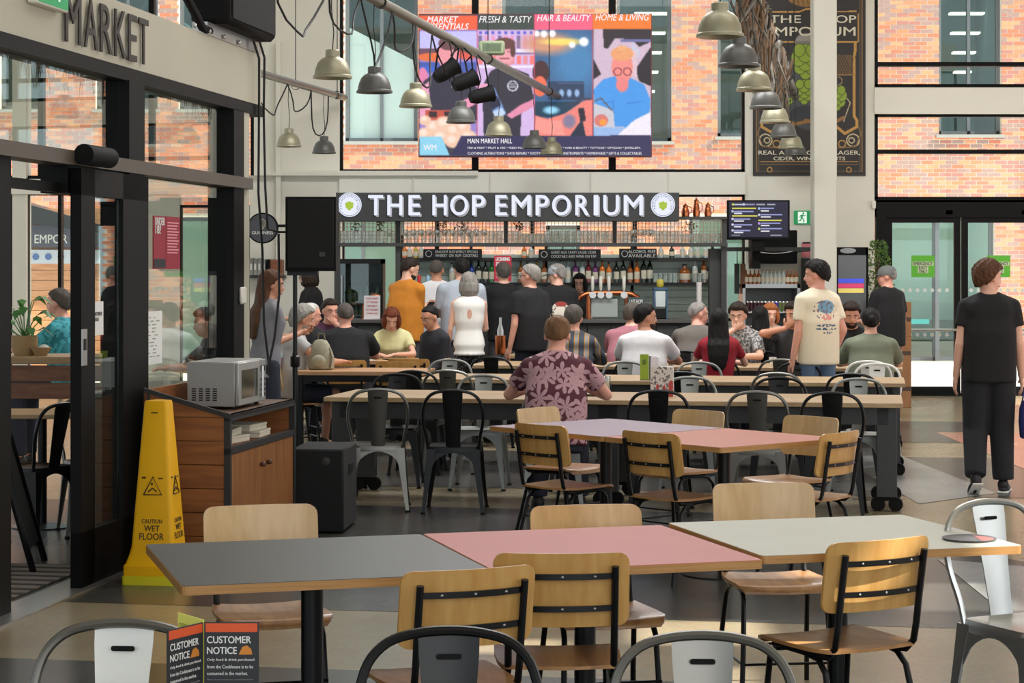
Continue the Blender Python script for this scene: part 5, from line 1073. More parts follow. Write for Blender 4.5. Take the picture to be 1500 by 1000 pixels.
# back bar: mint boards, two black shelves, bottles
t = thing('back_bar', 'mint boarded back bar with two black shelves behind the counter', 'shelving', (0, YB+.15, 0)); BYY = YB+.15
def bx_(px): return X_at(px, BYY)
for k in range(10): q = MB(); q.box(bx_(586), bx_(1046), .02, .05, .95+k*.092, 1.036+k*.092, c=.004); q.obj('board', MINT, t, smooth=False)
q = MB(); q.box(bx_(586), bx_(1046), .052, .062, .95, 1.87); q.obj('backing', MINT, t, smooth=False)
zl, zu = Z_at(413.5, BYY), Z_at(377.5, BYY)
for z, a, b in ((zl, 655, 1046), (zu, 586, 1046)): q = MB(); q.box(bx_(a), bx_(b), -.22, .02, z-.035, z); q.obj('shelf', SHELFB, t, smooth=False)
for px in (588, 690, 800, 926, 1044): q = MB(); q.box(bx_(px)-.02, bx_(px)+.02, .02, .06, 0, zu+.3); q.obj('upright', SHELFB, t, smooth=False)
q = MB(); q.box(bx_(586), bx_(1046), -.35, .02, .0, .93, c=.004); q.obj('back_counter', CHARD, t, smooth=False)
BOT = {}
def bottle(col, cat='spirit', r=.037, h=.29, capc=(30, 30, 30), lab=(222, 214, 190), clear=False):
    key = (col, r, h, capc, lab)
    if key not in BOT:
        g = mat('bottle_%d_%d_%d' % col, col, .12, coat=.5); b = MB(); b.lathe([(0, 0), (r, 0), (r, h*.58), (r*.85, h*.66), (r*.36, h*.75), (r*.34, h*.93), (0, h*.93)], (0, 0, 0), 12)
        c = MB(); c.lathe([(r*.40, h*.90), (r*.40, h), (0, h)], (0, 0, 0), 10); l = MB(); l.lathe([(r+.0008, h*.15), (r+.0008, h*.48)], (0, 0, 0), 12)
        BOT[key] = (b.mesh('glass_body', g), c.mesh('cap', mat('cap_%d_%d_%d' % capc, capc, .4)), l.mesh('label', mat('blabel_%d_%d_%d' % lab, lab, .6)))
    return BOT[key]
def put_bottle(x, y, z, label, group, col, **k):
    a, c, l = bottle(col, **k); o = thing('bottle', label, 'bottle', (x, y, z), random.random()*6, group); share('glass_body', a, o); share('cap', c, o); share('label', l, o); return o
GN, DK, AM, BL, CLR, RD, PU, OR, YE = (30, 110, 40), (26, 34, 26), (150, 84, 30), (46, 70, 150), (196, 206, 204), (130, 30, 34), (120, 60, 120), (220, 120, 36), (196, 170, 60)
NMC = {GN: 'bright green', DK: 'dark green', AM: 'amber', BL: 'blue', CLR: 'clear', RD: 'dark red', PU: 'purple', OR: 'orange', YE: 'yellow'}
by = YB+.05
for px, c, h in ((662, CLR, .26), (671, DK, .3), (681, CLR, .28), (691, BL, .27), (701, DK, .31), (711, DK, .29), (720, GN, .29), (763, AM, .28), (772, BL, .27), (786, YE, .3), (797, AM, .28), (822, CLR, .3), (832, CLR, .31), (843, PU, .29), (853, CLR, .3), (862, RD, .31), (872, PU, .28), (882, OR, .3), (892, OR, .27), (903, DK, .29), (913, DK, .31), (923, AM, .26), (933, OR, .29), (943, DK, .33), (952, DK, .34), (1018, CLR, .31), (1031, AM, .33), (1040, DK, .3)):
    put_bottle(X_at(px, by), by, zl, '%s glass bottle on the lower black shelf of the back bar' % NMC[c], '%s bottles on the lower shelf' % NMC[c], c, h=h, r=.036)
o = put_bottle(X_at(1003, by), by, zl, 'squat round amber decanter on the lower shelf, right end', None, AM, h=.24, r=.075)
for px, c in ((593, OR), (600, CLR), (609, YE), (617, CLR), (768, OR), (778, CLR), (968, CLR), (984, DK), (1000, CLR), (1012, CLR), (1022, CLR), (1034, CLR)):
    put_bottle(X_at(px, by), by, zu, '%s short bottle on the upper black shelf of the back bar' % NMC[c], '%s short bottles on the upper shelf' % NMC[c], c, h=.17, r=.034)
for k in range(11): px = 960+k*7.2; (single('drinking_glass', gm[1], (X_at(px, by-.08), by-.08, zl), 'clear tumbler in the row on the lower back-bar shelf', 'glass', 'tumblers on the lower shelf') if abs(px-1003) > 8 else None)
# chalkboards under the gantry shelf, hung in front of the upper shelf
CHK = mat('chalkboard', (26, 28, 28), .8); CHW = mat('chalk', (200, 204, 200), .9)
def chalk(a, b, y0, y1, lines, label):
    Y = YB-.12; t = thing('chalkboard', label, 'sign', (X_at((a+b)/2, Y), Y, Z_at((y0+y1)/2, Y)), group='chalkboards on the back bar'); w, h = (b-a)*Y/F/2, (y1-y0)*Y/F/2
    q = MB(); q.box(-w, w, 0, .012, -h, h); q.obj('board', CHK, t, smooth=False); q = MB(); q.lathe([(.035, 0), (.042, 0), (.042, .003), (.035, .003)], (-w+.07, -.001, 0), 16, rot=Matrix.Rotation(PI/2, 3, 'X')); q.obj('round_mark', CHW, t)
    for i, (s, zz, hh_) in enumerate(lines): text_mesh(s, hh_, CHW, t, (.05, -.002, zz*h), width=w*1.45, bold=.015, ext=.0006)
    return t
chalk(620, 706, 364.5, 378.5, [('DRAUGHT ALES WEEKLY SPECIALS', .42, .035), ('WHISKEY  GIN  RUM  COCKTAILS', -.38, .035)], 'chalkboard over the left of the back bar with two lines of writing')
chalk(789, 880, 365, 380, [('GUEST ALES CRAFT LAGER CIDER', .42, .035), ('COCKTAILS AND WINE ON TAP', -.38, .035)], 'chalkboard in the middle of the back bar above the copper taps')
chalk(907, 962, 364, 379, [('ALCOHOL FREE', .42, .04), ('AVAILABLE', -.40, .04)], 'short chalkboard at the right of the back bar')
# taps
def tap(px, label, col, group=None, h=.34, Y=YF+.28):
    t = thing('beer_tap', label, 'tap', (X_at(px, Y), Y, 1.075), group=group); q = MB(); q.lathe([(0, 0), (.05, 0), (.05, .01), (.022, .02), (.022, h), (0, h)], (0, 0, 0), 12); q.obj('column', STEEL, t)
    q = MB(); q.tube([(0, -.02, h-.05), (0, -.10, h-.06), (0, -.11, h-.12)], .012, 8); q.obj('spout', STEEL, t); q = MB(); q.lathe([(.013, h), (.022, h+.05), (.024, h+.17), (.012, h+.19), (0, h+.19)], (0, 0, 0), 10); q.obj('handle', col, t); return t
PALE_H = mat('tap_handle_pale', (214, 212, 200), .4)
RT = mat('tap_red', (200, 40, 36), .4)
tap(614, 'tall red beer tap on the bar right of the man in orange', RT); tap(627, 'pale blue beer tap beside the red one', mat('tap_blue', (150, 190, 214), .4))
Y = YF+.25; t = thing('copper_tap_rail', 'copper beer rail arching over the bar with pale tap handles', 'tap', (X_at(890, Y), Y, 1.075)); cx = X_at(890, Y)
def cxp(px): return X_at(px, Y)-cx
q = MB(); q.tube([(cxp(846), 0, .22), (cxp(850), 0, .27), (cxp(858), 0, .30), (cxp(870), 0, .315), (cxp(910), 0, .315), (cxp(925), 0, .30), (cxp(934), 0, .26), (cxp(938), 0, .18)], .032, 12); q.obj('rail', COPPER, t)
for px in (862, 918): q = MB(); q.tube([(cxp(px), 0, 0), (cxp(px), 0, .31)], .028, 12); q.obj('column', COPPER, t)
for px in (868, 880, 892, 914): q = MB(); q.lathe([(.010, .32), (.02, .38), (.022, .50), (.01, .52), (0, .52)], (cxp(px), 0, 0), 10); q.obj('tap_handle', PALE_H, t); q = MB(); q.lathe([(0, 0), (.042, 0), (.042, .01), (0, .01)], (cxp(px), -.035, .29), 14, rot=Matrix.Rotation(PI/2, 3, 'X')); q.obj('tap_badge', STEEL, t)
q = MB(); q.box(cxp(866), cxp(905), .02, .05, .02, .24, c=.004); q.obj('drip_panel', mat('drip_panel', (168, 176, 170), .4), t, smooth=False)
Y = YF+.25; t = thing('copper_tap_hoop', 'copper hoop tap at the left end of the bar behind the white card', 'tap', (X_at(548, Y), Y, 1.075)); q = MB(); q.tube([(-.12, 0, 0), (-.12, 0, .16), (-.08, 0, .25), (0, 0, .29), (.07, 0, .27)], .022, 10); q.obj('hoop', COPPER, t); q = MB(); q.lathe([(0, 0), (.05, 0), (.05, .012), (0, .012)], (-.12, 0, 0), 12); q.obj('flange', COPPER, t)
# drinks dispenser, small card, white card, hanging red poster
Y = YF+.3; t = thing('drink_dispenser', 'blue-framed drink dispenser with clear tank on the bar', 'dispenser', (X_at(967, Y), Y, 1.075)); BLU = mat('dispenser_blue', (64, 96, 130), .4)
q = MB(); q.box(-.085, -.07, -.08, .08, 0, .36); q.box(.07, .085, -.08, .08, 0, .36); q.box(-.085, .085, -.08, .08, .35, .38); q.obj('frame', BLU, t, smooth=False); q = MB(); q.box(-.065, .065, -.07, .07, .14, .34, c=.01); q.obj('tank', mat('tank_milky', (206, 216, 214), .2), t); q = MB(); q.lathe([(.03, .38), (.045, .40), (.045, .46), (.03, .48), (0, .48)], (0, 0, 0), 12); q.obj('lid_knob', mat('lamp_yellow', (190, 176, 60), .4), t); q = MB(); q.box(-.08, .08, -.08, .08, 0, .12, c=.01); q.obj('base', TUBE_BLK, t)
t = thing('small_bar_card', 'small dark card with pale letters standing on the bar', 'sign', (X_at(932, YF+.05), YF+.05, 1.075)); q = MB(); q.box(-.1, .1, 0, .02, .16, .265, c=.004); q.box(-.01, .01, 0, .02, 0, .16); q.box(-.06, .06, -.03, .05, 0, .012); q.obj('card', mat('card_slate', (62, 78, 82), .6), t); text_mesh('LAST HOPS', .05, PAPER, t, (0, -.002, .212), width=.16, bold=.02)
t = thing('bar_notice_card', 'white notice card with red writing standing at the left end of the bar', 'notice', (X_at(545, YF+.05), YF+.05, 1.075)); q = MB(); q.box(-.098, .098, 0, .012, .01, .285); q.box(-.098, .098, -.05, .05, 0, .012); q.obj('card', mat('card_white', (222, 216, 216), .6), t, smooth=False)
REDI = mat('ink_red', (190, 60, 60), .7)
for i, s in enumerate(('PLEASE ORDER', 'AT THE BAR', 'TABLE SERVICE', 'NOT AVAILABLE', 'THANK YOU')): text_mesh(s, .022, REDI, t, (0, -.002, .25-i*.045), width=.14-.012*(i % 3), bold=.01, ext=.0006)
t = thing('licensing_poster', 'red licensing poster hung on cords below the gantry', 'poster', (X_at(736.5, YF+.3), YF+.3, Z_at(393, YF+.3))); q = MB(); q.box(-.105, .105, 0, .006, -.155, .155); q.obj('sheet', mat('poster_red2', (196, 34, 60), .5), t, smooth=False); text_mesh('LICENSING\nZONE', .10, PAPER, t, (0, -.002, .085), width=.17, bold=.03, ext=.0006)
q = MB()
for k in range(8): q.box(-.085, .085-.02*(k % 3), -.002, 0, .0-k*.017, .008-k*.017)
q.obj('print_lines', REDW, t, smooth=False)
for s in (-.09, .09): q = MB(); q.tube([(s, 0, .15), (s, 0, z0-Z_at(393, YF+.3)+.005)], .003, 5); q.obj('cord', PAPER, t)
# right post of the bar, cups tower, fridge at the left of the bar
q = MB(); q.box(X_at(1038, YF+.5), X_at(1058, YF+.5), YF+.42, YF+.58, 0, Z_at(364, YF+.5), c=.006); tag(q.obj('bar_end_post', CHAR, smooth=False), 'thick charcoal post at the right end of the bar', 'post')
CUPM = MB(); CUPM.lathe([(.0, 0), (.026, 0), (.036, .085), (.034, .085), (.025, .004), (0, .004)], (0, 0, 0), 10); CUPM = CUPM.mesh('paper_cup', mat('cup_white', (232, 226, 222), .5))
for k in range(7): single('paper_cup', CUPM, (X_at(1024, YF+.3), YF+.3, 1.075+k*.06), 'white paper cup in the tall stack at the right end of the bar', 'cup', 'stack of paper cups')
def fridge(name, label, px0, px1, y0, Y, D=.5, z0=0.0, shelves=(), fr=.03, body=SHELFB, head=.06):
    x0, x1, zt = X_at(px0, Y), X_at(px1, Y), Z_at(y0, Y); t = thing(name, label, 'fridge', ((x0+x1)/2, Y+D/2, z0)); w = (x1-x0)/2; h = zt-z0
    q = MB(); q.box(-w, -w+fr, -D/2, D/2, 0, h); q.box(w-fr, w, -D/2, D/2, 0, h); q.box(-w, w, -D/2, D/2, h-head, h); q.box(-w, w, -D/2, D/2, 0, .10); q.box(-w, w, D/2-.03, D/2, 0, h); q.obj('cabinet', body, t, smooth=False); q = MB(); q.box(-w+fr, w-fr, D/2-.036, D/2-.031, .1, h-head); q.obj('lining', mat('fridge_lining', (150, 154, 152), .5), t, smooth=False)
    for s in shelves: q = MB(); q.box(-w+fr, w-fr, -D/2+.05, D/2-.03, s-z0-.012, s-z0); q.obj('shelf', STEEL, t, smooth=False)
    return t, w, D
t, w, D = fridge('bottle_fridge', 'glass-fronted bottle fridge at the left end behind the bar', 496, 561, 379, YB-.5, .5, 0, (Z_at(443, YB-.5), Z_at(468, YB-.5)))
q = MB(); q.box(-w+.02, w-.02, -D/2-.012, -D/2-.004, .1, Z_at(379, YB-.5)-.06); q.obj('door', glass('fridge_glass', (.7, .78, .76), 1.8), t, smooth=False)
q = MB(); q.tube([(-w+.05, -D/2-.05, .6), (-w+.05, -D/2-.05, 1.6)], .012, 8); q.obj('handle', STEEL, t)
for sh, cs in ((Z_at(443, YB-.5), ((512, (196, 200, 120)), (520, (120, 150, 60)), (528, (120, 150, 60)), (538, CLR), (546, DK), (554, CLR))), (Z_at(468, YB-.5), ((512, CLR), (521, CLR), (530, CLR), (540, DK), (549, DK)))):
    for px, c in cs: put_bottle(X_at(px, YB-.25), YB-.25, sh, '%s bottle inside the fridge at the left end of the bar' % NMC.get(c, 'lime' if c[0] > 150 else 'olive'), 'bottles in the left fridge', c, h=.24, r=.034)
# copper jugs on the gantry's right end
ju = 0
for px, r, h, lb in ((1004, .05, .14, 'squat copper jug left of three on top of the gantry'), (1020, .045, .2, 'tall copper jug in the middle of three on top of the gantry'), (1037, .045, .15, 'small copper jug right of three on top of the gantry')):
    t = thing('copper_jug', lb, 'jug', (X_at(px, GY), GY, zt+.03), group='copper jugs'); q = MB(); q.lathe([(0, 0), (r*.9, 0), (r, h*.3), (r*.75, h*.7), (r*.6, h*.85), (r*.7, h), (r*.62, h), (0, h*.5)], (0, 0, 0), 16); q.obj('body', COPPER, t); q = MB(); q.tube([(r*.65, 0, h*.9), (r*1.5, 0, h*.8), (r*1.6, 0, h*.45), (r*.95, 0, h*.3)], .006, 6); q.obj('handle', COPPER, t); q = MB(); q.lathe([(r*.5, h), (r*.3, h*1.08), (.008, h*1.1), (.008, h*1.18), (0, h*1.18)], (0, 0, 0), 10); q.obj('lid', COPPER, t)
# things seen hanging at the right of the bar
for px, c, lb in ((1080, (38, 44, 42), 'dark menu board hung at the right end of the bar'), (1088.5, (120, 76, 50), 'brown menu board hung at the right end of the bar')):
    q = MB(); Y = 26.0; q.box(X_at(px-4, Y), X_at(px+3.5, Y), Y, Y+.03, Z_at(430, Y), Z_at(386, Y), c=.003); o = q.obj('menu_board', mat('menu_%d' % c[0], c, .6)); tag(o, lb, 'board')
    q = MB(); q.tube([(X_at(px, Y), Y+.015, Z_at(388, Y)), (X_at(px, Y), Y+.015, Z_at(365, Y))], .006, 6); q.obj('hook', SHELFB, o)
q = MB(); Y = 26.0; q.box(X_at(1058, Y), X_at(1176, Y), Y-.03, Y+.03, Z_at(368, Y), Z_at(362, Y)); q.box(X_at(1087, Y), X_at(1091, Y), Y-.02, Y+.02, Z_at(362, Y), Z_at(340, Y)); q.box(X_at(1174, Y)-.02, X_at(1190, Y), Y-.02, Y+1.1, Z_at(368, Y), Z_at(362, Y)); tag(q.obj('hanging_rail', CHAR, smooth=False), 'dark steel rail running from the bar to the pier', 'rail')
# menu television
Y = 25.4; t = thing('menu_television', 'black television showing a drinks menu right of the bar', 'television', (X_at(1111, Y), Y, Z_at(322, Y))); w, h = 92*Y/F/2, 58*Y/F/2
q = MB(); q.box(-w, w, 0, .05, -h, h, c=.006); q.obj('bezel', MATBLK, t)
q = MB(); q.box(-.08, .08, .04, .25, -h-.14, -.05); q.box(-.05, .05, .2, .62, -h-.36, -h-.1); q.obj('bracket', MATBLK, t, smooth=False)
p = Paint(0, 184, 0, 112, 1, (24, 22, 52)); 
for x, y, w_, c in ((10, 8, 40, (200, 200, 220)), (50, 8, 30, (150, 150, 180)), (86, 8, 26, (170, 170, 190)), (120, 8, 24, (170, 170, 190)), (10, 20, 74, (220, 214, 90)), (16, 30, 60, (150, 156, 210)), (16, 36, 24, (230, 230, 240)), (10, 44, 78, (220, 214, 90)), (16, 54, 50, (150, 156, 210)), (16, 60, 30, (230, 230, 240)), (16, 72, 56, (150, 156, 210)), (16, 78, 22, (230, 230, 240)), (16, 90, 50, (150, 156, 210)), (16, 96, 28, (230, 230, 240)), (100, 20, 40, (150, 156, 210)), (100, 28, 24, (230, 230, 240)), (100, 40, 66, (150, 156, 210)), (100, 47, 30, (230, 230, 240)), (92, 58, 72, (220, 214, 90)), (100, 67, 60, (150, 156, 210)), (100, 74, 26, (230, 230, 240)), (100, 84, 64, (150, 156, 210)), (100, 92, 26, (230, 230, 240)), (130, 105, 34, (150, 150, 160)), (8, 105, 26, (120, 120, 130))):
    p.rect(x, x+w_, y, y+3.2, c)
for x, y, c in ((11, 31, (190, 195, 220)), (11, 55, (200, 200, 225)), (11, 73, (210, 215, 230)), (11, 91, (200, 205, 225)), (94, 22, (170, 200, 230)), (94, 42, (210, 205, 225)), (94, 69, (190, 150, 230)), (94, 86, (200, 215, 110)), (12, 9, (200, 200, 90)), (46, 9, (200, 210, 230))): p.ell(x, y, 4, 4, c)
p.obj('screen', painted('tv_picture', True, .85), t, w*2-.05, h*2-.05, (0, -.003, .008))
Y = 26.4; q = MB(); q.box(X_at(1100, Y), X_at(1168, Y), Y, Y+.3, Z_at(386, Y), Z_at(337, Y), c=.01); o = q.obj('wall_cabinet', MATBLK); tag(o, 'black wall cabinet hanging behind the menu television', 'cabinet')
q = MB(); q.box(X_at(1110, Y), X_at(1160, Y), Y+.3, FY+.02, Z_at(380, Y), Z_at(345, Y)); q.obj('wall_mount', MATBLK, o, smooth=False); q = MB(); q.tube([(X_at(1100+x, Y), Y-.01, Z_at(366+5*(1-((x-34)/34)**2), Y)) for x in range(4, 68, 4)], .006, 6); q.obj('cable', PAPER, o)
# exit sign, pink notice on the pier
Y = FY; t = thing('wall_exit_sign', 'green running-man exit sign on the white pier', 'sign', (X_at(1175, Y), Y-.03, Z_at(318.5, Y))); q = MB(); q.box(-.11, .11, 0, .03, -.09, .09, c=.004); q.obj('box', EXG, t, smooth=False); q = MB(); q.box(-.06, .055, -.003, 0, -.075, .075); q.obj('door_field', EXW, t, smooth=False)
q = MB(); q.ell((.012, -.006, .055), (.014, .004, .014), 10, 6); q.tube([(.0, -.006, .035), (-.012, -.006, -.005)], .013, 6); q.tube([(-.012, -.006, -.005), (.02, -.006, -.03), (.018, -.006, -.065)], .008, 6); q.tube([(-.012, -.006, -.005), (-.028, -.006, -.04), (-.055, -.006, -.045)], .008, 6); q.tube([(.0, -.006, .035), (.03, -.006, .02), (.042, -.006, .032)], .006, 6); q.tube([(.0, -.006, .035), (-.028, -.006, .026), (-.035, -.006, .0)], .006, 6); q.obj('running_man', EXG, t)
t = thing('pink_notice', 'small pink notice pinned beside the white column', 'notice', (X_at(1181, Y), Y-.012, Z_at(366, Y))); q = MB(); q.box(-.062, .062, 0, .012, -.095, .095); q.obj('sheet', mat('notice_pink', (226, 130, 140), .6), t, smooth=False); q = MB(); q.box(-.05, .05, -.012, .0, .088, .105); q.obj('clip', MATBLK, t, smooth=False)
for k in range(5): pass
q = MB(); q.box(X_at(1174, FY), X_at(1192, FY), FY-.05, FY, 0, Z_at(378, FY)); tag(q.obj('dark_post', CHAR, smooth=False), 'dark upright panel on the wall under the pink notice', 'panel')
# open drinks cooler with bottles on top
YC = 25.9; zs = (Z_at(457, YC), Z_at(493, YC)); ALU = mat('cooler_alu', (176, 180, 180), .35, metal=.5)
t, w, D = fridge('open_drinks_cooler', 'silver open drinks cooler full of cans and bottles beside the column', 1088, 1172, 416, YC, .55, 0, zs, .035, ALU, .05)
CAN = {}
def can(x, y, z, c, label, group):
    if c not in CAN:
        b = MB(); b.lathe([(0, 0), (.027, 0), (.031, .008), (.031, .125), (.026, .135), (0, .133)], (0, 0, 0), 12); l = MB(); l.lathe([(.0316, .012), (.0316, .12)], (0, 0, 0), 12); CAN[c] = (b.mesh('can_body', STEEL), l.mesh('wrap', mat('can_%d_%d_%d' % c, c, .35)))
    o = thing('drink_can', label, 'can', (x, y, z), 0, group); share('can_body', CAN[c][0], o); share('wrap', CAN[c][1], o)
for k in range(14):
    px = 1095+k*5.3; c = (60, 20, 26) if k < 6 else ((60, 60, 170) if k < 9 else (110, 120, 70)); nm = 'dark red' if k < 6 else ('blue' if k < 9 else 'olive')
    can(X_at(px, YC+.14), YC+.14, zs[0], c, '%s drink can on the upper shelf of the open cooler' % nm, '%s cans in the cooler' % nm); can(X_at(px, YC+.14), YC+.14, zs[1], (66, 24, 28), 'dark red drink can on the lower shelf of the open cooler', 'dark red cans on the lower shelf')
for k in range(13):
    px = 1093+k*6.1; c = AM if k in (0, 1, 2, 3, 10, 11, 12) else CLR; put_bottle(X_at(px, YC+.12), YC+.12, Z_at(416, YC), '%s soft-drink bottle with gold cap in the row on top of the open cooler' % NMC[c], '%s bottles on top of the cooler' % NMC[c], c, h=.185, r=.027, capc=(176, 140, 70))
# tall fridge, topiary, cartons at the right
YT = 25.75; t, w, D = fridge('tall_fridge', 'tall black drinks fridge with coloured stripes left of the doors', 1224, 1272, 362, YT, .6, 0, (.5, .9, 1.3), .03, MATBLK, .10)
q = MB(); q.box(-w+.03, w-.03, -D/2-.012, -D/2-.004, .1, Z_at(362, YT)-.1); dr = q.obj('door', mat('fridge_door_smoked', (70, 72, 74), .15, coat=.6), t, smooth=False)
for z, c in ((Z_at(411, YT), (70, 84, 220)), (Z_at(418.5, YT), (214, 60, 110)), (Z_at(425.5, YT), (226, 206, 110))): q = MB(); q.box(-w+.03, w-.06, -D/2-.016, -D/2-.012, z-.028, z+.028); q.obj('stripe', mat('stripe_%d' % c[0], c, .4, emit=c, es=.25), dr, smooth=False)
q = MB(); q.lathe([(0, 0), (.10, 0), (.10, .006), (0, .006)], (-.05, -D/2-.004, Z_at(367, YT)), 16, rot=Matrix.Rotation(PI/2, 3, 'X') @ Matrix.Scale(.35, 3, (0, 1, 0))); q.obj('header_badge', mat('badge_grey', (150, 154, 158), .4), t)
t = thing('topiary_bush', 'green cone-shaped bush standing between the tall fridge and the doors', 'plant', (X_at(1286, 26.4), 26.4, 0)); q = MB(); q.lathe([(0, 0), (.16, 0), (.2, .4), (.17, .4), (0, .38)], (0, 0, 0), 16); q.obj('pot', MATBLK, t); q = MB(); q.tube([(0, 0, .35), (0, 0, 1.9)], .02, 6); q.obj('stem', mat('bark', (80, 62, 46), .8), t)
q = MB()
for k in range(1500):
    z = .5+1.55*rng.random(); r = .21*(1-max(0, (z-1.5)/.75)**2)*math.sqrt(.35+.65*rng.random()); a = rng.random()*2*PI; p_ = Vector((r*math.cos(a), r*math.sin(a)*.9, z)); u = Vector(rng.normal(size=3)).normalized()*.03; v_ = Vector(rng.normal(size=3)).normalized()*.012; q.add([tuple(p_-u), tuple(p_+v_), tuple(p_+u), tuple(p_-v_)], [(0, 1, 2, 3)])
stuff(q.obj('foliage', mat('bush_green', (58, 92, 40), .7, col2=(110, 146, 60), scale=12), t, smooth=False))
CART = mat('cardboard', (150, 106, 70), .8, var=.08)
for k, (h, lb) in enumerate(((.46, 'brown carton at the bottom of the stack by the doors'), (.40, 'brown carton in the middle of the stack by the doors'), (.42, 'brown carton topmost of the stack by the doors'))):
    zz = (0, .46, .86)[k]; Y = 24.8; q = MB(); q.box(X_at(1303, Y), X_at(1335, Y), Y, Y+.35, zz, zz+h, c=.004); o = q.obj('carton', CART, smooth=False); tag(o, lb, 'carton', 'cartons by the doors'); q = MB(); q.box(X_at(1303, Y)+.005, X_at(1335, Y)-.005, Y-.002, Y, zz+h*.44, zz+h*.56); q.obj('tape', mat('tape_dark', (70, 52, 40), .5), o, smooth=False)
# left of the bar: round bracket sign, wall shelf with files and a wooden box
Y = 26.3; t = thing('round_pub_sign', 'round slate pub sign with a pale harp on a wall bracket', 'sign', (X_at(385, Y), Y, Z_at(334, Y))); r = 22*Y/F
q = MB(); q.lathe([(0, -.03), (r, -.03), (r, .03), (0, .03)], (0, 0, 0), 32, rot=Matrix.Rotation(PI/2, 3, 'X')); q.obj('disc', mat('sign_slate', (72, 74, 80), .5), t); q = MB(); q.lathe([(r*.94, -.036), (r*1.03, -.036), (r*1.03, .036), (r*.94, .036), (r*.94, -.036)], (0, 0, 0), 32, rot=Matrix.Rotation(PI/2, 3, 'X')); q.obj('rim', MATBLK, t)
HB = mat('harp_pale', (170, 164, 150), .5); q = MB(); q.tube([(-.03, -.034, .10), (-.012, -.034, .03), (.0, -.034, -.02)], .008, 6); q.tube([(-.03, -.034, .10), (.01, -.034, .115), (.035, -.034, .09)], .007, 6); q.tube([(.035, -.034, .09), (.03, -.034, .03), (.0, -.034, -.02)], .007, 6)
for k in range(4): q.tube([(-.018+k*.012, -.034, .10), (-.004+k*.006, -.034, .01)], .002, 4)
q.obj('harp', HB, t); text_mesh('GUINNESS', .04, PAPER, t, (0, -.032, -.06), width=.27, bold=.02)
q = MB(); q.tube([(r, 0, .03), (r+.17, 0, .03), (r+.17, .75, .03)], .018, 8); q.tube([(r, 0, -.05), (r+.10, 0, -.05), (r+.15, 0, 0)], .014, 8); q.obj('bracket', MATBLK, t)
Y = 26.75; q = MB(); q.box(X_at(362, Y), X_at(416, Y), Y, FY-.06, Z_at(407, Y), Z_at(403, Y)); tag(q.obj('wall_shelf', DARK, smooth=False), 'narrow dark shelf on the wall at the far left of the bar', 'shelf')
for k in range(4): px = 365+k*6; q = MB(); q.box(X_at(px, Y), X_at(px+5.3, Y), Y+.02, Y+.25, Z_at(403, Y), Z_at(378+k % 2*1.5, Y), c=.003); o = q.obj('file_box', mat('file_grey', (150, 152, 146), .7), smooth=False); tag(o, 'grey file box in the row on the wall shelf left of the bar', 'file', 'file boxes on the wall shelf'); q = MB(); q.box(X_at(px+1.2, Y), X_at(px+4, Y), Y+.017, Y+.02, Z_at(395, Y), Z_at(386, Y)); q.obj('spine_label', PAPER, o, smooth=False)
q = MB(); q.box(X_at(391, Y), X_at(413, Y), Y+.01, Y+.26, Z_at(403, Y), Z_at(380, Y), c=.004); o = q.obj('wooden_box', wood('box_wood', (120, 66, 40), (150, 90, 56), .5), smooth=False); tag(o, 'reddish wooden box on the wall shelf left of the bar', 'box'); q = MB(); q.box(X_at(391, Y)-.002, X_at(396, Y), Y+.006, Y+.262, Z_at(403, Y), Z_at(379.6, Y)); q.obj('end_panel', MATBLK, o, smooth=False)

# dark dried hop bunches hung under the gantry's top deck
HOPL = mat('hop_dry_leaf', (70, 62, 44), .8, col2=(96, 92, 56), scale=30)
for px, lb in ((520, 'dark dried hop bunch under the gantry, first from the left'), (556, 'dark dried hop bunch under the gantry, second from the left'), (650, 'dark dried hop bunch under the gantry, third from the left'), (678, 'dark dried hop bunch under the gantry, fourth from the left'), (760, 'dark dried hop bunch under the gantry, fifth from the left'), (1012, 'dark dried hop bunch under the gantry at its right end')):
    o = thing('hop_bunch', lb, 'hops', (X_at(px, GY), GY+.08, zt), 0, 'hop bunches under the gantry'); q = MB(); q.tube([(0, 0, 0), (0, 0, -.06)], .004, 5); q.obj('cord', CABLE if 'CABLE' in globals() else MATBLK, o); q = MB()
    for k in range(46):
        z = -.03-.12*rng.random(); p_ = Vector((rng.normal()*.035, rng.normal()*.025, z)); u = Vector(rng.normal(size=3)).normalized()*.022; v_ = Vector(rng.normal(size=3)).normalized()*.012; q.add([tuple(p_-u), tuple(p_+v_), tuple(p_+u), tuple(p_-v_)], [(0, 1, 2, 3)])
    stuff(q.obj('leaves', HOPL, o, smooth=False))
# ================================================================== big screen
Y = 26.72; sc_ = thing('video_screen', 'large bright advertising screen hung in front of the facade windows', 'screen', (X_at(784, Y), Y, Z_at(125, Y))); w, h = 342*Y/F, 210*Y/F
q = MB(); q.box(-w/2, w/2, .004, .10, -h/2, h/2, c=.006); q.obj('casing', mat('screen_case', (150, 70, 80), .5), sc_, smooth=False)
for px in (697, 897): q = MB(); q.box(X_at(px, Y)-X_at(784, Y)-.03, X_at(px, Y)-X_at(784, Y)+.03, .1, FY+.07-Y, -h*.4, h*.4); q.obj('bracket', DARK, sc_, smooth=False)
p = Paint(55, 1400, 80, 910, 4.2, (60, 56, 70))
A, B, C_, D_ = (58, 388), (392, 720), (726, 1058), (1064, 1398)
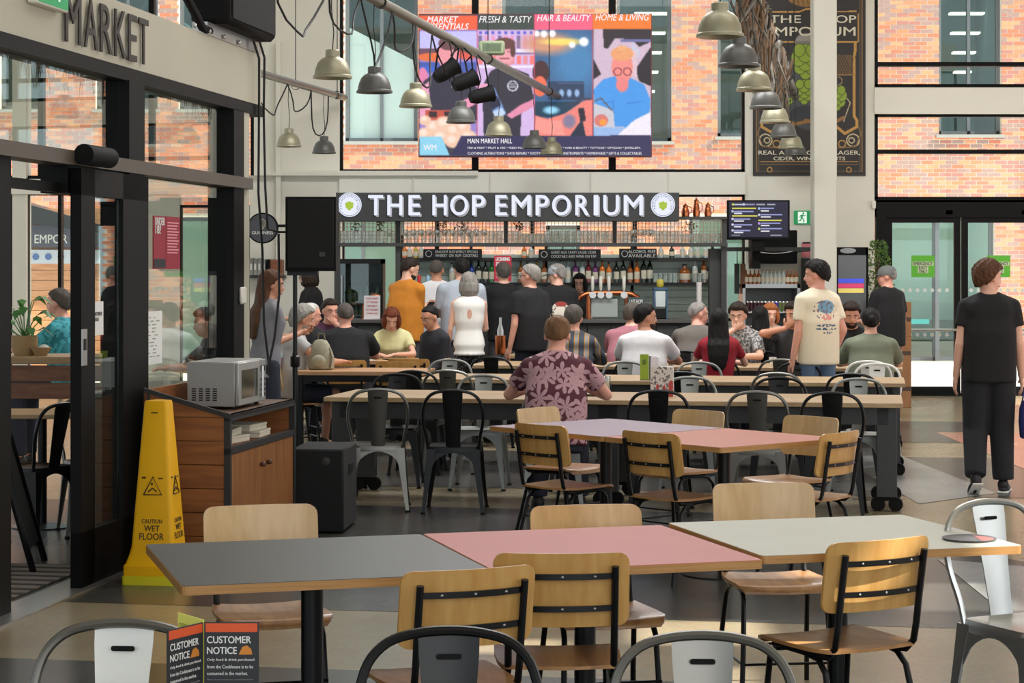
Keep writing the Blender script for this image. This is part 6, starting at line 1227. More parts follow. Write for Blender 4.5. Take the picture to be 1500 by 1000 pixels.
# panel 1: market essentials
p.rect(58, 388, 170, 800, (150, 130, 200)); p.rect(58, 388, 180, 290, (196, 190, 244)); p.rect(58, 388, 280, 330, (110, 70, 90)); p.ell(150, 330, 110, 26, (230, 110, 60)); p.ell(330, 315, 60, 30, (220, 90, 80)); p.rect(58, 388, 360, 420, (70, 90, 170)); p.ell(100, 400, 50, 20, (60, 100, 200)); p.ell(75, 450, 30, 60, (226, 130, 170))
p.ell(224, 320, 62, 84, (232, 150, 160)); p.ell(226, 250, 60, 40, (110, 70, 76)); p.ell(225, 395, 44, 30, (220, 120, 130)); p.poly([(80, 470), (190, 395), (262, 400), (360, 440), (388, 520), (388, 700), (70, 700)], (52, 48, 66)); p.poly([(58, 520), (110, 470), (120, 640), (58, 720)], (232, 160, 190)); p.poly([(300, 590), (388, 540), (388, 600), (320, 640)], (236, 150, 180)); p.rect(240, 300, 492, 510, (170, 165, 190))
p.rect(90, 275, 640, 700, (196, 84, 66)); p.rect(110, 160, 650, 680, (60, 36, 40)); p.rect(200, 240, 648, 678, (60, 36, 40))
for x, y, r in ((90, 780, 46), (140, 740, 48), (200, 720, 52), (260, 760, 50), (180, 800, 50), (120, 830, 44), (310, 740, 44), (250, 820, 48), (340, 800, 50), (90, 700, 34), (300, 690, 36)): p.ell(x, y, r, r*.86, (238, 196, 170), soft=.25); p.ell(x-8, y-10, r*.5, r*.4, (250, 222, 206), soft=.9)
# panel 2: fresh and tasty
p.rect(392, 720, 170, 800, (210, 180, 226))
for k in range(9):
    x = 398+k*37; p.rect(x, x+22, 205, 280, (228, 150, 190) if k % 3 else (120, 100, 150)); p.rect(x+2, x+20, 180, 196, (90, 90, 200)); p.rect(x, x+26, 320, 372, (226, 140, 150) if k % 2 else (250, 120, 120))
p.rect(392, 720, 285, 300, (236, 230, 250)); p.rect(392, 720, 305, 312, (110, 100, 150)); p.rect(392, 720, 380, 392, (236, 230, 250))
p.ell(550, 305, 54, 78, (236, 160, 170)); p.ell(550, 250, 62, 34, (104, 64, 60)); p.ell(598, 290, 16, 40, (96, 58, 56)); p.rect(520, 580, 335, 344, (150, 76, 76)); p.ell(533, 298, 8, 4, (70, 40, 44)); p.ell(572, 298, 8, 4, (70, 40, 44)); p.ell(548, 385, 40, 22, (226, 140, 150)); p.ell(548, 396, 36, 22, (236, 230, 250)); p.ell(548, 388, 26, 18, (50, 46, 60))
p.poly([(420, 500), (470, 410), (520, 385), (590, 390), (690, 430), (718, 560), (715, 610), (650, 620), (640, 800), (430, 800)], (48, 44, 58)); p.poly([(718, 575), (718, 620), (590, 690), (560, 670), (640, 610)], (226, 140, 170)); p.ring(597, 498, 28, 7, (226, 226, 236)); [p.rect(578, 616, 486+i*10, 490+i*10, (226, 226, 236)) for i in range(3)]
p.poly([(440, 530), (490, 505), (560, 660), (500, 705)], (110, 140, 196)); p.poly([(450, 580), (505, 555), (530, 610), (476, 640)], (30, 34, 60)); p.poly([(480, 650), (535, 625), (556, 662), (504, 700)], (190, 210, 236)); p.ell(440, 510, 40, 26, (230, 160, 190))
# panel 3: hair and beauty
p.rect(726, 1058, 170, 800, (60, 96, 140)); p.ell(960, 360, 130, 150, (70, 130, 180), soft=.9); p.ell(800, 250, 140, 60, (210, 150, 120), soft=.8); p.ell(880, 240, 110, 20, (250, 220, 110), soft=.8)
for x, y, r in ((735, 192, 18), (778, 194, 20), (826, 192, 20), (1010, 240, 26), (942, 258, 18)): p.ell(x, y, r, r, (255, 250, 250), soft=.6)
p.rect(800, 1010, 470, 580, (40, 60, 90)); p.rect(860, 1010, 480, 486, (90, 120, 160)); [p.ell(880+i*45, 540, 14, 22, (150, 180, 220), soft=.5) for i in range(3)]; p.ell(760, 420, 48, 70, (70, 36, 40)); p.ell(755, 500, 40, 60, (236, 110, 80)); p.ell(830, 640, 50, 26, (130, 200, 240), soft=.6); p.rect(726, 1058, 590, 680, (26, 60, 84)); p.ell(820, 640, 44, 22, (150, 210, 240), soft=.7)
p.poly([(726, 670), (800, 690), (900, 660), (1000, 590), (1058, 570), (1058, 800), (726, 800)], (236, 130, 120)); p.poly([(726, 680), (800, 700), (880, 700), (900, 790), (726, 770)], (240, 150, 140)); p.ell(925, 705, 36, 40, (130, 120, 150), soft=.5); p.poly([(975, 630), (1010, 625), (1022, 700), (990, 712)], (40, 30, 46)); p.poly([(930, 790), (1000, 690), (1020, 790)], (26, 40, 60)); p.line([(930, 610), (1000, 575), (1050, 575)], 12, (60, 60, 80))
# panel 4: home and living
p.rect(1064, 1398, 165, 800, (206, 180, 200)); p.poly([(1120, 165), (1398, 165), (1398, 240), (1330, 270), (1290, 225), (1190, 220), (1150, 280), (1125, 275)], (46, 36, 44)); p.poly([(1290, 240), (1340, 300), (1300, 400), (1280, 300)], (196, 196, 216)); p.rect(1220, 1398, 225, 240, (110, 110, 160)); p.poly([(1064, 340), (1110, 430), (1064, 460)], (40, 30, 40)); p.poly([(1310, 400), (1398, 270), (1398, 500), (1330, 470)], (36, 28, 36)); p.rect(1180, 1320, 290, 440, (220, 190, 200))
p.ell(1232, 390, 62, 96, (238, 140, 130)); p.ell(1232, 310, 66, 42, (232, 160, 110)); p.ell(1232, 276, 26, 16, (232, 170, 120)); p.ring(1206, 415, 22, 6, (120, 50, 70)); p.ring(1262, 415, 22, 6, (120, 50, 70)); p.poly([(1066, 520), (1120, 460), (1190, 440), (1230, 520), (1280, 450), (1360, 490), (1396, 580), (1390, 660), (1280, 740), (1080, 730)], (70, 150, 226)); p.ell(1232, 490, 36, 44, (232, 130, 130)); p.line([(1120, 600), (1180, 590), (1180, 720)], 5, (50, 110, 190)); p.line([(1260, 600), (1340, 590)], 5, (50, 110, 190))
p.poly([(1070, 600), (1180, 640), (1190, 760), (1070, 750)], (200, 196, 206)); p.ell(1110, 700, 40, 36, (210, 120, 110)); p.ell(1120, 710, 20, 18, (250, 150, 60)); p.rect(1064, 1400, 740, 800, (150, 180, 226)); p.poly([(1190, 800), (1300, 700), (1398, 650), (1398, 800)], (236, 228, 240)); p.line([(1075, 585), (1110, 570), (1170, 640)], 8, (90, 90, 100))
# headings and footer
p.rect(55, 390, 88, 172, (240, 96, 60)); p.rect(392, 722, 84, 172, (62, 70, 64)); p.rect(722, 1062, 78, 170, (244, 96, 130)); p.rect(1062, 1400, 76, 165, (238, 122, 40))
p.poly([(300, 790), (1400, 788), (1400, 902), (240, 902)], (48, 44, 84)); p.poly([(58, 795), (185, 795), (230, 902), (58, 902)], (140, 206, 232)); p.line([(390, 90), (390, 790)], 5, (210, 60, 80)); p.line([(724, 90), (724, 790)], 5, (230, 80, 110)); p.line([(1061, 90), (1061, 790)], 5, (220, 80, 90))
p.noise(.10); p.blur(1); p.obj('picture', painted('screen_picture', True, 1.0), sc_, w-.02, h-.02, (0, -.001, 0))
TW = emis('screen_text_white', (250, 246, 250), 1.0)
def st(txt, x0, x1, y0, y1, bold=.012, shear=0.0, lines=1.0): text_mesh(txt, (y1-y0)/830*h, TW, sc_, (((x0+x1)/2-727.5)/1345*w, -.004, (495-(y0+y1)/2)/830*h), width=(x1-x0)/1345*w, ext=.0008, bold=bold, shear=shear, lines=lines)
st('MARKET\nESSENTIALS', 105, 345, 96, 172, .012, .25, .8); st('FRESH & TASTY', 404, 708, 94, 132, .012, .25); st('HAIR & BEAUTY', 738, 1048, 86, 124, .012, .25); st('HOME & LIVING', 1074, 1384, 82, 120, .012, .25)
st('MAIN MARKET HALL', 338, 594, 803, 830, .02); st('FISH & MEAT * FRUIT & VEG * FRESH FOOD TO GO * SWEET TREATS * HAIR & BEAUTY * TATTOOS * OPTICIAN * JEWELLERY,', 338, 1335, 850, 866, .006); st('CLOTHING ALTERATIONS * SHOE REPAIRS * FOOTWEAR * MUSICAL INSTRUMENTS * HOMEWARES * GIFTS & COLLECTABLES', 338, 1340, 880, 896, .006); st('WM', 84, 158, 838, 872, .02)
# ================================================================== printed banner on the pier
Y = FY-.02; bn = thing('hop_banner', 'tall black and gold hop banner on the white pier behind the column', 'banner', (X_at(1185.5, Y), Y, Z_at(109, Y))); w, h = 165*Y/F, 297*Y/F      # x 1103..1268, y -40..257
q = MB(); q.box(-w/2, w/2, .002, .012, -h/2, h/2); q.obj('backing', MATBLK, bn, smooth=False)
p = Paint(1103, 1268, -40, 257, .8, (40, 36, 34)); GO, GO2, CRM = (196, 150, 74), (140, 106, 60), (206, 190, 150)
for o, c, t_ in ((5, GO2, 1.6), (8.5, (90, 74, 50), 1.2)): p.line([(1103+o, -40), (1103+o, 250), (1268-o, 250), (1268-o, -40)], t_, c)
p.line([(1114, 236), (1257, 236)], 1.2, GO); p.line([(1114, 240), (1257, 240)], 1.0, GO2)
p.line([(1120, 17), (1170, 17), (1180, 13), (1200, 13), (1210, 17), (1254, 16)], 2, GO); p.line([(1120, 61), (1166, 61)], 2, GO); p.line([(1206, 61), (1256, 61)], 2, GO); p.ell(1185, -8, 34, 18, (150, 112, 60)); [p.line([(1150+i*8, -20), (1156+i*7, 10)], 1, (70, 54, 36)) for i in range(10)]
for s in (-1, 1):
    X0 = 1185.5+s*67; p.line([(X0, 62), (X0, 75), (1185.5+s*66, 82), (1185.5+s*66, 170), (1185.5+s*70, 176), (1185.5+s*70, 185), (1185.5+s*52, 195), (1185.5+s*40, 185), (1185.5+s*20, 175)], 4, GO)
    p.line([(1185.5+s*72, 20), (1185.5+s*72, 60)], 1.6, GO); p.rect(*sorted((1185.5+s*30, 1185.5+s*62)), 80, 108, (110, 84, 52)); [p.line([(1185.5+s*(30+i*4), 80), (1185.5+s*(30+i*4)+14, 108)], .8, (50, 40, 32)) for i in range(6)]; [p.line([(1185.5+s*(34+i*4), 108), (1185.5+s*(34+i*4)+14, 80)], .8, (50, 40, 32)) for i in range(6)]
    p.line([(1185.5+s*28, 109), (1185.5+s*64, 109)], 2, GO2); p.ring(1185.5+s*64, 205, 9, 1.8, CRM); p.ring(1185.5+s*62, 205, 4, 1.6, CRM); p.ring(1185.5+s*48, 210, 5, 1.6, GO); p.line([(1185.5+s*72, 185), (1185.5+s*76, 195), (1185.5+s*68, 214), (1185.5+s*30, 217)], 1.6, GO2); p.line([(1185.5+s*45, 130), (1185.5+s*60, 150), (1185.5+s*50, 178)], 1.2, CRM); p.ring(1185.5+s*42, 118, 6, 1.4, (160, 140, 110)); p.ring(1185.5+s*58, 248, 3.5, 1.2, GO)
p.ell(1186, 130, 42, 60, (74, 76, 82)); p.ell(1186, 168, 30, 14, (52, 56, 64)); p.ell(1182, 60, 17, 12, (150, 148, 140)); p.rect(1165, 1199, 60, 65, (120, 118, 112)); HG, HD = (142, 168, 50), (54, 70, 24)
def hop(cx, cy, s): 
    for ox, oy, r in ((0, 16, 7), (-7, 8, 8), (7, 8, 8), (0, 3, 9), (-9, -3, 9), (9, -3, 9), (0, -9, 10), (-8, -13, 7), (8, -13, 7)): p.ell(cx+ox*s, cy+oy*s, r*s+.9, r*1.15*s+.9, HD); p.ell(cx+ox*s, cy+oy*s, r*s, r*1.15*s, HG)
hop(1180, 88, 1.15); hop(1178, 133, .8); hop(1152, 142, .6); hop(1226, 142, .8); p.ell(1200, 128, 12, 22, (160, 190, 206)); p.ell(1200, 150, 12, 8, (190, 200, 204)); p.ell(1150, 112, 10, 16, (160, 160, 158)); p.line([(1190, 176), (1160, 182), (1140, 176)], 5, (150, 110, 60)); p.line([(1180, 176), (1215, 182), (1235, 172)], 5, (150, 110, 60)); p.noise(.12)
p.obj('print', painted('banner_print', False), bn, w, h, (0, 0, 0))
BT = mat('banner_cream_text', (228, 222, 200), .6)
def bt(txt, x0, x1, y0, y1, bold=.02, col=None): text_mesh(txt, (y1-y0)*Y/F, col or BT, bn, (((x0+x1)/2-1185.5)*Y/F, -.003, (108.5-(y0+y1)/2)*Y/F), width=(x1-x0)*Y/F, ext=.001, bold=bold)
bt('THE', 1127, 1173, 22, 33); bt('HOP', 1208, 1254, 22, 33); bt('EMPORIUM', 1122, 1253, 39, 52); bt('REAL ALES & CRAFT LAGER,', 1111, 1260, 220, 227, .03); bt('CIDER, WINE & SPIRITS', 1133, 1238, 229, 235, .03)
# ================================================================== pendant lamps on their pipes
BRASS = mat('pendant_champagne', (158, 154, 130), .48, metal=.6, var=.06); PGREY = mat('pendant_grey', (96, 96, 92), .45, metal=.4, var=.05); INNER = mat('pendant_inside', (200, 196, 180), .5); PIPE = mat('pipe_grey', (122, 118, 108), .45, metal=.5); CABLE = mat('cable_black', (20, 20, 20), .6); BULB = mat('bulb_opal', (226, 224, 214), .4)
PZ0, PZP = 3.25, 3.93
def pendant_mesh(m):
    q = MB(); q.lathe([(.0, .115), (.05, .115), (.056, .108), (.056, .062), (.062, .056), (.085, .046), (.113, .018), (.132, -.028), (.140, -.062), (.140, -.078), (.150, -.086), (.152, -.104), (.147, -.104), (.136, -.075), (.126, -.03), (.105, .012), (.06, .045), (0, .05)], (0, 0, 0), 28); return q.mesh('shade', m)
PM = {'champagne': pendant_mesh(BRASS), 'grey': pendant_mesh(PGREY)}
q = MB(); q.ell((0, 0, -.02), (.038, .038, .055), 12, 8); BM_ = q.mesh('bulb', BULB)
def pend(x, y, colr, label, group, wire_top=PZP):
    o = thing('pendant_lamp', label, 'lamp', (x, y, PZ0), 0, group); share('shade', PM[colr], o); share('bulb', BM_, o)
    q = MB(); q.tube([(0, 0, .11), (.01, 0, .25), (-.008, 0, .45), (0, 0, wire_top-PZ0)], .0045, 5); q.obj('wire', CABLE, o)
ORDN = ['nearest', 'second', 'third', 'fourth', 'fifth', 'sixth', 'seventh', 'farthest']
for i, Yp in enumerate((15.8, 17.1, 18.6, 20.6, 22.6, 24.9, 26.2)): c = 'champagne' if i % 2 == 0 else 'grey'; pend(-1.385+.182*(Yp-15.8), Yp, c, '%s metal pendant, %s along the pipe that crosses the screen' % (c, ORDN[i] if i < 6 else 'farthest'), 'pendants across the screen')
for i, Yp in enumerate((13.0, 14.9, 16.9, 18.8, 20.6, 22.8, 24.9, 26.5)): c = 'champagne' if i % 2 == 0 else 'grey'; pend(1.32+.174*(Yp-13), Yp, c, '%s metal pendant, %s in the row at the right' % (c, ORDN[i]), 'pendants of the right row')
for c, px, Yp, lb in (('champagne', 425, 24.6, 'champagne metal pendant by itself under the left pipe, left of two'), ('grey', 480, 26.0, 'grey metal pendant under the left pipe, right of two')): pend(X_at(374, 23.4)+(X_at(505, 26.9)-X_at(374, 23.4))*(Yp-23.4)/3.5, Yp, c, lb, 'pendants under the left pipe')
def pipe(name, pts, label, tops):
    o = thing(name, label, 'pipe', (0, 0, 0)); q = MB(); q.tube(pts, .045, 12); q.obj('tube', PIPE, o)
    for x, y in tops: q = MB(); q.tube([(x, y, PZP+.03), (x, y, 7.19)], .006, 5); q.obj('suspension_wire', CABLE, o); q = MB(); q.lathe([(.05, -.03), (.056, -.03), (.056, .03), (.05, .03)], (x, y, PZP), 12, rot=Matrix.Rotation(PI/2, 3, 'X')); q.obj('clamp', DARK, o)
    return o
pm = pipe('lighting_pipe', [(-1.385+.182*(t-15.8), t, PZP) for t in (12, 16, 20, 24, 26.9)], 'long grey lighting pipe slanting across the screen', [(-1.385+.182*(t-15.8), t) for t in (13, 17.3, 22, 26)])
pr = pipe('lighting_pipe', [(1.32+.174*(t-13), t, PZP) for t in (10.5, 14, 18, 22, 26.8)], 'grey lighting pipe above the right row of pendants', [(1.32+.174*(t-13), t) for t in (12, 16, 20, 24, 26)])
pl = pipe('lighting_pipe', [(X_at(374, 23.4), 23.4, PZP), (X_at(505, 26.9), 26.9, PZP)], 'short grey lighting pipe on the left wall', [(X_at(376, 23.5), 23.5), (X_at(433, 25.1), 25.1), (X_at(494, 26.5), 26.5)])
def swags(par, f, ys, drop):
    for a, b in zip(ys[:-1], ys[1:]):
        pts = []
        for k in range(11):
            t = k/10; y = a+(b-a)*t; x, z = f(y); pts.append((x+.03*math.sin(9*y), y, z-.04-drop*(.7+.6*math.sin(a*5)**2)*4*t*(1-t)))
        q = MB(); q.tube(pts, .009, 6); q.obj('cable_swag', CABLE, par)
swags(pm, lambda y: (-1.385+.182*(y-15.8), PZP), [14.2, 15.6, 16.7, 17.6, 18.5, 19.4, 20.3], .42); swags(pl, lambda y: (X_at(374, 23.4)+(X_at(505, 26.9)-X_at(374, 23.4))*(y-23.4)/3.5, PZP), [23.4, 24.5, 25.4, 26.2], .42); swags(pr, lambda y: (1.32+.174*(y-13), PZP), [22.5, 23.8, 25.2], .2)
# stage spots and a floodlight on the main pipe
for i, (Yp, z, dx, lb) in enumerate(((20.0, 3.60, -.03, 'black spotlight on the main pipe, left of three'), (20.6, 3.56, .03, 'black spotlight on the main pipe, middle of three'), (21.3, 3.48, .06, 'black spotlight on the main pipe, right of three'))):
    x = -1.385+.182*(Yp-15.8); o = thing('stage_spotlight', lb, 'spotlight', (x, Yp, PZP), 0, 'spotlights on the main pipe'); Rm = Matrix.Rotation(R(55+10*i), 3, 'Y') @ Matrix.Rotation(R(-20), 3, 'X')
    q = MB(); q.lathe([(0, -.12), (.055, -.12), (.075, -.06), (.08, .08), (.095, .13), (.088, .13), (.07, .09), (0, .05)], (dx, 0, z-PZP), 16, rot=Rm); q.obj('can', MATBLK, o); q = MB(); q.tube([(0, 0, 0), (-.10, 0, -.10), (dx-.10, 0, z-PZP)], .01, 6); q.tube([(0, 0, 0), (.10, 0, -.10), (dx+.10, 0, z-PZP)], .01, 6); q.obj('yoke', MATBLK, o); q = MB(); q.tube([(0, .02, 0), (.06, .04, -.28), (.01, .03, -.42), (dx, 0, z-PZP+.05)], .007, 5); q.obj('cable', CABLE, o)
Yp = 22.0; x = -1.385+.182*(Yp-15.8); o = thing('floodlight', 'pale green floodlight box clamped on top of the main pipe', 'floodlight', (x+.05, Yp, PZP+.045)); q = MB(); q.box(-.15, .13, -.06, .06, 0, .15, c=.02); q.obj('housing', mat('flood_green', (140, 150, 120), .5), o); q = MB(); q.box(-.11, .09, -.065, -.06, .03, .12); q.obj('lens', GLASS, o, smooth=False)
# dried hop garland on the right pipe
o = thing('dried_hop_garland', 'bunches of dried grey-brown hop bines tied along the right pipe', 'garland', (0, 0, 0)); cols = [mat('dry_%d' % i, c, .9, var=.2) for i, c in enumerate(((104, 98, 88), (138, 134, 124), (74, 70, 62), (120, 96, 72)))]
for bi_, (ya, yb, dl) in enumerate(((15.8, 17.4, .45), (17.4, 19.0, .62), (19.0, 20.8, .60), (20.8, 22.6, .45), (22.6, 24.4, .55))):
    q = MB()
    for k in range(46):
        y = ya+(yb-ya)*rng.random(); x = 1.32+.174*(y-13)+rng.normal()*.035; L_ = dl*(.4+.6*rng.random()); q.tube([(x, y, PZP+.05+.03*rng.random()), (x-.04+rng.normal()*.03, y+rng.normal()*.06, PZP-L_*.4), (x-.06+rng.normal()*.05, y+rng.normal()*.1, PZP-L_)], [.012, .016, .004], 4, int(rng.integers(0, 4)))
    stuff(q.obj('hop_bines', cols, o))
# ================================================================== loudspeakers and cables at the left
o = thing('wall_loudspeaker', 'black loudspeaker sitting on top of the cream fascia', 'loudspeaker', SO, SA); a, b = slx(300), slx(372)
q = MB(); q.box(a, b, -.16, .10, 3.25, 3.78, c=.03); q.obj('cabinet', MATBLK, o); q = MB(); q.box(a+.06, b-.06, -.172, -.16, 3.29, 3.76); q.obj('grille', mat('grille_black', (22, 22, 22), .9), o, smooth=False); q = MB(); q.box(a-.1, b, -.05, .05, 3.17, 3.25); q.obj('bracket', STEEL, o, smooth=False)
q = MB(); q.tube([(a, -.03, 3.2), (slx(285), -.05, 3.2), (slx(243), -.05, 3.46), (slx(220), -.05, 3.62)], .028, 8); q.obj('support_arm', MATBLK, o)
for k in range(4): q = MB(); q.ell((slx(272+k*22), -.06, 3.19), (.016, .012, .016), 8, 6); q.obj('bolt', STEEL, o)
def cable(pts, label, r=.009):
    q = MB(); q.tube(pts, r, 6); return tag(q.obj('hanging_cable', CABLE), label, 'cable')
def sl(lx, ly, z): return (SO[0]+lx*math.cos(SA)-ly*math.sin(SA), SO[1]+lx*math.sin(SA)+ly*math.cos(SA), z)
cable([sl(slx(352), -.07, 3.3), sl(slx(361), -.09, 3.12), sl(slx(363), -.08, 2.8), sl(slx(362), -.08, 2.2), sl(slx(368), -.08, 1.8), sl(slx(366), -.10, 1.3), sl(slx(371), -.12, .95)], 'black cable hanging down the shop corner, left of two')
cable([sl(slx(362), -.07, 3.3), sl(slx(369), -.09, 3.14), sl(slx(370), -.08, 2.75), sl(slx(368), -.10, 2.25), (X_at(392, 14.1), 14.1, 1.95), (X_at(408, 14.05), 14.05, 1.93)], 'black cable looping from the shop corner to the speaker on the pole')
cable([(X_at(408, 14.15), 14.15, 1.92), (X_at(409, 14.15), 14.15, 1.5), (X_at(402, 14.1), 14.1, 1.2), (X_at(392, 14.1), 14.1, .98), (X_at(386, 14.1), 14.1, 1.02)], 'black cable hanging below the speaker beside the standing woman')
Y = 14.0; o = thing('stand_loudspeaker', 'black loudspeaker on a pole stand in front of the bar board', 'loudspeaker', (X_at(455, Y), Y, Z_at(397, Y))); hh_ = 109*Y/F
q = MB(); wv = 37*Y/F; q.prism([(-wv, .0), (wv, .0), (wv*.98, .28), (wv*.55, .36), (-wv*.55, .36), (-wv*.98, .28)], 0, hh_, 'xy'); q.obj('cabinet', MATBLK, o, smooth=False); q = MB(); q.box(-wv+.015, wv-.015, -.012, 0, .02, hh_-.02, c=.004); q.obj('grille', mat('grille_black', (22, 22, 22), .9), o); q = MB(); q.box(.06, .10, -.016, -.012, .10, .13); q.obj('badge', DARK, o, smooth=False)
o = thing('speaker_stand', 'black tripod speaker stand behind the wooden cabinet', 'stand', (X_at(429, Y), Y+.14, 0)); q = MB(); q.tube([(0, 0, .12), (0, 0, 1.1)], .019, 10); q.tube([(0, 0, 1.0), (0, 0, Z_at(397, Y))], .016, 10); q.obj('pole', TUBE_BLK, o); q = MB(); q.lathe([(.03, 1.0), (.034, 1.01), (.034, 1.07), (.02, 1.08)], (0, 0, 0), 12); q.obj('collar', TUBE_BLK, o); q = MB(); q.box(-.05, .16, -.05, .05, Z_at(397, Y)-.03, Z_at(397, Y)); q.obj('top_plate', TUBE_BLK, o, smooth=False)
for k in range(3): an = 2*PI*k/3+.5; q = MB(); q.tube([(0, 0, .42), (.40*math.cos(an), .40*math.sin(an), .015)], .013, 8); q.obj('leg', TUBE_BLK, o)
o = thing('bass_speaker', 'black box bass speaker standing on the floor right of the wooden cabinet', 'loudspeaker', (-1.215, 13.25, 0), R(-4)); q = MB(); q.box(-.17, .17, -.29, .29, .01, .535, c=.012); q.obj('cabinet', mat('speaker_carpet', (24, 25, 26), .9, bump=.2, scale=80), o); q = MB(); q.lathe([(0, 0), (.022, 0), (.026, .004), (0, .006)], (.06, -.29, .46), 12, rot=Matrix.Rotation(PI/2, 3, 'X')); q.obj('badge', DARK, o)
for s in (-1, 1): q = MB(); q.box(s*.172-.003, s*.172+.003, -.08, .08, .36, .42); q.obj('handle', MATBLK, o, smooth=False)
# ================================================================== wet floor cone
CY, CYR = mat('cone_yellow', (234, 174, 3), .45, var=.03, spec=.25), mat('cone_yellow_base', (214, 200, 20), .45); PR = mat('cone_print', (66, 56, 20), .7)
o = thing('wet_floor_cone', 'tall yellow four-sided wet floor cone in front of the wooden cabinet', 'cone', (-1.895, 10.98, 0), R(-8.9))
def sq(hw, z, r): return [(x, y, z) for x, y in rrect(-hw, hw, -hw, hw, r, 3)]
q = MB(); q.loft([sq(.155, 0, .02), sq(.155, .045, .02), sq(.148, .05, .02)]); q.obj('base', CYR, o)
q = MB(); q.loft([sq(.150, .05, .02), sq(.150, .10, .02), sq(.140, .112, .02), sq(.125, .16, .02), sq(.116, .20, .02), sq(.062, .955, .015), sq(.058, .97, .014), sq(.02, .975, .01)]); q.obj('body', CY, o, ang=30)
def cone_face(rotk):
    tl = math.atan2(.116-.062, .755); items = []
    for txt, z, hh, ww in (('CAUTION', .335, .022, .112), ('WET', .298, .03, .085), ('FLOOR', .255, .034, .135)): items.append((txt, z, hh, ww))
    for txt, z, hh, ww in items:
        d = .116-(z-.20)*(.054/.755)+.0015; m_ = text_mesh(txt, hh, PR, o, (d*math.sin(rotk), -d*math.cos(rotk), z), rot=(PI/2-tl, 0, rotk), width=ww, ext=.0006, bold=.03)
    z = .52; d = .116-(z-.20)*(.054/.755)+.002; q = MB(); q.tube([(-.05, 0, -.045), (.05, 0, -.045), (0, 0, .05), (-.05, 0, -.045)], .004, 5, cap=False); q.tube([(-.025, 0, -.03), (.0, 0, -.01), (.022, 0, -.028)], .004, 5); q.ell((-.005, 0, .012), (.007, .002, .007), 8, 5); q.tube([(-.06, 0, .045), (-.04, 0, .045)], .005, 4); q.tube([(.03, 0, .042), (.055, 0, .042)], .003, 4); tr = q.obj('warning_triangle', PR, o); tr.location = (d*math.sin(rotk), -d*math.cos(rotk), z); tr.rotation_euler = (-tl, 0, rotk)
cone_face(0); cone_face(PI/2)
q = MB(); q.box(-.018, .018, -.068, -.064, .905, .912); q.obj('slot', PR, o, smooth=False)
# ================================================================== wooden cabinet with microwave
PINE = wood('pine_red', (122, 70, 32), (156, 96, 48), .5, 2.2, (1.2, 8, 12)); PINE2 = wood('pine_door', (128, 80, 40), (158, 104, 54), .5, 2.2, (8, 8, 1.2)); FRM = mat('cabinet_frame', (40, 40, 40), .5)
ct = thing('service_cabinet', 'reclaimed wooden cabinet in a black frame, carrying the microwave', 'cabinet', (-1.57, 11.4, 0), R(-8.9)); L_, Dp, Ht = 1.42, .50, .86
for k in range(6): q = MB(); q.box(-Dp+.03, -.03, .004, .03, .05+k*.133, .05+k*.133+.130, c=.003); q.obj('plank', PINE, ct, smooth=False)
q = MB(); q.prism([(-Dp+.03, .85), (-.03, .85), (-.06, .875), (-Dp+.03, .985)], .004, .03); q.obj('side_wing', PINE, ct, smooth=False)
for x in (-Dp, -.035):
    for y in (0, L_-.035): q = MB(); q.box(x, x+.035, y, y+.035, 0, Ht if x > -.1 else 1.0); q.obj('post', FRM, ct, smooth=False)
for z in (.64, Ht-.035, .06): q = MB(); q.box(-.035, 0, 0, L_, z, z+.035); q.obj('rail', FRM, ct, smooth=False)
q = MB(); q.prism([(-Dp, .985), (-Dp, 1.01), (0, Ht+.008), (0, Ht-.02)], -.004, .012); q.obj('sloping_rail', FRM, ct, smooth=False)
q = MB(); q.box(-Dp+.01, .0, 0.01, L_, Ht-.02, Ht, c=.003); q.obj('worktop', wood('worktop_dark', (84, 56, 36), (112, 78, 52), .4, 2.2, (8, 1.2, 8)), ct, smooth=False)
q = MB(); q.box(-Dp, -Dp+.02, .0, L_, 0.03, 1.0); q.obj('back_board', PINE, ct, smooth=False); q = MB(); q.box(-Dp+.02, -.03, L_-.03, L_-.005, .03, Ht-.02); q.obj('end_board', PINE, ct, smooth=False); q = MB(); q.box(-Dp+.02, -.01, .03, L_-.03, .645, .665); q.obj('shelf', PINE, ct, smooth=False)
for k in range(2): a = .04+k*(L_-.08)/2; q = MB(); q.box(-.03, -.008, a+.004, a+(L_-.08)/2-.004, .10, .635, c=.003); dd = q.obj('door', PINE2, ct, smooth=False); yk = L_/2+(-.07 if k == 0 else .07); q = MB(); q.ell((.008, yk, .53), (.018, .016, .016), 10, 8); q.obj('knob', mat('knob_wood', (84, 50, 34), .4), dd)
q = MB(); q.box(-.02, -.004, .035, .045, .3, .5); q.obj('hinge', STEEL, ct, smooth=False)
def cabpt(x, y, z): a = R(-8.9); return (-1.57+x*math.cos(a)-y*math.sin(a), 11.4+x*math.sin(a)+y*math.cos(a), z)
BXM = mat('takeaway_box_white', (218, 212, 194), .7)
for i, (y, z, x, r, lb) in enumerate(((.16, .666, -.20, 4, 'flat cream takeaway box nearest on the cabinet shelf'), (.52, .666, -.22, -8, 'flat cream takeaway box in the middle of the cabinet shelf'), (.50, .708, -.24, 6, 'flat cream takeaway box lying on the middle one'), (.96, .666, -.20, 3, 'flat cream takeaway box at the far end of the cabinet shelf'), (.90, .708, -.22, -5, 'flat cream takeaway box topmost at the far end of the shelf'))):
    o = thing('takeaway_box', lb, 'box', cabpt(x, y, z), R(-8.9+r), 'takeaway boxes'); q = MB(); q.box(-.13, .13, -.14, .14, 0, .026, c=.003); q.obj('tray', BXM, o, smooth=False); q = MB(); q.box(-.132, .132, -.142, .142, .0265, .041, c=.003); q.obj('lid', BXM, o, smooth=False)
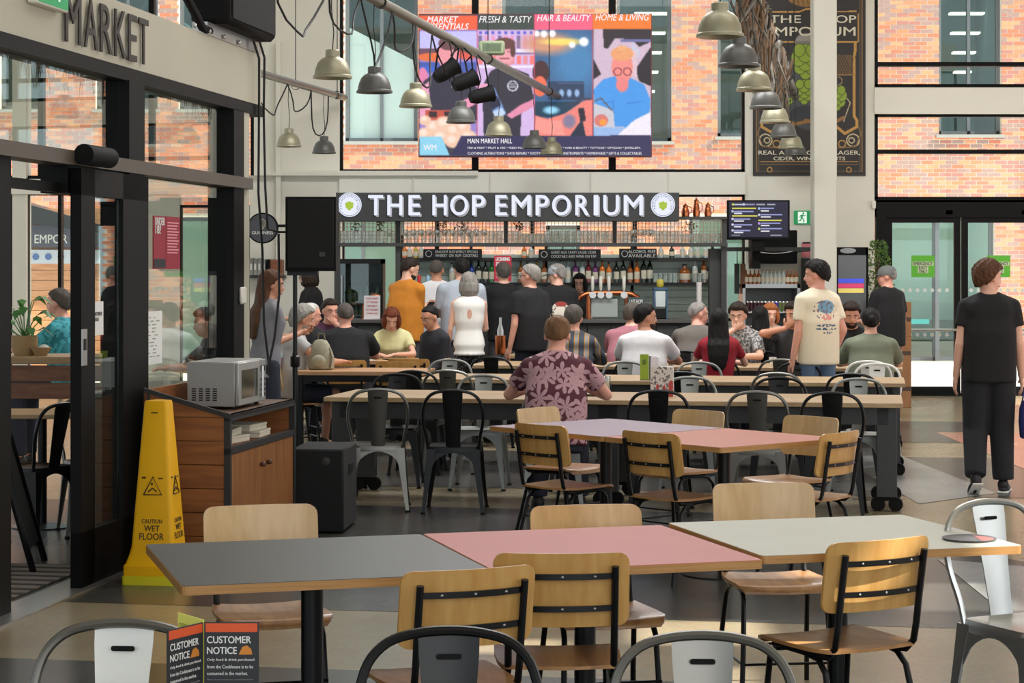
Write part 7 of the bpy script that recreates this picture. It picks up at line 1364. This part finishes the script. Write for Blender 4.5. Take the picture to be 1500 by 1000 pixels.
MS = mat('microwave_silver', (168, 168, 164), .4, metal=.35)
o = thing('microwave', 'silver-grey microwave oven on the wooden cabinet', 'microwave', cabpt(-.25, .74, Ht), R(-8.9)); wd, ln, hh_ = .145, .29, .275
q = MB(); q.box(-wd, wd, -ln, ln, .015, hh_, c=.006); q.obj('case', MS, o)
q = MB(); q.box(wd, wd+.022, -ln, ln*.52, .02, hh_-.005, c=.006); dr = q.obj('door', MS, o); q = MB(); q.box(wd+.022, wd+.024, -ln+.06, ln*.36, .06, hh_-.05); q.obj('window', mat('microwave_window', (30, 38, 30), .12, coat=.5), dr, smooth=False); q = MB(); q.tube([(wd+.045, ln*.46, .05), (wd+.045, ln*.46, hh_-.04)], .008, 8); q.obj('handle', STEEL, dr)
q = MB(); q.box(wd, wd+.020, ln*.54, ln, .02, hh_-.005, c=.004); pn = q.obj('control_panel', mat('panel_grey', (140, 142, 140), .4), o)
for k in range(4):
    for j in range(3): q = MB(); q.box(wd+.02, wd+.023, ln*.6+j*.036, ln*.6+j*.036+.026, .05+k*.03, .05+k*.03+.02); q.obj('button', DARK, pn, smooth=False)
q = MB(); q.box(wd+.02, wd+.022, ln*.6, ln*.92, hh_-.075, hh_-.04); q.obj('display', MATBLK, pn, smooth=False)
q = MB()
for c_ in range(4):
    for k in range(6): q.box(-wd+.03+c_*.042, -wd+.03+c_*.042+.026, -ln-.002, -ln+.001, .05+k*.013, .05+k*.013+.007)
q.obj('vents', MATBLK, o, smooth=False)
for sx_ in (-1, 1):
    for sy_ in (-1, 1): q = MB(); q.lathe([(.016, 0), (.016, .016)], (sx_*(wd-.03), sy_*(ln-.04), 0), 8, cap=True); q.obj('foot', MATBLK, o)
# ================================================================== things on the tables
CG, CD = mat('menu_green', (150, 172, 42), .5), mat('menu_dark', (74, 82, 84), .5)
for px, Yc, lb in ((944, 17.0, 'lime green menu card on the second long table beside the patterned carton'), (997, 21.8, 'lime green menu card on the rear long table left of the woman in red'), (1191, 19.35, 'lime green menu card with grey back on the third table before the standing man')):
    o = thing('menu_card', lb, 'menu', (X_at(px, Yc), Yc, .755), R(-6), 'lime menu cards'); q = MB(); q.box(-.036, .036, -.02, -.012, .0, .215); q.obj('green_panel', CG, o, smooth=False); q = MB(); q.ell((0, -.021, .15), (.018, .0015, .024), 10, 6); q.obj('leaf_mark', mat('leaf_mark', (96, 120, 30), .6), o)
    q = MB(); q.box(.038, .105, -.004, .004, .0, .20); pnl = q.obj('grey_panel', CD, o, smooth=False); q = MB()
    for k in range(6): q.box(.046, .096-.012*(k % 3), -.006, -.004, .03+k*.026, .04+k*.026)
    q.obj('print_lines', mat('print_grey', (150, 156, 156), .7), pnl, smooth=False); q = MB(); q.box(-.036, .105, -.03, .03, 0, .006); q.obj('base', CD, o, smooth=False)
o = thing('patterned_carton', 'white carton with grey and red pattern on the front long table', 'carton', (X_at(970, 14.85), 14.85, .755), R(-8)); q = MB(); q.box(-.082, .082, -.05, .05, 0, .215, c=.003); q.obj('box', speckle('carton_print', (206, 200, 194), (110, 104, 108), 55, .56), o, smooth=False); q = MB(); q.box(-.082, -.02, -.045, .045, .215, .285, c=.003); q.obj('spout_top', mat('carton_white', (222, 218, 222), .6), o, smooth=False); q = MB(); q.prism([(-.04, .01), (-.02, .01), (-.02, .08), (-.03, .095), (-.04, .08)], -.054, -.05); q.prism([(.05, .0), (.082, .0), (.082, .10), (.066, .12), (.05, .1)], -.054, -.05); q.prism([(0, .02), (.04, .02), (.02, .09)], -.0535, -.05); q.obj('red_print', mat('carton_red', (176, 66, 62), .6), o, smooth=False)
# tumbler beside the man, cups, bottles
BEER = mat('beer_gold', (206, 170, 110), .2, coat=.4)
def drink(x, y, z, label, fill=None, g=0, sc=1.0, grp=None):
    o = thing('drinking_glass', label, 'glass', (x, y, z), 0, grp); share('glass', gm[g], o)
    if fill is not None: q = MB(); q.lathe([(0, .014), (.030*sc, .014), (.036*sc, .11), (0, .11)], (0, 0, 0), 12); q.obj('drink', fill, o)
    return o
drink(X_at(886, 14.75), 14.75, .755, 'half-full pint glass by the elbow of the man in the leaf-print shirt', BEER)
q = MB(); q.lathe([(0, 0), (.06, 0), (.105, .018), (.102, .021), (.058, .005), (0, .005)], (0, 0, 0), 24); single('plate', q.mesh('plate', PAPER), (X_at(868, 14.9), 14.9, .755), 'white plate on the front long table before the man in leaf print', 'plate')
REDC = mat('red_drink', (170, 36, 50), .3); drink(X_at(408, 18.75), 18.75, .755, 'red drink in a glass before the grey-haired person', REDC)
drink(X_at(983, 19.4), 19.4, .755, 'gold drink beside the bearded man in white', BEER)
single('paper_cup', CUPM, (X_at(1132, 19.45), 19.45, .755), 'white cup on the third long table beside the speckled shirt', 'cup'); single('paper_cup', CUPM, (X_at(547, 20.75), 20.75, .755), 'white cup on the table of the woman in yellow', 'cup')
WB = glass('water_bottle', (.9, .95, .97), 2.2, alpha=.12); q = MB(); q.lathe([(0, 0), (.032, 0), (.034, .02), (.034, .15), (.014, .19), (.014, .21), (0, .21)], (0, 0, 0), 14); o = thing('water_bottle', 'clear plastic water bottle on the table left of the woman in yellow', 'bottle', (X_at(545, 20.95), 20.95, .755)); q.obj('bottle_body', WB, o); q = MB(); q.lathe([(.015, .205), (.015, .228), (0, .228)], (0, 0, 0), 10); q.obj('cap', PAPER, o); q = MB(); q.lathe([(.0345, .07), (.0345, .13)], (0, 0, 0), 14); q.obj('label', mat('water_label', (190, 200, 210), .5), o)
q = MB(); q.box(-.11, .11, -.15, .15, 0, .004); o = single('magazine', q.mesh('magazine', PAPER), (X_at(525, 20.8), 20.8, .755), 'open white papers on the table of the woman in yellow', 'paper', None, .3)
q = MB(); q.box(-.035, .035, -.07, .07, 0, .009, c=.003); single('phone', q.mesh('phone', MATBLK), (X_at(568, 20.85), 20.85, .755), 'black phone on the table before the woman in yellow', 'phone', None, .5)
q = MB(); q.box(-.04, .04, -.006, .006, -.08, .08, c=.003); o = single('phone', q.mesh('phone', MATBLK), (X_at(629, 23.15), 22.98, 1.255), 'dark phone held up by the man in orange', 'phone', None, .6); o.rotation_euler = (R(-50), 0, R(-35))
KH = mat('bag_khaki', (150, 146, 124), .85, var=.12, bump=.3); o = thing('khaki_bag', 'khaki canvas rucksack standing on the left small table', 'bag', (X_at(470, 18.75), 18.75, .755), R(-10)); q = MB()
for z, a_, b_ in ((0, .10, .07), (.02, .115, .085), (.10, .12, .09), (.18, .105, .08), (.24, .07, .06), (.275, .03, .03)): pass
q.loft([[(a_*math.cos(t)*1.0+.01*math.sin(3*t+z*20), b_*math.sin(t), z) for t in [2*PI*i/18 for i in range(18)]] for z, a_, b_ in ((0, .09, .06), (.015, .115, .085), (.10, .122, .09), (.17, .11, .08), (.235, .082, .062), (.27, .05, .04), (.28, .01, .01))]); q.obj('body', KH, o); q = MB(); q.ell((0, -.085, .08), (.07, .03, .06), 12, 8); q.obj('pocket', KH, o); q = MB(); q.tube([(-.03, 0, .26), (-.02, 0, .33), (.03, 0, .33), (.04, 0, .26)], .008, 6); q.tube([(.09, -.03, .2), (.12, -.06, .12), (.10, -.05, .02)], .009, 6); q.obj('strap', mat('bag_strap', (110, 106, 88), .8), o)
o = thing('wine_cooler', 'copper wine cooler on the rear long table behind the woman in white', 'cooler', (X_at(733, 22.15), 22.15, .755)); q = MB(); q.lathe([(0, 0), (.055, 0), (.06, .02), (.058, .20), (.052, .205), (.05, .05), (0, .05)], (0, 0, 0), 18); q.obj('body', COPPER, o); q = MB(); q.lathe([(.034, .06), (.036, .26), (.014, .33), (.014, .40), (0, .40)], (0, 0, 0), 12); q.obj('bottle', STEEL, o)
o = thing('round_mat', 'round dark tray with red centre at the corner of the pale front table', 'tray', (1.55, 6.94, .757)); q = MB(); q.lathe([(0, 0), (.088, 0), (.092, .006), (.086, .006), (.082, .003), (0, .003)], (0, 0, 0), 32); q.obj('tray', mat('tray_grey', (84, 84, 86), .5), o); q = MB(); q.prism(arc(0, 0, .08, -70, 70, 12), .003, .0042, 'xy'); q.obj('red_half', mat('tray_red', (170, 96, 92), .5), o, smooth=False)
# customer notice stand
o = thing('customer_notice', 'three-leaf black and orange CUSTOMER NOTICE stand, bottom left', 'notice', (X_at(299, 4.0), 4.0, .75)); CB = mat('notice_black', (38, 38, 42), .6); COo = mat('notice_orange', (216, 84, 36), .6); CYL = mat('notice_yellow', (222, 218, 100), .6); NT = mat('notice_text', (226, 224, 220), .6); top = Z_at(911, 4.0)-.75
def panel(name, ang, wid, tp, face, band, words, sgn=1):
    q = MB(); q.box(0, wid, 0, .003, 0, tp); pn_ = q.obj(name, face, o, smooth=False); pn_.rotation_euler = (0, 0, R(ang))
    if band: q = MB(); q.box(.003, wid-.003, -.0008, 0, tp-.019, tp-.002); q.obj('orange_band', COo, pn_, smooth=False)
    if words:
        text_mesh('CUSTOMER', .0135, NT, pn_, (.006, -.0012, tp-.034), width=wid*.80, ext=.0003, bold=.03, align='LEFT'); text_mesh('NOTICE', .0135, NT, pn_, (.006, -.0012, tp-.055), width=wid*.54, ext=.0003, bold=.03, align='LEFT')
        q = MB(); q.prism([(wid*.63, tp-.063), (wid*.88, tp-.063), (wid*.86, tp-.052), (wid*.78, tp-.045), (wid*.70, tp-.048)], -.0012, -.0002); q.obj('orange_emblem', mat('notice_emblem', (206, 128, 40), .6), pn_, smooth=False)
        for i, s in enumerate(('Only food & drink purchased', 'from the Cookhouse is to be', 'consumed in the market.')): text_mesh(s, .0066, NT, pn_, (.006, -.0012, tp-.0735-i*.013), width=wid*(.86, .84, .74)[i], ext=.0003, bold=.012, align='LEFT')
        text_mesh('Please do not consume your own food and drink', .004, mat('notice_small', (140, 140, 142), .7), pn_, (.006, -.0012, tp-.112), width=wid*.84, ext=.0003, align='LEFT')
    return pn_
panel('notice_leaf', 0, .107, top, CB, True, True); lf_ = panel('notice_leaf', 0, .107, top, CB, True, True); lf_.location = (-.002-.0535, -.093, 0); lf_.rotation_euler = (0, 0, R(60)); yl = panel('yellow_leaf', 0, .107, top+.004, CYL, False, False); yl.location = (-.066, .09, 0); yl.rotation_euler = (0, 0, R(-54)); text_mesh('CUSTOMER NOTICE', .012, mat('notice_olive', (150, 146, 50), .6), yl, (.05, -.001, top-.02), width=.085, ext=.0003)
q = MB(); q.box(-.07, .11, -.1, .1, -.0005, .004); q.obj('foot', CB, o, smooth=False)
# ================================================================== café interior at the left
CW = wood('cafe_bench_wood', (104, 64, 42), (136, 88, 58), .5, 2.4, (1.5, 10, 10)); CT = wood('cafe_top_wood', (150, 120, 84), (176, 146, 106), .45, 2.4, (1.5, 10, 10))
o = thing('high_table', 'high wooden counter table inside the café behind the door', 'table', (X_at(70, 14.2), 14.4, 0)); q = MB(); q.box(-.55, .55, -.3, .3, 1.02, 1.07, c=.004); q.obj('tabletop', CT, o, smooth=False)
for k in range(2): q = MB(); q.box(-.52, .52, -.27, -.25, .78+k*.12, .89+k*.12, c=.003); q.obj('front_board', CW, o, smooth=False)
for s in (-1, 1):
    for t_ in (-1, 1): q = MB(); q.box(s*.5-.03, s*.5+.03, t_*.25-.03, t_*.25+.03, 0, 1.02); q.obj('leg', TUBE_BLK, o, smooth=False)
o = thing('low_cafe_table', 'pale low café table under the high counter, inside the café', 'table', (X_at(62, 13.3), 13.3, 0)); q = MB(); q.box(-.3, .3, -.3, .3, .722, .75, c=.004); q.obj('tabletop', CT, o, smooth=False); q = MB(); q.tube([(0, 0, .02), (0, 0, .722)], .03, 10); q.lathe([(.2, 0), (.2, .01), (.03, .03)], (0, 0, 0), 20, cap=True); q.obj('pedestal', TUBE_BLK, o)
mchair('black', X_at(48, 12.7), 12.7, 60, 'dark metal chair inside the café seen through the open doorway'); mchair('gunmetal', X_at(140, 13.0), 13.0, 200, 'grey metal chair inside the café behind the door glass')
o = thing('potted_plant', 'leafy green plant in a wicker pot on the high counter inside the café', 'plant', (X_at(36, 14.35), 14.35, 1.07)); q = MB(); q.lathe([(0, 0), (.07, 0), (.095, .07), (.09, .14), (.08, .13), (0, .12)], (0, 0, 0), 16); q.obj('pot', mat('wicker', (170, 140, 100), .8, bump=.5, scale=60), o)
LG = mat('leaf_green', (52, 110, 48), .5, col2=(90, 150, 70), scale=9)
for k in range(16):
    a = k*2.4; r = .06+.10*((k*37 % 10)/10); zt_ = .16+.24*((k*53 % 10)/10); c, s = math.cos(a), math.sin(a); q = MB(); ln = .15; tip = (c*(r+ln), s*(r+ln)*.6, zt_-.03); mid = (c*(r+ln*.5), s*(r+ln*.5)*.6, zt_+.03); nx, ny = -s*.035, c*.035
    q.add([(c*r, s*r*.6, zt_), (mid[0]+nx, mid[1]+ny, mid[2]), tip, (mid[0]-nx, mid[1]-ny, mid[2]), (mid[0], mid[1], mid[2]+.012)], [(0, 1, 4), (1, 2, 4), (2, 3, 4), (3, 0, 4)]); q.tube([(0, 0, .12), (c*r*.6, s*r*.4, zt_*.8), (c*r, s*r*.6, zt_)], .004, 5); q.obj('leaf', LG, o)
o = thing('wicker_bowl', 'small pale wicker bowl beside the plant on the high counter', 'bowl', (X_at(60, 14.3), 14.3, 1.07)); q = MB(); q.lathe([(0, 0), (.04, 0), (.075, .06), (.07, .06), (.038, .008), (0, .008)], (0, 0, 0), 16); q.obj('bowl', mat('wicker', (170, 140, 100), .8, bump=.5, scale=60), o); q = MB(); q.ell((.02, 0, .05), (.04, .04, .03), 10, 7); q.obj('napkins', PAPER, o)
o = thing('a_board', 'black folding A-board just inside the doorway at the far left', 'sign', (-2.96, 11.5, 0), R(-84)); 
for s in (-1, 1):
    q = MB(); q.tube([(s*.0-.25, .30, .0), (-.25, .03, .98)], .02, 6); q.tube([(.25, .30, .0), (.25, .03, .98)], .02, 6) if s > 0 else q.tube([(-.25, -.30, .0), (-.25, -.03, .98)], .02, 6)
    if s < 0: q.tube([(.25, -.30, .0), (.25, -.03, .98)], .02, 6)
    q.obj('frame', TUBE_BLK, o); q = MB(); q.loft([[(-.24, s*.27, .12), (.24, s*.27, .12), (.24, s*.04, .94), (-.24, s*.04, .94)], [(-.24, s*.27-.012, .12), (.24, s*.27-.012, .12), (.24, s*.04-.012, .94), (-.24, s*.04-.012, .94)]]); q.obj('board', MATBLK, o, smooth=False)
o = thing('blue_tote', 'dark blue bag held at the right edge of the picture by the walking man', 'bag', (X_at(1503, 15.25), 15.25, Z_at(642, 15.25))); q = MB(); q.loft([[(a_*math.cos(t), .06*math.sin(t), z) for t in [2*PI*i/16 for i in range(16)]] for z, a_ in ((0, .03), (.01, .045), (.12, .055), (.22, .05), (.28, .03))]); q.obj('body', mat('tote_blue', (40, 44, 110), .7), o); q = MB(); q.tube([(-.03, 0, .26), (-.015, 0, .36), (.015, 0, .36), (.03, 0, .26)], .006, 6); q.obj('handle', mat('tote_blue', (40, 44, 110), .7), o)

o = thing('cafe_side_counter', 'low grey counter inside the café behind the shop glass', 'counter', SO, SA); q = MB(); q.box(slx(232), slx(330), .2, .45, 0, .9, c=.006); q.obj('body', mat('counter_grey', (104, 106, 100), .5), o, smooth=False); q = MB(); q.box(slx(230), slx(332), .17, .48, .9, .93, c=.004); q.obj('top', mat('counter_top_grey', (134, 134, 126), .4), o, smooth=False)
